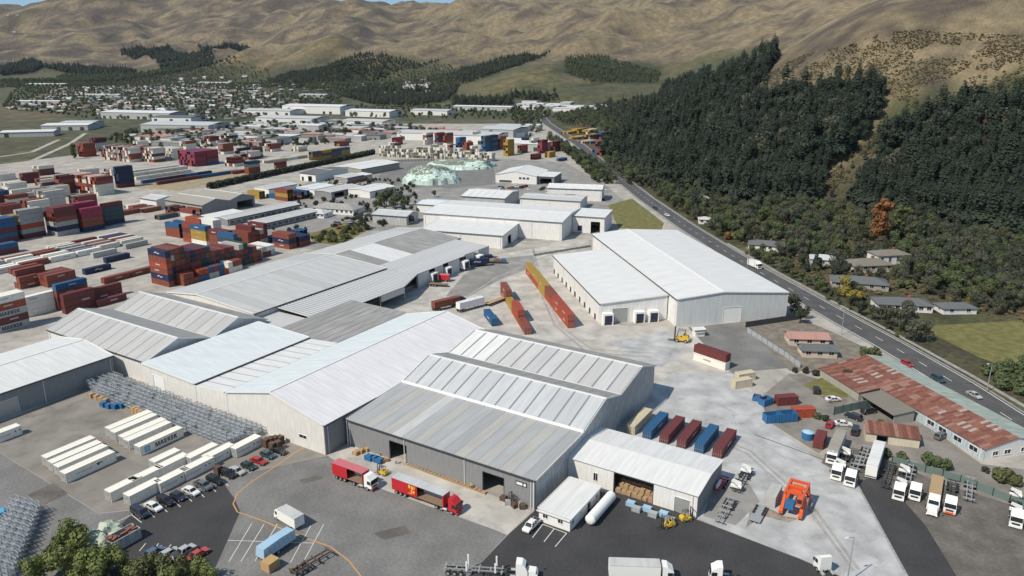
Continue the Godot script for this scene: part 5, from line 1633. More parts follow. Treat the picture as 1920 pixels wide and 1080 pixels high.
func suburb() -> void:
	var W = M.roof_white
	var Lg = M.roof_light
	var Gr = M.roof_grey2
	# label, base left corner, width in m, depth, height, roof, yaw
	for q in [
		["white factory with a stepped front behind the container stacks", -133.2, -897.2, 75, 50, 10, Lg, 4],
		["big grey roofed factory in the centre distance", -86.6, -863.8, 100, 60, 12, Lg, -4],
		["grey factory roof right of the big grey roofed one", -38.1, -920.9, 60, 60, 13, Gr, -10],
		["white warehouse roof behind the coloured container stacks", -31.3, -822.9, 62, 45, 9, W, -8],
		["white warehouse roof left of the road bend", 0, -794.5, 48, 45, 9, W, -8],
		["long white factory with orange side in the left distance", -635.3, -1204.9, 170, 60, 12, W, 0],
		["blue grey roofed white factory left of centre", -471.6, -985.8, 130, 70, 12, Gr, 4],
		["dark roofed long shed behind the blue grey factory", -530.5, -1146.3, 90, 50, 8, M.roof_dark, 2],
		["white and grey factory roof far left of centre", -442.4, -1281, 120, 60, 9, Lg, 0],
		["white factory hall with dark glazed corner", -386.9, -1316.6, 150, 70, 15, W, -2],
		["low pale factory in front of the glazed white hall", -371.4, -1128, 130, 60, 9, Lg, 0],
		["white three storey office slab in the distance", -264.2, -958.8, 40, 30, 14, W, -4],
		["white factory with a flat wide roof near the tall trees", -266.3, -1247.3, 110, 60, 11, W, -6],
		["pale factory in front of the wide roofed one", -238.3, -1084.7, 90, 50, 8, Lg, -6],
		["low white roofed factory by the left edge", -609.8, -920.9, 80, 40, 7, W, 30],
		["white factory beside the bare bank at left", -611, -1007, 80, 50, 8, W, 20],
		["grey factory behind the bare bank", -606.5, -1044.4, 60, 40, 9, Gr, 15],
		["pale blue glasshouse roof in the left valley", -1508, -2445, 170, 60, 8, W, 10],
		["cream flat warehouse row in the left valley", -979, -1545, 130, 40, 8, W, 10],
		["white school-like roof in the left valley", -976, -1796, 110, 40, 8, W, 8],
		["white retail roof in the middle valley", -1018, -2554, 150, 50, 9, W, 4],
		["pale green roof beside the bright motorway cut", -488, -1799, 90, 50, 8, Lg, 0],
		["long white roofs in front of the dark tree belt", -105, -1394, 150, 40, 8, W, -2],
		["low white roofs left of the tree belt", -166.4, -1281, 90, 50, 9, Lg, -4],
		["small white block beside the road end", 17.3, -1007, 26, 20, 9, W, -6],
		["grey factory roof by the road end", -20.8, -1007, 60, 40, 8, Gr, -6],
		["white roof in the wooded side valley", -255, -1888, 80, 40, 8, W, 0]]:
		far_shed(q[0], q[1], q[2], q[3] * 0.72, q[4] * 0.75, q[5] * 0.8, q[6], q[7] - 14.0, M.wall_white if rng.randf() < 0.6 else M.wall_light)
	# countless small roofs: 230 houses one by one
	var wallm := []
	for k in 3:
		var b := MB.new()
		var w: float = [14.0, 18.0, 11.0][k]
		b.box(-w / 2, w / 2, -3, 3.2, -4.5, 4.5)
		var r := MB.new()
		for s in [-1.0, 1.0]:
			r.hexa([Vector3(-w / 2 - 0.6, 3.1, s * 5.1), Vector3(w / 2 + 0.6, 3.1, s * 5.1), Vector3(w / 2 - 2, 5.2, 0), Vector3(-w / 2 + 2, 5.2, 0), Vector3(-w / 2 - 0.6, 3.3, s * 5.1), Vector3(w / 2 + 0.6, 3.3, s * 5.1), Vector3(w / 2 - 2, 5.4, 0), Vector3(-w / 2 + 2, 5.4, 0)])
		r.tri(Vector3(w / 2 + 0.6, 3.3, 5.1), Vector3(w / 2 + 0.6, 3.3, -5.1), Vector3(w / 2 - 2, 5.4, 0))
		r.tri(Vector3(-w / 2 - 0.6, 3.3, -5.1), Vector3(-w / 2 - 0.6, 3.3, 5.1), Vector3(-w / 2 + 2, 5.4, 0))
		wallm.append([b.mesh(), r.mesh()])
	var zones := [
		[[-903, -1408, -1307, -2298, -1082, -2543, -592, -1902, -384, -1408, -419, -1175, -683, -1281], 150, "low house of the far valley suburb among garden trees"],
		[[-1165, -2425, -1114, -2628, -876, -2659, -509, -1883, -560, -1793], 60, "small house at the head of the valley below the hills"],
		[[-396, -1829, -380, -2350, -167, -1908, -158, -1792, -316, -1791], 34, "house among trees in the wooded side valley"],
		[[-3005, -4752, -2832, -4560, -2662, -4473, -2892, -4775], 8, "house on the high ridge at the left edge"]]
	var rm := [M.roof_brown, Lg, W, Gr, M.roof_mid, M.roof_pink, M.roof_dark, M.roof_mid]
	for zq in zones:
		for p in scatter(zq[0], zq[1], 26.0):
			var k := rng.randi() % 3
			var t := thing("valley_house", zq[2], "house", p[0], p[1], rng.randf_range(-40, 40), "houses: " + zq[2], height(p[0], p[1]))
			part(t, "wall", wallm[k][0], M.wall_white if rng.randf() < 0.7 else M.wall_cream)
			part(t, "roof", wallm[k][1], rm[rng.randi() % 8])
	var roofs := []
	var tint := []
	for zq in [[[-903, -1408, -1307, -2298, -1082, -2543, -592, -1902, -363, -1478, -409, -1146, -644, -1205], 420], [[-1262, -2302, -1103, -2600, -642, -2385, -401, -1853, -582, -1867], 240]]:
		for p in scatter(zq[0], zq[1], 17.0):
			roofs.append(Transform3D(Basis(Vector3.UP, rng.randf() * TAU).scaled(Vector3(0.9, 0.9, 0.9)), Vector3(p[0], height(p[0], p[1]), p[1])))
			tint.append([Color(0.5, 0.5, 0.48), Color(0.3, 0.3, 0.3), Color(0.14, 0.14, 0.14), Color(0.28, 0.17, 0.13)][rng.randi() % 4])
	mass("distant_suburb", "mass of small far roofs among the valley trees", "houses", wallm[0][1], M.c_x, roofs, tint)
	# small plain sheds filling the estate between the factories
	for zq in [[[-483.1, -897.2, -399.1, -1076.4, -243.8, -1110.3, 0, -920.9, -161, -897.2, -233.2, -842.9, -371.7, -813.2], 120, "low plain shed between the far factories"], [[-5, -1522, 148, -1449, 174, -1348, 92, -1341, 0, -1406], 40, "white shed of the estate at the foot of the green spur"]]:
		for p in scatter(zq[0], zq[1], 24.0):
			var t := thing("plain_shed", zq[2], "shed", p[0], p[1], rng.randf_range(-30, -5), "sheds: " + zq[2], height(p[0], p[1]))
			var L := rng.randf_range(16, 42)
			var D := rng.randf_range(12, 26)
			var h := rng.randf_range(3.5, 6.5)
			var b := MB.new()
			b.box(0, L, -3, h, -D, 0)
			part(t, "wall", b.mesh(), [M.wall_light, M.wall_white, M.wall_grey][rng.randi() % 3])
			b = MB.new()
			b.box(-0.4, L + 0.4, h, h + 0.35, -D - 0.4, 0.4)
			part(t, "roof", b.mesh(), rm[rng.randi() % 8] if zq[1] > 50 else W)


func forests() -> void:
	# dark pine plantation on the slope
	var places := []
	for z in [
		[[90, -760, 146, -968, 310, -1584, 459, -1849, 268, -911, 212, -745, 228, -735, 260, -678, 294, -626, 283, -597, 255, -565, 228, -549, 209, -514, 187, -490, 152, -486, 137, -525, 117, -575, 104, -677], 3600],
		[[262, -891, 283, -884, 283, -847, 242, -768, 222, -764], 120],
		[[252, -539, 284, -563, 313, -563, 336, -559, 386, -520, 287, -362, 262, -406, 257, -430, 246, -453, 225, -470, 224, -500, 241, -518], 2500]]:
		for p in scatter(z[0], z[1], 4.3):
			if noise.get_noise_2d(p[0] * 1.3, p[1] * 1.3) > -0.3: places.append(p)
	places.sort_custom(func(a, b): return a[0] * a[0] + a[1] * a[1] < b[0] * b[0] + b[1] * b[1])
	var rest := [[], [], [], [], [], [], [], []]
	for i in places.size():
		var p: Array = places[i]
		var k := rng.randi() % 5
		if i < 300:
			plant("pine_tree", "pine%d" % k, "dark pine of the plantation on the near slope", "tree", "pines of the slope plantation", p[0], p[1], rng.randf_range(0.8, 1.45), M[["leaf_pine", "leaf_pine", "leaf_pine2", "leaf_pine2"][rng.randi() % 4]])
		else:
			var s := rng.randf_range(0.75, 1.65)
			if rng.randf() < 0.34:
				k = [5, 5, 6, 6, 7][rng.randi() % 5]
				s *= 1.35
			rest[k].append(Transform3D(Basis(Vector3.UP, rng.randf() * TAU).scaled(Vector3(s, s, s)), Vector3(p[0], height(p[0], p[1]), p[1])))
	for k in 5: mass("pine_forest", "dark pine forest covering the steep slope on the right", "forest", kinds["pine%d" % k][0], M["leaf_pine" if k < 3 else "leaf_pine2"], rest[k])
	mass("pine_forest", "broad dark crowns among the pine forest", "forest", kinds.tree2[0], M.leaf_pine, rest[5])
	mass("pine_forest", "broad dull crowns among the pine forest", "forest", kinds.tree1[0], M.leaf_pine2, rest[6])
	mass("pine_forest", "paler olive crowns among the pine forest", "forest", kinds.tree3[0], M.leaf_dull, rest[7])
	for p in scatter([247, -563, 286, -594, 299, -573, 252, -529, 219, -497, 199, -506, 218, -541], 26, 6.0): plant("young_pine", "pine%d" % (rng.randi() % 5), "young pine in the grassy gap between the two stands", "tree", "young pines in the gap", p[0], p[1], rng.randf_range(0.25, 0.5), M.leaf_pine3)
	for p in scatter([306, -540, 323, -534, 297, -471, 276, -478], 14, 5.0):
		plant("dead_pine", "bare0", "thin half dead pine with reddish needles in the right stand", "tree", "half dead pines", p[0], p[1], rng.randf_range(0.9, 1.2), M.leaf_dead)
	# mixed trees and gardens between the pines and the road
	var mixed := []
	for z in [
		[[94, -621, 115, -563, 133, -509, 149, -477, 186, -486, 213, -472, 248, -450, 257, -404, 283, -357, 206, -253, 180, -278, 169, -297, 147, -314, 130, -352, 119, -395, 108, -461], 260, 6.0],
		[[93, -651, 98, -608, 106, -453, 116, -386, 124, -391, 117, -486, 107, -640], 60, 5.0],
		[[129, -343, 134, -306, 138, -275, 148, -269, 143, -295, 141, -323], 34, 5.0]]:
		for p in scatter(z[0], z[1], z[2]): mixed.append(p)
	for p in mixed:
		if not clear_of_houses(p[0], p[1]): continue
		var c := rng.randf()
		var kd: String = ["tree0", "tree1", "tree2", "tree3"][rng.randi() % 4]
		if c < 0.06: plant("autumn_shrub", "bush%d" % (rng.randi() % 3), "rust or yellow tinted shrub on the slope", "shrub", "autumn shrubs on the slope", p[0], p[1], rng.randf_range(1.0, 2.0), M[["leaf_rust", "leaf_yellow", "leaf_bright", "leaf_dead"][rng.randi() % 4]])
		elif c < 0.5: plant("garden_tree", kd, "rounded green tree among the houses on the slope", "tree", "green trees on the slope", p[0], p[1], rng.randf_range(0.5, 1.05), M[["leaf_green", "leaf_dull", "leaf_pine3"][rng.randi() % 3]])
		elif c < 0.72: plant("garden_shrub", "bush%d" % (rng.randi() % 3), "low shrub among the houses on the slope", "shrub", "shrubs on the slope", p[0], p[1], rng.randf_range(0.7, 1.6), M[["leaf_olive", "leaf_dull", "leaf_green"][rng.randi() % 3]])
		elif c < 0.86: plant("olive_tree", kd, "olive tinted tree among the houses on the slope", "tree", "olive trees on the slope", p[0], p[1], rng.randf_range(0.5, 1.0), M.leaf_olive)
		else: plant("dark_conifer", "pine%d" % (rng.randi() % 5), "dark conifer standing among the gardens", "tree", "garden conifers", p[0], p[1], rng.randf_range(0.45, 0.8), M.leaf_pine2)
	var lush := [[], [], []]
	for p in scatter([97, -677, 117, -573, 136, -520, 187, -490, 248, -451, 285, -359, 206, -253, 182, -275, 171, -299, 149, -319, 130, -354, 120, -397, 109, -466], 1000, 3.6):
		if not clear_of_houses(p[0], p[1]) or noise.get_noise_2d(p[0] * 2.0, p[1] * 2.0) < -0.22: continue
		var s := rng.randf_range(0.4, 0.95)
		lush[rng.randi() % 3].append(Transform3D(Basis(Vector3.UP, rng.randf() * TAU).scaled(Vector3(s, s, s)), Vector3(p[0], height(p[0], p[1]), p[1])))
	mass("slope_wood", "mixed green trees thick between the pines and the houses", "woods", kinds.tree1[0], M.leaf_green, lush[0])
	mass("slope_wood", "dull green trees thick between the pines and the houses", "woods", kinds.tree3[0], M.leaf_dull, lush[1])
	mass("slope_wood", "olive trees thick between the pines and the houses", "woods", kinds.tree0[0], M.leaf_pine3, lush[2])
	for p in scatter([115, -366, 120, -344, 126, -319, 128, -291, 134, -267, 135, -247, 136, -262, 134, -304, 129, -343, 124, -374], 60, 3.2):
		if clear_of_houses(p[0], p[1]): plant("verge_tree", ["tree0", "tree1", "bush0", "bush2"][rng.randi() % 4], "leafy tree or shrub lining the road below the houses", "tree", "trees lining the road", p[0], p[1], rng.randf_range(0.45, 0.8), M[["leaf_green", "leaf_dull", "leaf_pine3", "leaf_olive"][rng.randi() % 4]])
	plant("autumn_poplar", "poplar0", "tall orange autumn poplar in the middle of the slope", "tree", "", 189, -383, 1.7, M.leaf_rust)
	plant("autumn_poplar", "poplar0", "smaller yellowish poplar beside the orange one", "tree", "", 205, -397, 1.3, M.leaf_olive)
	plant("yellow_tree", "tree2", "bright yellow tree in front of the dark roofed bungalow", "tree", "", 136, -298, 0.9, M.leaf_yellow)
	plant("yellow_tree", "tree1", "small yellow tree at the right above the field", "tree", "", 180, -284, 0.6, M.leaf_yellow)
	for q in [[138, -263, 1.0], [139, -255, 1.15], [139, -247, 1.0], [138, -269, 0.7], [143, -247, 0.8], [142, -266, 0.8]]:
		plant("roadside_tree", "tree%d" % (rng.randi() % 4), "dark round tree in the clump beside the road and field", "tree", "clump beside the field", q[0], q[1], q[2], M.leaf_dull)
	for q in [[107.8, -275.2, 0.8], [106.4, -265.5, 0.7], [109.5, -284.1, 0.7], [110.1, -270.2, 0.5]]:
		plant("roadside_tree", "tree%d" % (rng.randi() % 4), "dark green tree at the corner of the largest warehouse", "tree", "trees by the warehouse corner", q[0], q[1], q[2], M.leaf_pine3)
	var hedge := [145.7, -217.2, 155.4, -223.4, 165.8, -227.8, 150.2, -203.7, 144.7, -203.7]
	for p in scatter(hedge, 16, 4.0): plant("hedge_shrub", "bush%d" % (rng.randi() % 3), "clipped dark shrub beyond the field at the right edge", "shrub", "hedge at the right edge", p[0], p[1], 1.5, M.leaf_green)
	# scattered scrub on the upper slope
	var scrub := [[], []]
	for z in [[[233, -789, 269, -778, 302, -714, 336, -692, 433, -599, 386, -520, 310, -572, 294, -626, 268, -665], 8000, 0.12, 0.85], [[246, -559, 284, -591, 295, -572, 254, -533, 218, -502, 203, -507, 219, -540], 900, 0.25, 0.9], [[96, -636, 115, -566, 186, -486, 249, -452, 287, -362, 203, -249, 166, -289, 139, -295, 127, -343, 108, -461], 1700, 0.4, 1.1]]:
		for p in scatter(z[0], z[1], 1.4):
			if z[1] != 1700 and noise.get_noise_2d(p[0] * 1.8, p[1] * 1.8) < -0.16: continue
			var s := rng.randf_range(z[2], z[3])
			scrub[rng.randi() % 2].append(Transform3D(Basis(Vector3.UP, rng.randf() * TAU).scaled(Vector3(s, s * 0.7, s)), Vector3(p[0], height(p[0], p[1]) - 0.2, p[1])))
	mass("hill_scrub", "low dull green undergrowth over the slope", "scrub", kinds.bush0[0], M.leaf_tussock, scrub[0])
	mass("hill_scrub", "low brownish undergrowth over the slope", "scrub", kinds.bush1[0], M.leaf_scrub, scrub[1])
	# distant belts and garden trees
	var far := []
	for z in [
		[[-396, -1829, -348, -1910, -125, -1847, -127, -1558, -182, -1485, -267, -1509], 900, 6.0, 1],
		[[-116, -1553, 0, -1543, 0, -1481, -110, -1467], 260, 6.0, 1],
		[[-798, -2576, -682, -2540, -534, -2498, -426, -2450, -324, -2428, -205, -2357, -318, -2374, -466, -2312, -529, -1957], 1700, 7.0, 1],
		[[-247, -2292, -88, -2196, 39, -2362, 111, -2376, 68, -2262, -26, -1905, -113, -1868], 1500, 7.0, 1],
		[[-1943, -3977, -1646, -3746, -1402, -3631, -1505, -3840, -1224, -3722, -1170, -3588, -1321, -3540, -1472, -3501, -1658, -3658, -1856, -3793], 1700, 8.0, 1],
		[[-1583, -3541, -1290, -3451, -1025, -2682, -1339, -3023], 500, 9.0, 1],
		[[-2050, -3184, -2051, -3407, -1939, -3289, -1867, -3087, -1945, -3013], 500, 8.0, 1],
		[[-1923, -3260, -1874, -3291, -1604, -3146, -1424, -3008, -1405, -2862, -1743, -3089], 500, 8.0, 1],
		[[-5, -1587, 84, -1559, 86, -1498, 0, -1547], 160, 7.0, 1],
		[[146, -1432, 284, -1501, 186, -914, 149, -991, 145, -1331], 420, 6.0, 1],
		[[62, -1205, 133, -1398, 207, -1323, 138, -837, 135, -925, 106, -1032, 75, -1091], 420, 5.0, 0],
		[[134, -910, 142, -808, 114, -578, 102, -607, 100, -717, 100, -760, 109, -739], 300, 4.0, 1],
		[[0, -1449, 70, -1464, 58, -1205, 19, -1085, -8, -1175], 160, 6.0, 0],
		[[-311, -1472, -110, -1462, -9, -1281, -8, -1165, -256, -1205], 200, 9.0, 0],
		[[152, -2278, 263, -2320, 394, -2096, 328, -1770, 168, -1663, 119, -1770], 1500, 6.0, 0],
		[[-922, -1408, -1431, -2272, -1136, -2551, -604, -1942, -401, -1853, -307, -1407, -440, -1146, -628, -1175], 2200, 10.0, 0],
		[[-1548, -2434, -1712, -3031, -1240, -2796, -673, -2506, -401, -1853, -1034, -2314], 3200, 9.0, 0],
		[[-1468, -2258, -1850, -2861, -1391, -2914, -824, -2670, -737, -2486, -1130, -2537], 1500, 10.0, 0],
		[[-617, -2032, -518, -2417, -187, -2327, -85, -2101, -125, -1847, -394, -1816], 2600, 9.0, 0],
		[[-401, -1853, -415, -2377, -183, -2272, -125, -1847, -328, -1865], 700, 10.0, 0]]:
		for p in scatter(z[0], z[1], z[2]): far.append([p[0], p[1], z[3], 1.7 if p[1] < -2700 else 1.0])
	var tr := [[], [], [], []]
	for p in far:
		var s := rng.randf_range(0.6, 1.35) if p[2] == 1 else rng.randf_range(0.45, 1.0)
		s *= p[3]
		var k: int = rng.randi() % 2 if p[2] == 1 else [0, 2, 3, 2, 3][rng.randi() % 5]
		tr[k].append(Transform3D(Basis(Vector3.UP, rng.randf() * TAU).scaled(Vector3(s, s, s)), Vector3(p[0], height(p[0], p[1]), p[1])))
	mass("distant_wood", "dark woods and garden trees of the far valley", "woods", kinds.tree0[0], M.leaf_pine2, tr[0])
	mass("distant_wood", "dark tree belts below the far hills", "woods", kinds.pine0[0], M.leaf_pine3, tr[1])
	mass("distant_wood", "greener garden trees of the far suburb", "woods", kinds.tree3[0], M.leaf_green, tr[2])
	mass("distant_wood", "dull green garden trees of the far suburb", "woods", kinds.tree1[0], M.leaf_dull, tr[3])
	# trees between the factories
	for z in [[[-483.1, -897.2, -399.1, -1076.4, -192.2, -1076.4, 0, -897.2, -161, -897.2, -229.2, -827.8, -367.5, -803.8], 290, "tree among the far factories", "trees between the factories"], [[43.4, -897.2, 77.3, -651.3, 77.6, -581.4, 65.3, -581.4, 57.6, -719.8, 41.8, -863.8], 120, "tree in the belt along the near side of the road", "roadside belt"], [[85.1, -719.8, 96.1, -727.5, 98.7, -657.5, 98, -569.1, 89.3, -564.3], 40, "tree in the belt along the far side of the road", "far roadside belt"], [[0, -1110.3, 40.2, -1174.9, 45, -1007, 18.6, -897.2], 20, "yellowish tree at the road end", "trees at the road end"]]:
		for p in scatter(z[0], z[1], 4.2):
			plant("estate_tree" if z[1] > 200 else "roadside_belt_tree", "tree%d" % (rng.randi() % 4), z[2], "tree", z[3], p[0], p[1], rng.randf_range(0.6, 1.1), M[["leaf_pine3", "leaf_green", "leaf_olive", "leaf_dull"][rng.randi() % 4]], 0.0)
	for q in [[-82.4, -495.2, 1.2], [-75.9, -499, 1.0], [-86.3, -477.4, 0.8], [-70.1, -482.6, 0.8], [-81.8, -514.4, 0.9], [-85, -489.7, 1.0], [-76.5, -486.1, 1.1], [-89.3, -465.6, 0.8], [-68.4, -495.2, 0.7], [-85.3, -423.4, 0.9], [-58.7, -437.6, 0.7], [-57.6, -449.6, 0.6], [-53.7, -524.5, 0.6], [-71.7, -535, 0.5]]:
		plant("garden_tree", "tree%d" % (rng.randi() % 4), "dark round tree near the grey hedge shed", "tree", "trees by the grey hedge shed", q[0], q[1], q[2], M[["leaf_pine3", "leaf_green"][rng.randi() % 2]], 0.0)
	for i in 70:
		var f := i / 69.0
		var hx := lerpf([-222.4, -559.6][0], [-137.8, -763.8][0], f)
		var hz := lerpf([-222.4, -559.6][1], [-137.8, -763.8][1], f)
		plant("hedge_shrub", "bush%d" % (i % 3), "dark hedge shrub along the container yard boundary", "shrub", "boundary hedge", hx, hz, 1.9, M.leaf_pine3, 0.0)
	plant("bank_tree", "poplar0", "broad olive tree on the bare bank at the left of the yard", "tree", "", -414.8, -727.5, 1.0, M.leaf_olive, 0.0)
	var low := []
	for z in [[[-483.1, -897.2, -399.1, -1076.4, -192.2, -1076.4, 0, -897.2, -161, -897.2, -229.2, -827.8, -367.5, -803.8], 900], [[-140.9, -410, -158.7, -564.3, -146.9, -657.5, -73.5, -581.4, -53.3, -468.9, -78.7, -423.4, -99.8, -385.5], 160], [[43.4, -897.2, 61.9, -897.2, 77.6, -581.4, 65.3, -581.4, 57.6, -719.8], 160]]:
		for p in scatter(z[0], z[1], 2.0):
			var s := rng.randf_range(0.5, 1.3)
			low.append(Transform3D(Basis(Vector3.UP, rng.randf() * TAU).scaled(Vector3(s, s, s)), Vector3(p[0], 0, p[1])))
	mass("estate_shrubbery", "low shrubs and hedges between the sheds of the estate", "shrubs", kinds.bush2[0], M.leaf_pine3, low)
	for p in scatter([-104.9, -395, -92.2, -430.4, -81.2, -420.6, -89.2, -387.8], 20, 3.5):
		plant("lawn_shrub", "bush%d" % (rng.randi() % 3), "shrub on the lawn bank behind the long warehouse", "shrub", "lawn bank shrubs", p[0], p[1], 1.2, M.leaf_olive, 0.0)
	# trees at the bottom left corner
	for q in [[-88.1, -125.6, 0.72], [-88.8, -130.9, 0.66], [-84.4, -126.8, 0.75], [-80.6, -125, 0.66], [-77.1, -123.7, 0.66], [-73.5, -122.5, 0.62], [-70.5, -121.8, 0.62], [-67.2, -120.9, 0.6], [-64.3, -120.6, 0.62], [-61.7, -120.9, 0.55], [-88.1, -121.5, 0.72], [-84.5, -122.2, 0.75], [-59, -120.9, 0.55], [-87.8, -133.4, 0.55], [-89.1, -119, 0.65], [-80.3, -120.9, 0.7], [-56.2, -119.7, 0.5], [-77, -120.5, 0.65], [-88.6, -128.2, 0.62], [-67.9, -119.1, 0.6], [-62.2, -118.5, 0.6]]:
		plant("corner_tree", "tree%d" % (rng.randi() % 4), "bushy green tree in the row at the lower left corner", "tree", "trees at the lower left", q[0], q[1], q[2], M[["leaf_olive", "leaf_bright", "leaf_bright"][rng.randi() % 3]], 0.0)
	for q in [[92.3, -168.1, 0.9], [95.4, -166.3, 0.9], [101.1, -164.8, 1.2], [102.1, -163, 1.0], [104, -161.8, 1.0], [114.4, -155.9, 1.5], [113.2, -157, 1.2], [115.9, -154.3, 1.1], [112.5, -160.6, 0.6], [102, -213.1, 1.4], [101.6, -215.9, 1.2], [115.8, -233.3, 1.2], [120.1, -235.1, 1.1], [93.9, -217.2, 0.8], [91.3, -219.2, 0.8], [88.3, -220.1, 0.7], [98.2, -183.7, 0.9], [82.9, -188.3, 0.7], [84.9, -186.8, 0.7]]:
		plant("yard_shrub", "bush%d" % (rng.randi() % 3), "dark shrub around the scrap yard and workshop", "shrub", "shrubs round the scrap yard", q[0], q[1], q[2], M[["leaf_green", "leaf_olive", "leaf_pine3"][rng.randi() % 3]], 0.0)


var boxes := []


# stacks of containers: the corner nearest the camera in the a, b grid, long side along "a" or "b", counts, levels, colours
func block(a: float, b: float, axis: String, nl: int, nw: int, lv: Array, pal: String, zone: String, gap := 0.12, L := 12.19) -> void:
	for i in nl:
		for j in nw:
			for k in int(lv[(j + i * nw) % lv.size()]):
				var col := pal[k + 1] if pal[0] == "=" else pal[rng.randi() % pal.length()]
				var p := AB(a - 1.25 - j * (2.44 + gap), b + L / 2 + i * (L + 0.4)) if axis == "b" else AB(a - L / 2 - i * (L + 0.4), b + 1.25 + j * (2.44 + gap))
				p += UA * rng.randf_range(-0.08, 0.08)
				boxes.append([p.x, k * 2.6 + maxf(0.0, height(p.x, p.z)), p.z, (58.2 if rng.randf() < 0.5 else 238.2) if axis == "b" else YA, L, col, zone, false])


func containers() -> void:
	var names_ := {"r": "brown red", "m": "maroon", "b": "blue", "n": "navy", "g": "grey", "w": "white", "o": "orange red", "y": "yellow", "t": "dark teal", "p": "crimson", "c": "cream", "k": "dark green"}
	var z := "in the tall stacks at the left edge"
	block(-289, 118.7, "b", 1, 2, [5], "=gmgow", z)
	block(-298.4, 133.7, "b", 1, 1, [3], "=www", "in the white pile behind the left warehouse")
	z = "in the pile behind the twin ribbed sheds"
	block(-289.5, 144.2, "b", 1, 1, [3], "=mmm", z)
	block(-296.1, 145.4, "b", 1, 1, [4], "=rmrb", z)
	block(-287.2, 155.4, "b", 1, 1, [1], "=m", z)
	block(-295.7, 158.9, "b", 1, 1, [2], "=mm", z)
	block(-315.7, 175.3, "b", 2, 1, [1], "=r", "lying alone on the bare yard")
	z = "in the low rows at the left of the yard"
	block(-330.7, 159.5, "b", 1, 4, [2], "rrmr", z)
	block(-338.1, 152.2, "b", 1, 2, [2, 3], "rogr", z)
	block(-365.7, 161.9, "b", 1, 1, [1], "=r", z)
	block(-336.4, 179, "b", 1, 1, [1], "=n", z)
	block(-347.8, 195.7, "b", 1, 1, [1], "=n", z)
	block(-361.6, 197.6, "b", 1, 1, [1], "=g", z)
	block(-365, 216.6, "b", 1, 1, [1], "=g", z)

	var o := [-369.6, 197.4]
	for i in 7:
		for j in 3:
			if rng.randf() < 0.85: block(o[0] - 4.0 - i * 3.4, o[1] - 4.0 + j * 13.2, "b", 1, 1, [1], "wrwgbrmw", z)
	o = [-368.1, 160.4]
	for i in 6:
		for j in 4:
			if rng.randf() < 0.8: block(o[0] - 3.0 - i * 3.4, o[1] + j * 13.0 - 4, "b", 1, 1, [1], "wrwwrg", z)
	z = "in the tall block beside the long warehouse"
	block(-287.6, 187.1, "a", 1, 1, [6], "=rnrorn", z)
	block(-289.3, 189.8, "a", 1, 19, [6, 6, 6, 5, 5, 5, 5, 5, 4, 4, 4, 4, 4, 3, 4, 4, 3, 3, 2], "rrmrmtkrngm", z)
	z = "in the low row against the long warehouse"
	block(-283.6, 191.5, "a", 1, 12, [2, 2, 1, 2, 2, 2, 2, 2, 1, 2, 2, 2], "brgwrror", z)
	block(-293, 231.9, "a", 1, 7, [2, 2, 1, 2, 2], "wgwmg", z)
	z = "in the mixed stacks in front of the offices"
	block(-309.1, 238.6, "a", 1, 2, [4, 3], "=rwtb", z)
	block(-317.4, 239.7, "a", 1, 2, [4, 4], "=yrrm", z)
	block(-334.2, 246.4, "a", 1, 2, [5], "=wwwww", z)
	block(-336, 242.6, "a", 1, 2, [4], "=wyyb", z)
	block(-343.7, 243.2, "a", 1, 3, [4, 5, 5], "rromr", z)
	block(-315.6, 252.5, "a", 1, 5, [3, 4, 3], "rmgrr", z)
	block(-363.4, 246.6, "a", 1, 4, [3, 2], "rrbr", z)
	block(-294.5, 260.3, "a", 1, 2, [3], "=rnr", z)
	block(-294.3, 267, "a", 1, 3, [2], "=rn", z)
	block(-313.8, 265.9, "a", 1, 8, [1], "bnb", z, 0.8, 6.06)
	block(-418.8, 347.9, "a", 1, 2, [2], "=yy", "in the small mixed pile behind the office blocks")
	block(-396.3, 352.6, "a", 1, 2, [3], "=ryr", "in the small mixed pile behind the office blocks")
	block(-394.3, 363.1, "a", 1, 3, [2, 1], "rnb", "in the small mixed pile behind the office blocks")
	block(-407.9, 354.7, "a", 1, 2, [1], "=b", "in the small mixed pile behind the office blocks")
	z = "in the high wall of stacks in the middle of the yard"
	block(-423.2, 213.9, "b", 1, 4, [6, 6, 6, 5], "=gngrmm", z)
	block(-421.4, 227.3, "b", 1, 4, [5, 5, 6, 6], "=nrrppp", z)
	block(-427.1, 243.2, "b", 1, 2, [5, 4], "=ntttm", z)
	block(-432.7, 200.7, "b", 1, 3, [6, 6, 5], "=mgoggg", z)
	block(-435.2, 194.9, "b", 1, 2, [5], "=mmmyy", z)
	block(-406.3, 173.4, "b", 1, 2, [2], "=mb", z)
	block(-431.7, 185.9, "b", 1, 3, [5], "=mbmbb", z)
	z = "in the pale and red stacks at the upper left"
	block(-530.8, 247.1, "b", 1, 3, [2, 3, 4], "wwrw", z)
	block(-540.5, 263.2, "b", 1, 4, [3, 3, 2], "wrwg", z)
	block(-542.8, 275.8, "b", 1, 3, [3, 2], "wgw", z)
	block(-516.7, 235.3, "b", 1, 2, [4], "=rrwr", z)
	block(-551.9, 287.3, "b", 1, 3, [5, 4], "mmgr", z)
	block(-623.8, 297.3, "b", 1, 2, [3], "=mmm", z)
	block(-599, 298.2, "b", 2, 4, [2, 1, 2], "wwrwm", z)
	block(-524.3, 297, "b", 1, 14, [5], "rwrwmwo", "in the red and white block behind the high wall of stacks")
	block(-543, 324.5, "b", 1, 2, [6], "=mnnnnn", "in the navy stack ending the red and white block")
	block(-446.5, 265.2, "b", 3, 2, [1], "rrwmg", "in the single row near the olive shed")
	block(-415.1, 269.8, "b", 3, 2, [1], "tgrw", "in the single row near the olive shed")
	block(-402.3, 283.2, "a", 1, 3, [2, 1], "wwr", "beside the cream shed")
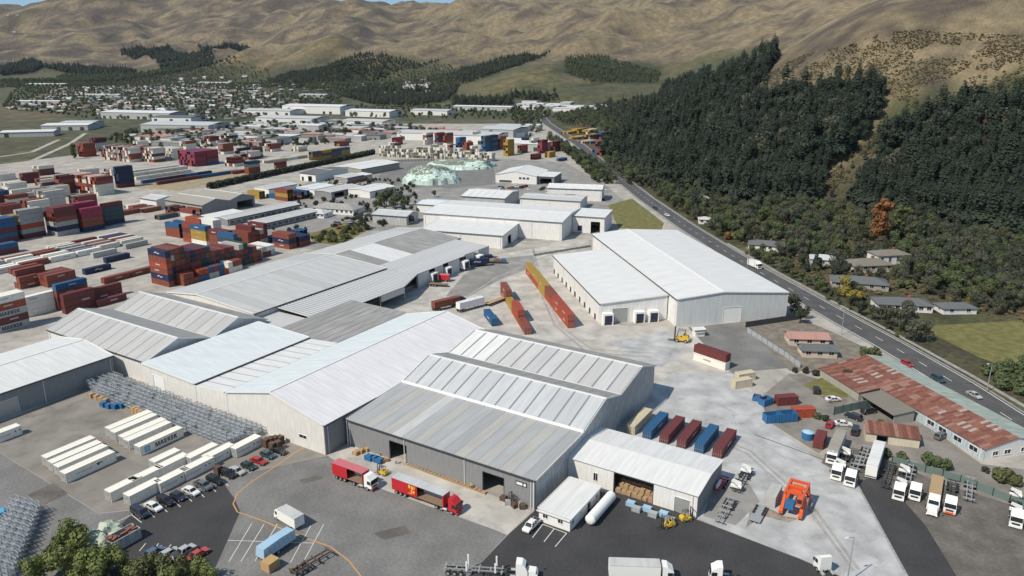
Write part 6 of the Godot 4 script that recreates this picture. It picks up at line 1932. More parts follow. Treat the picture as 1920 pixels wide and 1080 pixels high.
	z = "in the long blue rows on the timber apron"
	block(-546.4, 345.2, "b", 5, 1, [1], "bbbn", z)
	block(-531.9, 348.4, "b", 6, 1, [1], "bbbbm", z)
	block(-567.4, 353.5, "b", 4, 6, [1, 2, 1], "wwwwr", "in the white field beyond the blue rows", 1.6)
	z = "in the great crimson block at the far yard"
	block(-591.9, 425.7, "b", 2, 9, [5], "ppprmb", z)
	z = "in the far mixed blocks behind the yard"
	block(-666, 412.3, "b", 1, 16, [5, 5, 4], "wrwrgwm", z)
	block(-648.2, 423.4, "b", 1, 13, [5], "wrwwrkm", z)
	block(-649.6, 444.2, "b", 1, 8, [4], "wwgw", z)
	block(-739.2, 411.3, "b", 1, 4, [5], "orrm", z)
	block(-715.4, 421.5, "b", 1, 6, [4, 3], "mrgw", z)
	block(-516.8, 421, "b", 1, 2, [4], "=rrgt", z)
	block(-562.8, 443.8, "b", 1, 5, [2, 3], "wrwmn", z)
	block(-594.3, 478.5, "b", 2, 5, [3, 2, 4], "wrnw", z)
	block(-526.9, 414.7, "b", 1, 2, [1], "ro", z)
	block(-524, 456.3, "b", 1, 1, [2], "=rm", z)
	block(-555, 472.8, "b", 4, 4, [1], "wwwc", z, 1.0)
	block(-535.3, 510.6, "b", 4, 2, [3], "tkyryb", "in the long stack beside the boundary hedge")
	block(-637.9, 620.9, "b", 2, 3, [2, 3], "wwg", z)
	block(-682, 568.8, "b", 3, 4, [2, 3, 1], "rnwmw", z)
	block(-643.7, 706.3, "b", 2, 4, [2], "ppr", z)
	# pale stepped stacks of empty boxes
	z = "in the pale stepped stacks beyond the glass heaps"
	for i in 23:
		var q := Vector2(-496.1, 566.8).lerp(Vector2(-389.4, 592.4), i / 22.0)
		block(q.x, q.y, "b", 1, 1, [[2, 3, 2, 3, 1][rng.randi() % 5]], "wwwwwwcg", z, 0.1, 6.06)
		block(q.x - 3.2, q.y + 1, "b", 1, 2, [[4, 3, 4, 3, 2][rng.randi() % 5]], "wwwwwcw", z, 0.1, 6.06)
		if rng.randf() < 0.7: block(q.x - 9.5, q.y + 2, "b", 1, 2, [[5, 4, 5, 3][rng.randi() % 4]], "wwwcrg", z, 0.1, 6.06)
	z = "in the coloured stacks behind the pale ones"
	for q in [[-552.2, 649.3, "rrp", 3], [-523.5, 667.2, "wwr", 5], [-512.6, 673.9, "=wmbmr", 5], [-501.6, 674.7, "=worrm", 5], [-478.3, 665.9, "=nbbb", 4], [-458.5, 650.6, "=rror", 3], [-484.8, 703.3, "wmg", 5], [-434.7, 649.5, "bbt", 6], [-434, 660.4, "bnb", 6], [-434, 676.6, "rrm", 5], [-397.3, 632.8, "=yyyyyy", 6], [-396.6, 657.8, "=krr", 3], [-416.6, 698.5, "bn", 4], [-397.7, 682.9, "wwg", 5], [-379.4, 668.4, "rmp", 5], [-374.8, 686.6, "rmr", 4], [-357.1, 643.7, "=yy", 2], [-361.1, 623.1, "=mr", 2], [-334.9, 626.2, "b", 1]]:
		var n: int = q[3]
		block(q[0], q[1], "b", 1, 2, [n], q[2], z)
	z = "in the small depot across the road"
	for q in [[-446.4, 851.4, "yyy", 1], [-441.2, 870.2, "yor", 2], [-423.9, 865.3, "yyw", 2], [-379.5, 768.6, "ccy", 1], [-358.4, 751.8, "rrb", 2], [-379.2, 820.6, "rbr", 3], [-372.4, 838.5, "rrp", 3], [-326.5, 716.6, "bb", 2], [-321.5, 684.7, "rb", 2], [-393.9, 811.5, "ybr", 2], [-350.1, 774.7, "brr", 3], [-409.7, 801.7, "yyc", 1]]:
		block(q[0], q[1], "b", 2, 4, [q[3]], q[2], z)
	z = "in the crowded stacks filling the left of the yard"
	for q in [[-483.9, 214.8, 4, "rwmr"], [-485, 231.9, 4, "gwrm"], [-654.7, 325.3, 3, "wmw"], [-594.3, 315.5, 2, "wrw"], [-583.3, 267.8, 3, "wrww"], [-476.3, 256.3, 4, "rmgr"], [-496.7, 247.6, 5, "wgrw"], [-653.1, 294.1, 2, "rww"], [-523, 227.4, 5, "ymbr"], [-623.3, 344.8, 2, "wwr"], [-455.9, 279, 1, "rw"], [-442.3, 277.4, 1, "rrg"], [-418.1, 282.8, 2, "rmt"], [-604.8, 356.2, 2, "wrw"], [-587.9, 482.4, 3, "rwm"], [-618.8, 535.3, 3, "wrg"], [-642.3, 495.5, 4, "wwr"], [-595.8, 549.6, 2, "wwc"], [-592.1, 606.9, 2, "wrr"], [-711.4, 532.9, 4, "wrm"], [-724.2, 567.4, 4, "rrwn"], [-801.9, 459.6, 4, "mrw"], [-692.5, 489.7, 4, "wwgr"], [-733.9, 464, 4, "wrwm"]]:
		block(q[0], q[1], "b", 1, 4, [q[2], maxi(1, q[2] - 1), q[2]], q[3], z)
	# two lines in the loading yard
	var UB := Vector3(0.98181, 0, -0.18984)
	var VB := Vector3(-0.18984, 0, -0.98181)
	var row := func(u, v0, cols, zone):
		for i in cols.size():
			for k in cols[i].length():
				var p: Vector3 = UB * (u - 1.25) + VB * (v0 + 6.1 + i * 12.35)
				boxes.append([p.x, k * 2.6, p.z, YB - 90, 12.19, cols[i][k], zone, false])
	row.call(71.7, 251.3, ["oo", "oo", "or", "yy", "oy", "oy"], "in the right hand line of the loading yard")
	row.call(55.0, 247.7, ["r", "oo", "y", "rr"], "in the left hand line of the loading yard")
	# six along the white store shed
	for i in 6:
		var p := AB(-68.3 + i * 4.6, 174.8)
		boxes.append([p.x, 0.0, p.z, 238.2, 12.19, "cbmmbm"[i], "in the row of six behind the white store shed", false])
	var sp := func(x, z_, yaw, L, col, zone, y): boxes.append([x, y, z_, yaw, L, col, zone, false])
	sp.call(63.9, -226.9, 131, 12.19, "m", "stacked on a white box at the corner of the asphalt pad", 2.6)
	sp.call(63.7, -226.5, 131, 12.19, "w", "carrying the maroon one at the corner of the asphalt pad", 0.0)
	sp.call(68.5, -209.3, 20, 6.06, "c", "standing alone at the concrete apron's edge", 0.0)
	sp.call(71, -214.3, 20, 6.06, "c", "standing behind the lone cream one", 0.0)
	sp.call(77.8, -197.6, 8, 6.06, "m", "behind the blue scrap bins", 0.0)
	sp.call(79.8, -189.9, 4, 6.06, "o", "right of the blue scrap bins", 0.0)
	sp.call(78.4, -174.3, 60, 6.06, "m", "next to the parked bus-like truck", 0.0)
	sp.call(58, -148.6, 58.2, 6.06, "g", "left of the orange straddle carrier", 0.0)
	sp.call(-7.9, -267.9, 106, 12.19, "b", "parked beside the white trailer in the loading yard", 0.3)
	sp.call(-16.7, -343.9, 20, 12.19, "n", "backed up to the dock, front one of two", 1.2)
	sp.call(-15.2, -349.6, 20, 12.19, "n", "backed up to the dock, rear one of two", 1.2)
	# white refrigerated boxes at the lower left
	z = "in the block of refrigerated boxes on the brown yard"
	for q in [[-169.3, 77.8], [-173.6, 78.6], [-176.6, 78.9], [-180.3, 79.4], [-166.3, 94.4], [-171.5, 94.8], [-174.2, 95.2], [-178.6, 95.6], [-181.4, 96]]:
		var p := AB(q[0] - 1.25, q[1] + 6.1)
		boxes.append([p.x, 0.0, p.z, 58.2, 12.19, "w", z, true])
	z = "in the row behind the parked cars"
	for q in [[-153, 78.7, 8.0], [-148, 80, 8.0], [-147, 86.7, 8.0], [-146.7, 93, 8.0], [-145.4, 106.2, 8.0], [-152.9, 84.1, 8.0], [-152.8, 90.6, 8.0], [-156.5, 91.9, 7.0], [-151, 97.6, 8.0], [-147.5, 99.8, 8.0], [-203.3, 79.1, 6.06]]:
		var p := AB(q[0] - 1.25, q[1] + q[2] / 2)
		boxes.append([p.x, 0.0, p.z, 58.2, q[2], "w", z, true])
	boxes.sort_custom(func(p, q): return p[0] * p[0] + p[2] * p[2] < q[0] * q[0] + q[2] * q[2])
	var xf := []
	var cols := []
	for i in boxes.size():
		var q: Array = boxes[i]
		if i < 300:
			var d := sqrt(q[0] * q[0] + q[2] * q[2])
			var t := container(q[0], q[1], q[2], q[3], q[4], M["c_" + q[5]], "%s %s %s" % [names_[q[5]], "refrigerated container" if q[7] else "shipping container", q[6]], "%s containers %s" % [names_[q[5]], q[6]], 2 if d < 300 else 1, q[7])
			if not q[7] and d < 520 and i % 5 < 3 and q[5] != "n":
				if not meshes.has("marks"):
					var mb := MB.new()
					mb.box(-1.9, 1.1, 1.2, 1.72, -0.008, 0.008)
					meshes.marks = mb.mesh()
				var face := 1.0 if t.basis.z.dot(Vector3(-q[0], 0, -q[2])) > 0 else -1.0
				if q[4] > 12: part(t, "side_print", meshes.marks, M.steel_light if q[5] in "wgcy" else M.faded_print, Vector3(rng.randf_range(-2, 2), 0, face * 1.222))
			if q[7] and q[4] > 12:
				var c := Vector2(q[0], q[2])
				if c.distance_to(Vector2(AB(-167.55, 100.5).x, AB(-167.55, 100.5).z)) < 1.0:
					t.set_meta("label", "white refrigerated container with big black lettering and a blue square logo")
					star(t, -4.2)
					lettering(t, "MAERSK", 1.15, M.black_text, Vector3(1.0, 1.3, 1.24), 0)
				elif c.distance_to(Vector2(AB(-170.55, 83.9).x, AB(-170.55, 83.9).z)) < 1.0:
					t.set_meta("label", "white refrigerated container with a small black emblem, front of the left block")
					emblem(t, 1.0)
			elif q[7] and i % 2 == 0: emblem(t, 0.6)
			elif q[6].begins_with("in the tall stacks") and q[5] == "g": lettering(t, "MAERSK", 1.3, M.black_text, Vector3(0, 1.3, 1.24 if q[3] < 90 else -1.24), 0 if q[3] < 90 else 180)
			elif q[5] == "n" and d < 420: emblem2(t, -1.0 if q[3] > 90 and q[6].begins_with("in the tall block") else 1.0)
		else:
			xf.append(Transform3D(Basis(Vector3.UP, deg_to_rad(q[3])).scaled_local(Vector3(q[4] / 12.19, 1, 1)), Vector3(q[0], q[1], q[2])))
			var cc: Color = M["c_" + q[5]].albedo_color.srgb_to_linear()
			cols.append(cc)

	mass("container_field", "distant stacked shipping containers of many colours", "containers", container_mesh(12.19, false), M.c_x, xf, cols)


func star(t: Node3D, x: float) -> void:
	var b := MB.new()
	b.box(x - 0.75, x + 0.75, 0.55, 2.05, 1.215, 1.235)
	var o := part(t, "logo_square", b.mesh(), M.star_blue)
	b = MB.new()
	for i in 7:
		var a := TAU * i / 7
		var c := Vector3(x, 1.3, 1.245)
		b.tri(c + Vector3(sin(a - 0.3), cos(a - 0.3), 0) * 0.22, c + Vector3(sin(a + 0.3), cos(a + 0.3), 0) * 0.22, c + Vector3(sin(a), cos(a), 0) * 0.6)
	part(o, "logo_star", b.mesh(), M.white_paint)


func emblem(t: Node3D, k: float) -> void:  # a small black flag mark and a grey line of print
	var b := MB.new()
	b.tri(Vector3(1.2, 1.75, 1.24), Vector3(1.6, 1.0, 1.24), Vector3(2.0 * k + 0.4, 1.75, 1.24))
	b.tri(Vector3(2.2, 1.7, 1.24), Vector3(2.4, 1.35, 1.24), Vector3(2.9, 1.6, 1.24))
	part(t, "emblem", b.mesh(), M.black_text)
	b = MB.new()
	for i in 8: b.box(-3.6 + i * 0.5, -3.3 + i * 0.5, 1.1, 1.55, 1.215, 1.235)
	part(t, "print", b.mesh(), M.steel_light)


func emblem2(t: Node3D, s: float) -> void:  # a white swoosh with a short line of print
	var b := MB.new()
	b.hexa([Vector3(-1.6, 1.2, 1.25 * s), Vector3(-0.2, 1.5, 1.25 * s), Vector3(-0.2, 1.5, 1.22 * s), Vector3(-1.6, 1.2, 1.22 * s), Vector3(-1.3, 1.6, 1.25 * s), Vector3(0.3, 1.9, 1.25 * s), Vector3(0.3, 1.9, 1.22 * s), Vector3(-1.3, 1.6, 1.22 * s)])
	for i in 4: b.box(0.2 + i * 0.45, 0.5 + i * 0.45, 1.1, 1.5, minf(1.22 * s, 1.25 * s), maxf(1.22 * s, 1.25 * s))
	part(t, "emblem", b.mesh(), M.white_paint)


func vehicles() -> void:
	var i := 0
	for q in [[-80.1, -142.8, "van", "navy", "dark blue van at the left end of the parked cars"], [-78.3, -145.2, "sedan", "white", "white sedan beside the dark blue van"], [-76.5, -147.3, "suv", "black", "black off-roader, third in the parked row"], [-74.5, -149.2, "hatch", "navy", "navy hatchback, fourth in the parked row"], [-72.6, -151.4, "sedan", "white", "white sedan in the middle of the parked row"], [-70.7, -153.6, "ute", "grey", "grey pickup with a blue windscreen in the parked row"], [-68.8, -155.9, "suv", "black", "black off-roader right of the grey pickup"], [-66.9, -158.7, "suv", "black", "black off-roader left of the silver car"], [-65.3, -160.1, "sedan", "silver", "silver sedan in the parked row"], [-63.2, -162.3, "hatch", "green", "dark green hatchback between the silver and red cars"], [-61.6, -164.8, "sedan", "red", "bright red car in the parked row"], [-60.2, -167.6, "hatch", "teal", "dark teal hatchback right of the red car"], [-58.1, -169.7, "sedan", "black", "black sedan at the right end of the parked row"]]:
		car(q[2], q[4], q[0], q[1], YA + rng.randf_range(-3, 3), M["car_" + q[3]], "cars parked behind the white containers")
	for q in [[-70.9, -129.2, "hatch", "blue", "blue grey car half hidden by the corner trees"], [-67.8, -128.9, "hatch", "silver", "light car behind the corner trees, second of four"], [-65, -129.2, "ute", "silver", "silver pickup behind the corner trees"], [-62, -128.6, "sedan", "orange", "orange red car at the end of the lower row"]]:
		car(q[2], q[4], q[0], q[1], 58.2, M["car_" + q[3]], "cars in the lower row")
	car("ute", "white pickup parked at the corner of the site cabin", 4.1, -138.2, 238, M.car_white, "")
	for q in [[133.9, -202.2, "sedan", "silver", "silver car driving along the road"], [129.5, -213.5, "suv", "teal", "dark car driving ahead of the silver one"], [126, -225.6, "hatch", "red", "small red car on the road beside the rusty workshop"], [95, -460.7, "sedan", "white", "white car far along the road"], [91.7, -482.6, "hatch", "black", "dark car far along the road"]]:
		car(q[2], q[4], q[0], q[1], -76, M["car_" + q[3]], "cars on the road", 0.03)
	for q in [[92, -199.4, "sedan", "white", "white car parked by the driveway"], [89.4, -205.5, "suv", "black", "black car parked on the grass plot"], [88.6, -184.3, "sedan", "white", "old white car in the scrap yard"], [93, -188.3, "suv", "navy", "dark blue wagon near the green fence"], [89.9, -180.1, "van", "navy", "grey blue van behind the parked trucks"], [98.6, -191.6, "suv", "black", "black car under the lean-to roof"], [84.9, -183.7, "hatch", "red", "red car among the scrap"], [111, -177.2, "suv", "grey", "grey car in front of the blue wall"]]:
		car(q[2], q[4], q[0], q[1], [10, 70, -10, 130, 60, 20, 50, 30][i % 8], M["car_" + q[3]], "cars around the scrap yard")
		i += 1
	for zq in [[[15.9, -564.3, 68, -569.1, 64.7, -508.5, 33.1, -520.4], 26, "car in the crowded lot behind the far warehouse"], [[-158.7, -564.3, -134.5, -599.5, -103.2, -564.3, -122.1, -541.5], 14, "car parked between the mid distance sheds"], [[-367.4, -581.4, -342.4, -636, -311, -599.5, -337.1, -550.4], 30, "car in the lot beyond the left stacks"], [[-13.9, -564.3, 12.1, -573.9, 15.6, -555, -7.6, -541.5], 10, "car in front of the gabled workshop"], [[-107.5, -430.4, -93.2, -468.9, -84.3, -455.9, -96.8, -423.4], 10, "car on the street by the lawn"]]:
		for p in scatter(zq[0], zq[1], 4.5):
			car(["sedan", "hatch", "suv", "van"][rng.randi() % 4], zq[2], p[0], p[1], [YA, 58.2][rng.randi() % 2], M["car_" + ["white", "silver", "black", "grey", "navy", "red", "white"][rng.randi() % 7]], zq[2])
	# small white box truck on the apron
	var t := thing("box_truck", "small white box truck standing on the grey apron", "truck", -50.3, -142.4, 142)
	var b := MB.new()
	b.outline(PackedVector2Array([Vector2(0, 0.45), Vector2(0, 1.2), Vector2(-0.3, 2.2), Vector2(-1.5, 2.35), Vector2(-1.5, 0.45)]), 0.98, 0.88)
	part(t, "cab", b.mesh(), M.white_paint)
	b = MB.new()
	b.hexa([Vector3(-0.08, 1.3, 0.85), Vector3(0.03, 1.3, 0.85), Vector3(0.03, 1.3, -0.85), Vector3(-0.08, 1.3, -0.85), Vector3(-0.33, 2.12, 0.8), Vector3(-0.22, 2.12, 0.8), Vector3(-0.22, 2.12, -0.8), Vector3(-0.33, 2.12, -0.8)])
	part(t, "windscreen", b.mesh(), M.glass_dark)
	for s in [-0.95, 0.95]:
		b = MB.new()
		b.box(-1.2, -0.45, 1.3, 2.0, s - 0.02, s + 0.02)
		part(t, "side_window", b.mesh(), M.glass_dark)
	box_body(t, "box_body", -1.6, 6.0, 0.75, 3.1, M.white_paint, M.roof_light)
	axle(t, -1.0, 0.85, 0.4, 0.25)
	axle(t, -5.6, 0.85, 0.4, 0.4)
	# two red curtain-sided trucks at the loading pad
	t = thing("curtain_truck", "red curtain-sided truck with a white cab, its side half open", "truck", -31.2, -152.7, YA, "red curtain-sided trucks")
	tractor(t, "cabover", M.white_paint, M.red_paint)
	curtain(t, -2.6, 9.4, M.red_paint, M.red_roof, 0.02, 0.5)
	t = thing("curtain_truck", "long red curtain-sided truck with grey roof and yellow lettering", "truck", -11.3, -143.2, YA, "red curtain-sided trucks")
	tractor(t, "cabover", M.red_paint)
	curtain(t, -3.4, 14.5, M.red_paint, M.roof_grey2, 0.02, 0.5)
	b = MB.new()  # yellow mark of tall and short blocks over a bar
	for q in [[-13.0, 2.9, 0.55, 0.8], [-12.2, 2.75, 0.5, 0.85], [-11.5, 2.9, 0.25, 0.7], [-12.3, 1.95, 0.3, 0.65], [-11.85, 1.9, 0.55, 0.6]]: b.box(q[0], q[0] + q[2], q[1], q[1] + q[3], 1.26, 1.29)
	b.box(-13.0, -11.9, 1.6, 1.75, 1.26, 1.29)
	part(t, "yellow_mark", b.mesh(), M.gold_text)
	# blue tarped load and timber crate on the marked bays
	t = thing("tarped_trailer", "trailer under a pale blue tarpaulin on the marked bays", "trailer", -44.8, -133.9, 58.2)
	deck(t, 0, 8.4, M.deck_wood, 1.0)
	b = MB.new()
	b.outline(PackedVector2Array([Vector2(-0.1, 1.1), Vector2(-0.3, 3.1), Vector2(-4, 3.25), Vector2(-8.1, 3.1), Vector2(-8.3, 1.1)]), 1.27, 1.05)
	part(t, "tarpaulin", b.mesh(), M.tarp_blue)
	b = MB.new()
	for k in 7: b.box(-0.9 - k * 1.15, -0.82 - k * 1.15, 1.1, 3.0, 1.13, 1.27)
	part(t, "strap", b.mesh(), M.steel_light)
	t = thing("timber_crate", "open brown timber crate at the tail of the tarped trailer", "crate", -46.6, -125, 58.2)
	for k in 7:
		b = MB.new()
		b.box(-1.3, 1.3, 0.1 + k * 0.28, 0.34 + k * 0.28, 1.1, 1.18)
		b.box(-1.3, 1.3, 0.1 + k * 0.28, 0.34 + k * 0.28, -1.18, -1.1)
		b.box(1.25, 1.32, 0.1 + k * 0.28, 0.34 + k * 0.28, -1.1, 1.1)
		b.box(-1.32, -1.25, 0.1 + k * 0.28, 0.34 + k * 0.28, -1.1, 1.1)
		part(t, "plank", b.mesh(), M.wood)
	b = MB.new()
	b.box(-1.25, 1.25, 1.9, 2.0, -1.1, 1.1)
	part(t, "lid", b.mesh(), M.wood)
	t = thing("skeletal_trailer", "bare dark trailer frame at the bottom of the marked bays", "trailer", -36, -129.2, 50)
	skeleton(t, 0, 9, M.wood_dark)
	# trucks along the bottom edge
	t = thing("log_truck", "white bonneted truck with upright stanchions at the bottom edge", "truck", 4.9, -122.2, -6)
	tractor(t, "bonnet", M.white_paint)
	skeleton(t, -6.5, 11.5, M.steel_light)
	for x in [-13.5, -8.0]:
		for s in [-1.1, 1.1]:
			b = MB.new()
			b.box(x - 0.15, x + 0.15, 1.3, 3.4, s - 0.1, s + 0.1)
			part(t, "stanchion", b.mesh(), M.white_paint)
	t = thing("box_truck", "white trailer roof cut by the bottom edge", "truck", 30.4, -121.5, -3)
	tractor(t, "cabover", M.white_paint)
	box_body(t, "box_body", -2.6, 9.5, 1.1, 3.8, M.white_paint, M.roof_light)
	t = thing("truck_tractor", "white tractor unit without trailer at the bottom right", "truck", 59.5, -125.6, 98)
	tractor(t, "cabover", M.white_paint)
	t = thing("truck_tractor", "white tractor unit just cut off by the bottom edge", "truck", 37.3, -121.8, 170)
	tractor(t, "cabover", M.white_paint)
	# the truck park
	var yaw := -121.8
	for q in [
		[77, -163.8, "box", "old white box truck with a mossy roof, leftmost of the truck park"],
		[75.2, -156.5, "side", "white cab with a folded white side-loading crane, second in the truck park"],
		[77.2, -153.8, "skel", "cream white truck with a bare trailer beside the old box truck"],
		[83.8, -157.5, "van", "clean white semi-trailer body in the truck park"],
		[84.7, -152.5, "bare", "bare dark trailer frame right of the clean white body"],
		[85.6, -148.1, "side", "white truck with two folded crane arms, middle of the truck park"],
		[89.2, -148.1, "cab", "short white tractor right of the crane truck"],
		[89.9, -142, "flat", "white bonneted truck with a long tan flat deck"],
		[94.1, -142.8, "skel", "white truck with an orange bumper and bare trailer"],
		[105.2, -137.8, "side", "white crane truck cut by the right edge"]]:
		t = thing("parked_truck", q[3], "truck", q[0], q[1], yaw, "trucks in the truck park")
		match q[2]:
			"box":
				tractor(t, "cabover", M.white_paint)
				box_body(t, "box_body", -0.6, 12, 1.0, 3.9, M.wall_light, M.roof_olive)
			"side":
				tractor(t, "cabover", M.white_paint)
				skeleton(t, -3.0, 11.5, M.steel_dark)
				crane_arms(t, [-5.6, -12.4], M.white_paint)
			"skel":
				tractor(t, "cabover", M.white_paint, M.orange_paint if q[3].contains("orange") else M.white_paint)
				skeleton(t, -3.0, 11.5, M.steel_light if q[3].contains("cream") else M.steel_dark)
			"van":
				tractor(t, "cabover", M.white_paint)
				box_body(t, "box_body", 0.6, 13.5, 1.1, 4.0, M.white_paint, M.roof_white)
			"bare": skeleton(t, 0, 12.5, M.steel_dark)
			"cab": tractor(t, "cabover", M.white_paint)
			"flat":
				tractor(t, "bonnet", M.white_paint)
				deck(t, -4.6, 13, M.carton, 1.2)
	for q in [[83.2, -161.8, "bare trailer frame wedged beside the cream white truck"], [90.7, -154.3, "bare trailer frame between the white tractors"], [100.7, -147.1, "bare trailer frame right of the orange bumper truck"]]:
		t = thing("skeletal_trailer", q[2], "trailer", q[0], q[1], yaw, "trailers in the truck park")
		skeleton(t, 0, 11, M.steel_light)
	# trailers by the store shed
	t = thing("side_loader", "white crane trailer standing on the concrete apron", "trailer", 50.4, -151.4, 238.2)
	skeleton(t, 0.5, 11.5, M.steel_dark)
	crane_arms(t, [-0.6, -8.6], M.white_paint)
	t = thing("skeletal_trailer", "bare trailer frame behind the white crane trailer", "trailer", 43.3, -139.1, 238.2)
	skeleton(t, 0, 10.5, M.steel_light)
	t = thing("small_crane_truck", "red and white trailer beside the store shed's end wall", "trailer", 46.9, -152.5, 238.2)
	skeleton(t, 2, 7, M.red_paint)
	b = MB.new()
	b.box(-1.5, 1.6, 1.3, 2.2, -0.2, 0.2)
	part(t, "boom", b.mesh(), M.white_paint)
	t = thing("flat_trailer", "pale steel trailer deck with scrap on the concrete apron", "trailer", 52.8, -142.4, 238.2)
	deck(t, 3, 7, M.steel_light, 0.5)
	# loading yard
	t = thing("container_truck", "brown red container truck in the loading yard", "truck", -18.7, -288.1, 38)
	tractor(t, "cabover", M.steel_dark)
	skeleton(t, -2.6, 12.4, M.steel_dark)
	part(t, "load", container_mesh(12.19, false), M.c_r, Vector3(-8.8, 1.35, 0))
	t = thing("box_trailer", "white box trailer beside the blue container in the loading yard", "trailer", -11.6, -286.1, 42)
	skeleton(t, 0, 12.5, M.steel_dark)
	box_body(t, "box_body", 0, 12.3, 1.36, 3.9, M.white_paint, M.roof_white)
	t = thing("flat_trailer", "flat trailer with red crates at the dock", "trailer", -27.3, -311.4, -12)
	deck(t, 0, 9, M.deck_wood)
	t = thing("dock_truck", "small red covered truck at the first dock", "truck", -27.3, -319.4, -12)
	box_body(t, "box_body", 0, 7, 1.0, 3.2, M.red_paint, M.red_roof)
	for x in [-1.2, -5.8]: axle(t, x)
	t = thing("flat_trailer", "flat trailer with mixed crates at the farthest dock", "trailer", -2.5, -349.6, -4)
	deck(t, 0, 13, M.deck_wood)
	for k in 4:
		b = MB.new()
		b.box(-2.6 - k * 2.8, -0.6 - k * 2.8, 1.27, 2.3, -0.9, 0.9)
		part(t, "load_crate", b.mesh(), [M.blue_paint, M.rust1, M.carton, M.steel_light][k])
	t = thing("flat_trailer", "tan flat trailer between the two container lines", "trailer", -3.2, -293.7, 52)
	deck(t, 0, 11, M.carton)
	t = thing("road_truck", "white truck driving along the road above the largest warehouse", "truck", 114, -338.3, -70, "", 0.04)
	tractor(t, "cabover", M.white_paint)
	box_body(t, "box_body", -2.4, 5.4, 0.9, 3.4, M.white_paint, M.roof_white)
	straddle()
	forklift("large yellow forklift with a tall black mast in the loading yard", 58.1, -246.9, 160, M.yellow_paint, 2.0)
	forklift("yellow forklift left of the store shed corner", 32.5, -138.5, 200, M.yellow_paint, 1.15)
	forklift("yellow forklift at the store shed's front corner", 37.3, -141, 20, M.yellow_paint, 1.1)
	forklift("yellow and black forklift between the two red trucks", -30.8, -159.6, 150, M.yellow_paint, 1.0)
	forklift("dark forklift parked with crates by the right doorway", 0.2, -147.1, 130, M.wood_dark, 1.0)
	person("worker in a pale top and dark trousers near the left doorway", -28.1, -164.3, 200, worker_bones(0.18, 0.12), [Color(0.02, 0.02, 0.02), Color(0.03, 0.035, 0.06), Color(0.6, 0.6, 0.55), Color(0.4, 0.26, 0.19), Color(0.5, 0.42, 0.05)])
	person("worker in a yellow top by the wall between the doorways", -9.3, -153.1, 60, worker_bones(0.05, 0.02), [Color(0.02, 0.02, 0.02), Color(0.04, 0.04, 0.05), Color(0.6, 0.5, 0.05), Color(0.4, 0.26, 0.19), Color(0.5, 0.5, 0.5)])


func straddle() -> void:
	var t := thing("straddle_carrier", "orange straddle carrier standing on the concrete apron", "carrier", 62.1, -146, 58.2)
	var o = M.orange_paint
	var b := MB.new()
	for s in [-2.0, 2.0]:
		b = MB.new()
		b.outline(PackedVector2Array([Vector2(-5.2, 0.6), Vector2(-5.2, 1.3), Vector2(-4.6, 1.6), Vector2(4.4, 1.6), Vector2(5.0, 1.3), Vector2(5.0, 0.6)]), 0.42, 0.36)
		part(t, "side_beam", b.mesh(), o, Vector3(0, 0, s))
		for x in [-3.6, 3.6]:
			b = MB.new()
			b.hexa([Vector3(x - 0.5, 1.5, s + 0.35), Vector3(x + 0.5, 1.5, s + 0.35), Vector3(x + 0.5, 1.5, s - 0.35), Vector3(x - 0.5, 1.5, s - 0.35), Vector3(x * 0.72 - 0.35, 4.6, s * 0.92 + 0.25), Vector3(x * 0.72 + 0.35, 4.6, s * 0.92 + 0.25), Vector3(x * 0.72 + 0.35, 4.6, s * 0.92 - 0.25), Vector3(x * 0.72 - 0.35, 4.6, s * 0.92 - 0.25)])
			part(t, "leg", b.mesh(), o)
			wheel(t, x * 1.22, s, 0.62, 0.5)
			wheel(t, x * 0.82, s, 0.62, 0.5)
		b = MB.new()
		b.box(-3.2, 3.2, 4.5, 5.0, s * 0.92 - 0.25, s * 0.92 + 0.25)
		part(t, "top_beam", b.mesh(), o)
	for x in [-2.6, 0.0, 2.6]:
		b = MB.new()
		b.box(x - 0.3, x + 0.3, 4.6, 5.1, -1.6, 1.6)
		part(t, "cross_beam", b.mesh(), o)
	b = MB.new()
	b.box(-1.9, 1.9, 3.9, 4.5, -1.1, 1.1)
	for k in 5: b.box(-1.7 + k * 0.8, -1.4 + k * 0.8, 4.5, 4.58, -1.0, 1.0)
	part(t, "spreader", b.mesh(), o)
	b = MB.new()
	b.box(-4.6, -2.6, 1.7, 3.2, -1.4, 0.4)
	part(t, "engine", b.mesh(), M.blue_paint)
	b = MB.new()
	b.box(-4.7, -3.2, 3.2, 5.0, 0.9, 2.1)
	part(t, "cab", b.mesh(), o)
	b = MB.new()
	b.box(-4.74, -4.7, 3.8, 4.8, 1.0, 2.0)
	part(t, "cab_window", b.mesh(), M.glass_dark)
	b = MB.new()
	for s in [2.45, 2.85]: b.cyl(Vector3(-2.4, 0.7, s), Vector3(-2.4, 4.6, s), 0.04, 0.04, 6)
	for k in 9: b.box(-2.44, -2.36, 0.9 + k * 0.42, 0.95 + k * 0.42, 2.45, 2.85)
	part(t, "ladder", b.mesh(), M.steel_light)


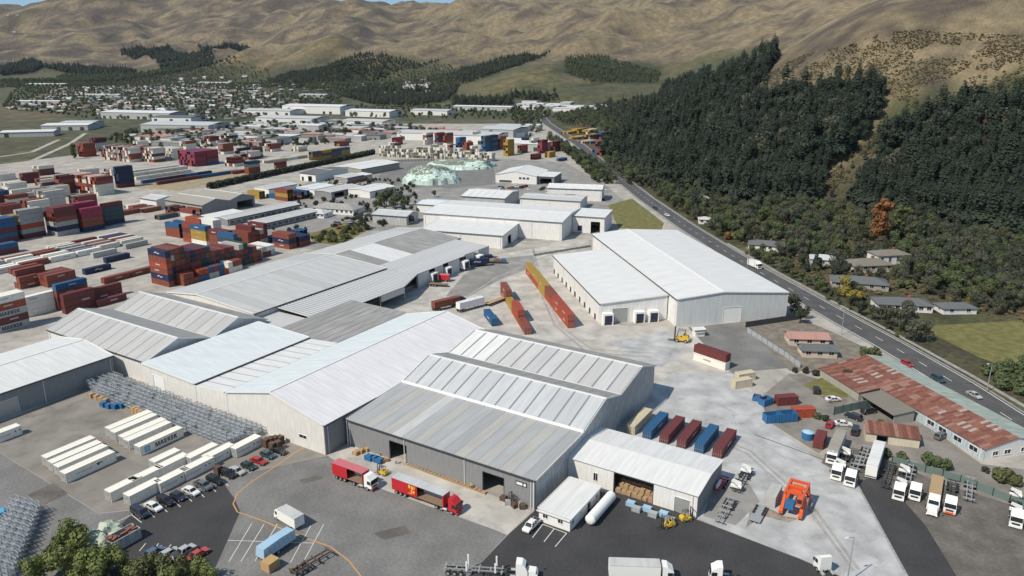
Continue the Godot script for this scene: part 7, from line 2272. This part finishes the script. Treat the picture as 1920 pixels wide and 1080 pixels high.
func small_things() -> void:
	# galvanised stillages: stacks of three open steel frames
	var b := MB.new()
	for x in [-0.85, 0.85]:
		for z in [-0.65, 0.65]: b.box(x - 0.05, x + 0.05, 0, 1.05, z - 0.05, z + 0.05)
		b.box(x - 0.04, x + 0.04, 0.9, 0.98, -0.65, 0.65)
		b.box(x - 0.04, x + 0.04, 0.12, 0.2, -0.65, 0.65)
	for z in [-0.65, 0.65]:
		b.box(-0.85, 0.85, 0.9, 0.98, z - 0.04, z + 0.04)
		b.box(-0.85, 0.85, 0.12, 0.2, z - 0.04, z + 0.04)
		for k in 3: b.box(-0.45 + k * 0.45, -0.41 + k * 0.45, 0.2, 0.9, z - 0.02, z + 0.02)
	for k in 4: b.box(-0.8, 0.8, 0.14, 0.17, -0.5 + k * 0.33, -0.42 + k * 0.33)
	var still := b.mesh()
	var pile := func(a: float, bb: float, n: int, label: String, group: String):
		var p := AB(a, bb)
		var t := thing("steel_stillage_stack", label, "stillage", p.x, p.z, YA + rng.randf_range(-4, 4), group)
		for k in n: part(t, "stillage", still, M.galvanised, Vector3(rng.randf_range(-0.05, 0.05), k * 1.05, rng.randf_range(-0.05, 0.05)))
	for i in 33:
		for j in 6:
			var a := -217.0 + i * 2.02 + j * 0.35
			var bb := 109.0 + j * 1.65
			if i < 4 and j < 1: continue
			pile.call(a + rng.randf_range(-0.15, 0.15), bb, 3 if rng.randf() < 0.75 else 2, "stack of grey steel stillages along the white warehouse fronts", "stillages along the warehouses")
	var s0 := [-145, 53.6]
	var s1 := [-162.4, 67.5]
	for i in 13:
		for j in 4:
			var f := i / 12.0
			pile.call(lerpf(s0[0], s1[0], f) - j * 2.0, lerpf(s0[1], s1[1], f) - j * 0.4, 3, "stack of grey steel stillages at the lower left edge", "stillages at the lower left")
	# timber pallets and crates by the stillages
	var crate := func(label: String, x: float, z: float, w: float, d: float, h: float, m: Material, group: String, yaw: float):
		var t := thing("packing_crate", label, "crate", x, z, yaw, group)
		var n := maxi(2, int(h / 0.3))
		for k in n:
			var q := MB.new()
			q.box(-w / 2, w / 2, h * k / n, h * (k + 0.88) / n, -d / 2, d / 2)
			part(t, "board", q.mesh(), m)
		for x0 in [-w / 2, w / 2]:
			for z0 in [-d / 2, d / 2]:
				var q := MB.new()
				q.box(x0 - 0.06, x0 + 0.06, 0, h, z0 - 0.06, z0 + 0.06)
				part(t, "corner_post", q.mesh(), m)
	for k in 7: crate.call("brown timber crate in the line beside the stillages", lerpf([-104.5, -191.6][0], [-96.1, -186.1][0], k / 6.0), lerpf([-104.5, -191.6][1], [-96.1, -186.1][1], k / 6.0), 1.3, 1.2, 1.9, M.wood, "timber crates by the stillages", YA)
	for k in 4: crate.call("pale timber pallet stack near the stillages' left end", [-121.7, -201.9, -119.6, -200.8, -117.6, -199.4, -115.9, -198.3][k * 2], [-121.7, -201.9, -119.6, -200.8, -117.6, -199.4, -115.9, -198.3][k * 2 + 1], 1.4, 1.2, 1.3, M.carton, "pallet stacks", YA + k * 7)
	for k in 4: crate.call("blue steel bin beside the stillages", [-115.1, -195.9, -113.1, -194.9, -111.3, -194.6, -109.8, -195.2][k * 2], [-115.1, -195.9, -113.1, -194.9, -111.3, -194.6, -109.8, -195.2][k * 2 + 1], 1.5, 1.3, 1.4, M.blue_paint, "blue bins", YA + k * 5)
	for k in 7: crate.call("dark stacked pallets behind the parked cars", [-62.1, -172.7, -61.2, -173.5, -60.2, -174.1, -59, -174.3, -59.9, -170.8, -58.8, -171.6, -69.3, -159.4][k * 2], [-62.1, -172.7, -61.2, -173.5, -60.2, -174.1, -59, -174.3, -59.9, -170.8, -58.8, -171.6, -69.3, -159.4][k * 2 + 1], 1.5, 1.3, 2.3, M.wood_dark, "dark pallet stacks", YA)
	for k in 5: crate.call("timber pallets at the grey warehouse front", [-38.7, -168.9, -37.8, -169.7, -32, -168.7, -31, -165.5, -36.1, -170.8][k * 2], [-38.7, -168.9, -37.8, -169.7, -32, -168.7, -31, -165.5, -36.1, -170.8][k * 2 + 1], 1.3, 1.2, 1.0, M.wood, "pallets at the front", YA + 20 * k)
	for k in 3: crate.call("blue steel bin in front of the grey warehouse", [-34.9, -166.3, -33.5, -165.8, -32.3, -165][k * 2], [-34.9, -166.3, -33.5, -165.8, -32.3, -165][k * 2 + 1], 1.9, 1.4, 1.3, M.blue_paint, "blue bins at the front", YA)
	for k in 5: crate.call("dark machine crate beside the right doorway", [-1.9, -148.6, -0.9, -146.9, 0.7, -145.8, 1.4, -146.2, 2.3, -145.4][k * 2], [-1.9, -148.6, -0.9, -146.9, 0.7, -145.8, 1.4, -146.2, 2.3, -145.4][k * 2 + 1], 1.2, 1.1, 1.1, [M.wood_dark, M.steel_light][k % 2], "crates by the right doorway", YA + 30 * k)
	crate.call("yellow upright crate beside the right doorway", -0.6, -149.8, 1.2, 1.0, 2.2, M.yellow_paint, "", YA)
	for k in 22:
		var f := k / 21.0
		crate.call("yellowish timber bundle along the grey warehouse wall", lerpf([-25.1, -163.8][0], [-6.6, -151.6][0], f), lerpf([-25.1, -163.8][1], [-6.6, -151.6][1], f) , 1.7, 0.8, 0.45, M.carton, "timber bundles along the wall", YA)
	# cartons in the store shed doorway
	for i in 7:
		for j in 4:
			var p := AB(-59.6 + i * 1.3, 142.0 + j * 1.5)
			crate.call("brown carton in the store shed doorway", p.x, p.z, 1.05, 1.0, 0.8 + 0.55 * j + rng.randf() * 0.3, M.carton, "cartons in the doorway", YA + rng.randf_range(-12, 12))
	for k in 6:
		var p := AB(-55.0 + k * 1.9, 138.3 - (k % 2) * 1.3)
		crate.call("pale blue steel frame stack in front of the store shed", p.x, p.z, 1.8, 1.2, 1.1, M.galvanised if k % 2 else M.tarp_blue, "frames before the store shed", YA)
	# white tank on saddles
	var p0 := Vector3([16.4, -138.9][0], 1.45, [16.4, -138.9][1])
	var p1 := Vector3([22, -148.1][0], 1.45, [22, -148.1][1])
	var t := thing("storage_tank", "long white cylindrical tank lying beside the site cabin", "tank", p0.x, p0.z)
	var e := p1 - p0
	b = MB.new()
	b.cyl(Vector3(0, 1.45, 0), Vector3(e.x, 1.45, e.z), 1.15, 1.15, 20)
	part(t, "shell", b.mesh(), M.white_paint)
	for k in 2:
		b = MB.new()
		var u := e.normalized() * (-1 if k == 0 else 1)
		var c := Vector3(0, 1.45, 0) if k == 0 else Vector3(e.x, 1.45, e.z)
		b.cyl(c, c + u * 0.35, 1.15, 0.8, 20)
		b.cyl(c + u * 0.35, c + u * 0.5, 0.8, 0.2, 20)
		part(t, "dished_end", b.mesh(), M.white_paint)
		b = MB.new()
		var f := Vector3(e.x, 0, e.z) * (0.2 + 0.6 * k)
		b.box(f.x - 0.7, f.x + 0.7, 0, 0.6, f.z - 0.7, f.z + 0.7)
		part(t, "saddle", b.mesh(), M.steel_dark)
	# blue scrap bins and drum
	for q in [[71.9, -197.3, 3.4, 2.2, 2.0, 30, "blue steel skip, upper one of the scrap corner"], [70.4, -186.8, 4.6, 2.4, 2.4, 10, "large blue lattice bin in the scrap corner"], [74.4, -187.4, 4.8, 2.6, 2.5, 10, "blue ribbed bin beside the lattice bin"], [70.2, -200.1, 2.4, 1.8, 1.4, 60, "small blue bin at the scrap corner's left"]]:
		t = thing("scrap_bin", q[6], "bin", q[0], q[1], q[5], "blue bins of the scrap corner")
		for s in [-1, 1]:
			b = MB.new()
			b.box(-q[2] / 2, q[2] / 2, 0.15, q[4], s * q[3] / 2 - 0.05, s * q[3] / 2 + 0.05)
			part(t, "side", b.mesh(), M.blue_paint)
			b = MB.new()
			b.box(s * q[2] / 2 - 0.05, s * q[2] / 2 + 0.05, 0.15, q[4], -q[3] / 2, q[3] / 2)
			part(t, "end", b.mesh(), M.blue_paint)
		for k in 5:
			b = MB.new()
			b.box(-q[2] / 2 + q[2] * k / 4.0 - 0.08, -q[2] / 2 + q[2] * k / 4.0 + 0.08, 0.1, q[4] + 0.1, q[3] / 2 + 0.05, q[3] / 2 + 0.15)
			part(t, "rib", b.mesh(), M.blue_paint)
		b = MB.new()
		b.box(-q[2] / 2, q[2] / 2, 0.15, 0.9, -q[3] / 2, q[3] / 2)
		part(t, "scrap", b.mesh(), M.rust2)
	t = thing("blue_tank", "round blue tank at the right of the scrap corner", "tank", 76.4, -177.2, 0)
	b = MB.new()
	b.cyl(Vector3(0, 0, 0), Vector3(0, 1.9, 0), 1.5, 1.5, 18)
	part(t, "shell", b.mesh(), M.blue_paint)
	b = MB.new()
	b.cyl(Vector3(0, 1.9, 0), Vector3(0, 2.3, 0), 1.5, 0.4, 18)
	part(t, "lid", b.mesh(), M.tarp_blue)
	# rubbish skips at the corner trees
	t = thing("rubbish_skip", "grey walled skip full of rubbish beside the corner trees", "skip", -78.9, -133, 58.2)
	b = MB.new()
	for s in [-1.5, 1.5]: b.box(-3.0, 3.0, 0, 2.4, s - 0.08, s + 0.08)
	for s in [-3.0, 3.0]: b.box(s - 0.08, s + 0.08, 0, 2.4, -1.5, 1.5)
	part(t, "side", b.mesh(), M.wall_light)
	b = MB.new()
	for k in 22:
		var x := rng.randf_range(-2.6, 2.6)
		var z := rng.randf_range(-1.1, 1.1)
		var w := rng.randf_range(0.3, 0.8)
		b.bar(Vector3(x - w, 1.7 + rng.randf() * 0.5, z - w * 0.4), Vector3(x + w, 2.0 + rng.randf() * 0.6, z + w * 0.3), 0.5, 0.35)
	part(t, "rubbish", b.mesh(), M.rust1)
	for q in [[-84.2, -137.2, 3.0, 2.2, 15, "pale green tarpaulin mound behind the rubbish skip"], [-84.9, -134.1, 2.8, 2.0, -20, "smaller pale tarpaulin mound left of the skip"]]:
		t = thing("tarp_mound", q[5], "tarpaulin", q[0], q[1], q[4])
		b = MB.new()
		var n := 18
		var pts := []
		for j in 7:
			for i in n:
				var a := TAU * i / n
				var f := j / 6.0
				var kk := 1 + 0.25 * sin(a * 3 + j) * (1 - f) + rng.randf_range(-0.06, 0.06)
				pts.append(Vector3(cos(a) * q[2] * (1 - f * 0.95) * kk, 2.2 * sin(f * PI / 2) * kk, sin(a) * q[3] * (1 - f * 0.95) * kk))
		for j in 6:
			for i in n: b.quad(pts[j * n + (i + 1) % n], pts[j * n + i], pts[(j + 1) * n + i], pts[(j + 1) * n + (i + 1) % n])
		part(t, "cover", b.mesh(), M.tarp_green)
	# roof in the lower left corner
	shed("corner_shed", "white roof cut by the bottom edge below the corner trees", [-77.2, -117.3][0], [-77.2, -117.3][1] + 9, -4, 14, [[0, 3.8], [8, 4.2]], {"cat": "shed"})
	t = thing("loader_wreck", "blue and orange machine body at the left edge", "machine", -108.3, -141, 40)
	b = MB.new()
	b.outline(PackedVector2Array([Vector2(-1.6, 0.5), Vector2(-1.6, 2.2), Vector2(0.4, 2.6), Vector2(1.2, 1.6), Vector2(1.6, 0.5)]), 1.2, 1.0)
	part(t, "hood", b.mesh(), mat("light_blue", 0.06, 0.3, 0.55, 0.5))
	b = MB.new()
	b.box(-2.6, 2.2, 0.3, 1.0, -1.4, -1.0)
	b.box(-2.6, 2.2, 0.3, 1.0, 1.0, 1.4)
	b.bar(Vector3(1, 0.9, 1.2), Vector3(3.4, 1.6, 1.2), 0.4)
	part(t, "frame", b.mesh(), M.yellow_paint)
	# lamp posts
	for q in [[116.5, -253.2, 10.0, "tall lamp post on the verge beside the brick house"], [63, -120.9, 10.0, "pale lamp post at the bottom right apron"], [110.2, -343.9, 9.0, "white lamp post on the far side of the road"], [139.6, -205.5, 9.0, "lamp post by the field at the right"]]:
		t = thing("lamp_post", q[3], "lamp post", q[0], q[1], 200, "lamp posts")
		b = MB.new()
		b.cyl(Vector3.ZERO, Vector3(0, q[2], 0), 0.14, 0.08, 8)
		part(t, "pole", b.mesh(), M.steel_light)
		b = MB.new()
		b.bar(Vector3(0, q[2] - 0.1, 0), Vector3(1.6, q[2] + 0.15, 0), 0.09)
		part(t, "arm", b.mesh(), M.steel_light)
		b = MB.new()
		b.box(1.3, 2.0, q[2] + 0.08, q[2] + 0.22, -0.16, 0.16)
		part(t, "lamp_head", b.mesh(), M.trim)
	# power pylons on the far flat
	for q in [[-488.8, -1651.4, 34.0], [-343.7, -897.2, 20.0]]:
		t = thing("power_pole", "tall thin mast rising over the far estate", "mast", q[0], q[1], 0, "masts over the estate")
		b = MB.new()
		b.cyl(Vector3.ZERO, Vector3(0, q[2], 0), 0.45, 0.2, 6)
		part(t, "mast", b.mesh(), M.steel_light)
		b = MB.new()
		b.box(-3, 3, q[2] - 3, q[2] - 2.6, -0.15, 0.15)
		part(t, "cross_arm", b.mesh(), M.steel_light)
	# yellow machine by the far warehouse
	t = thing("yellow_machine", "yellow machine parked against the far warehouse wall", "machine", -36, -412.6, -18)
	b = MB.new()
	b.outline(PackedVector2Array([Vector2(-4, 0.8), Vector2(-4, 2.4), Vector2(-1, 2.8), Vector2(0, 2.0), Vector2(4, 1.8), Vector2(4, 0.8)]), 1.2, 1.0)
	part(t, "body", b.mesh(), M.yellow_paint)
	b = MB.new()
	b.box(-3.4, -1.4, 2.5, 3.6, -0.9, 0.9)
	part(t, "cab", b.mesh(), M.glass_dark)
	for x in [-3, -1, 1.5, 3]: axle(t, x, 1.1, 0.6, 0.4)
	# small white store on the pad
	shed("white_hut", "small white hut behind the maroon container on the asphalt pad", 64.3, -251.1, YB, 3.6, [[0, 2.4], [2.6, 2.6]], {"cat": "hut", "over": 0.1})
	single_out()



# things that would share a label but stand in a short row are told apart by their order from the left
func single_out() -> void:
	var by := {}
	for c in get_children():
		if c.has_meta("label") and c.get_meta("kind", "") != "stuff": by.get_or_add(c.get_meta("label"), []).append(c)
	var words := ["first", "second", "third", "fourth", "fifth", "sixth", "seventh", "eighth", "ninth", "tenth", "eleventh", "twelfth", "thirteenth", "fourteenth", "fifteenth", "sixteenth", "seventeenth", "eighteenth", "nineteenth", "twentieth", "twenty-first"]
	for k in by:
		var l: Array = by[k]
		if l.size() < 2 or l.size() > 21 or k.split(" ").size() > 12: continue
		l.sort_custom(func(a, b): return a.position.x / a.position.z > b.position.x / b.position.z)
		var stacked := false
		for c in l: stacked = stacked or c.position.y > 2.0
		if stacked and k.contains("container"): continue
		for i in l.size(): l[i].set_meta("label", "%s, %s from the left" % [k, words[i]])
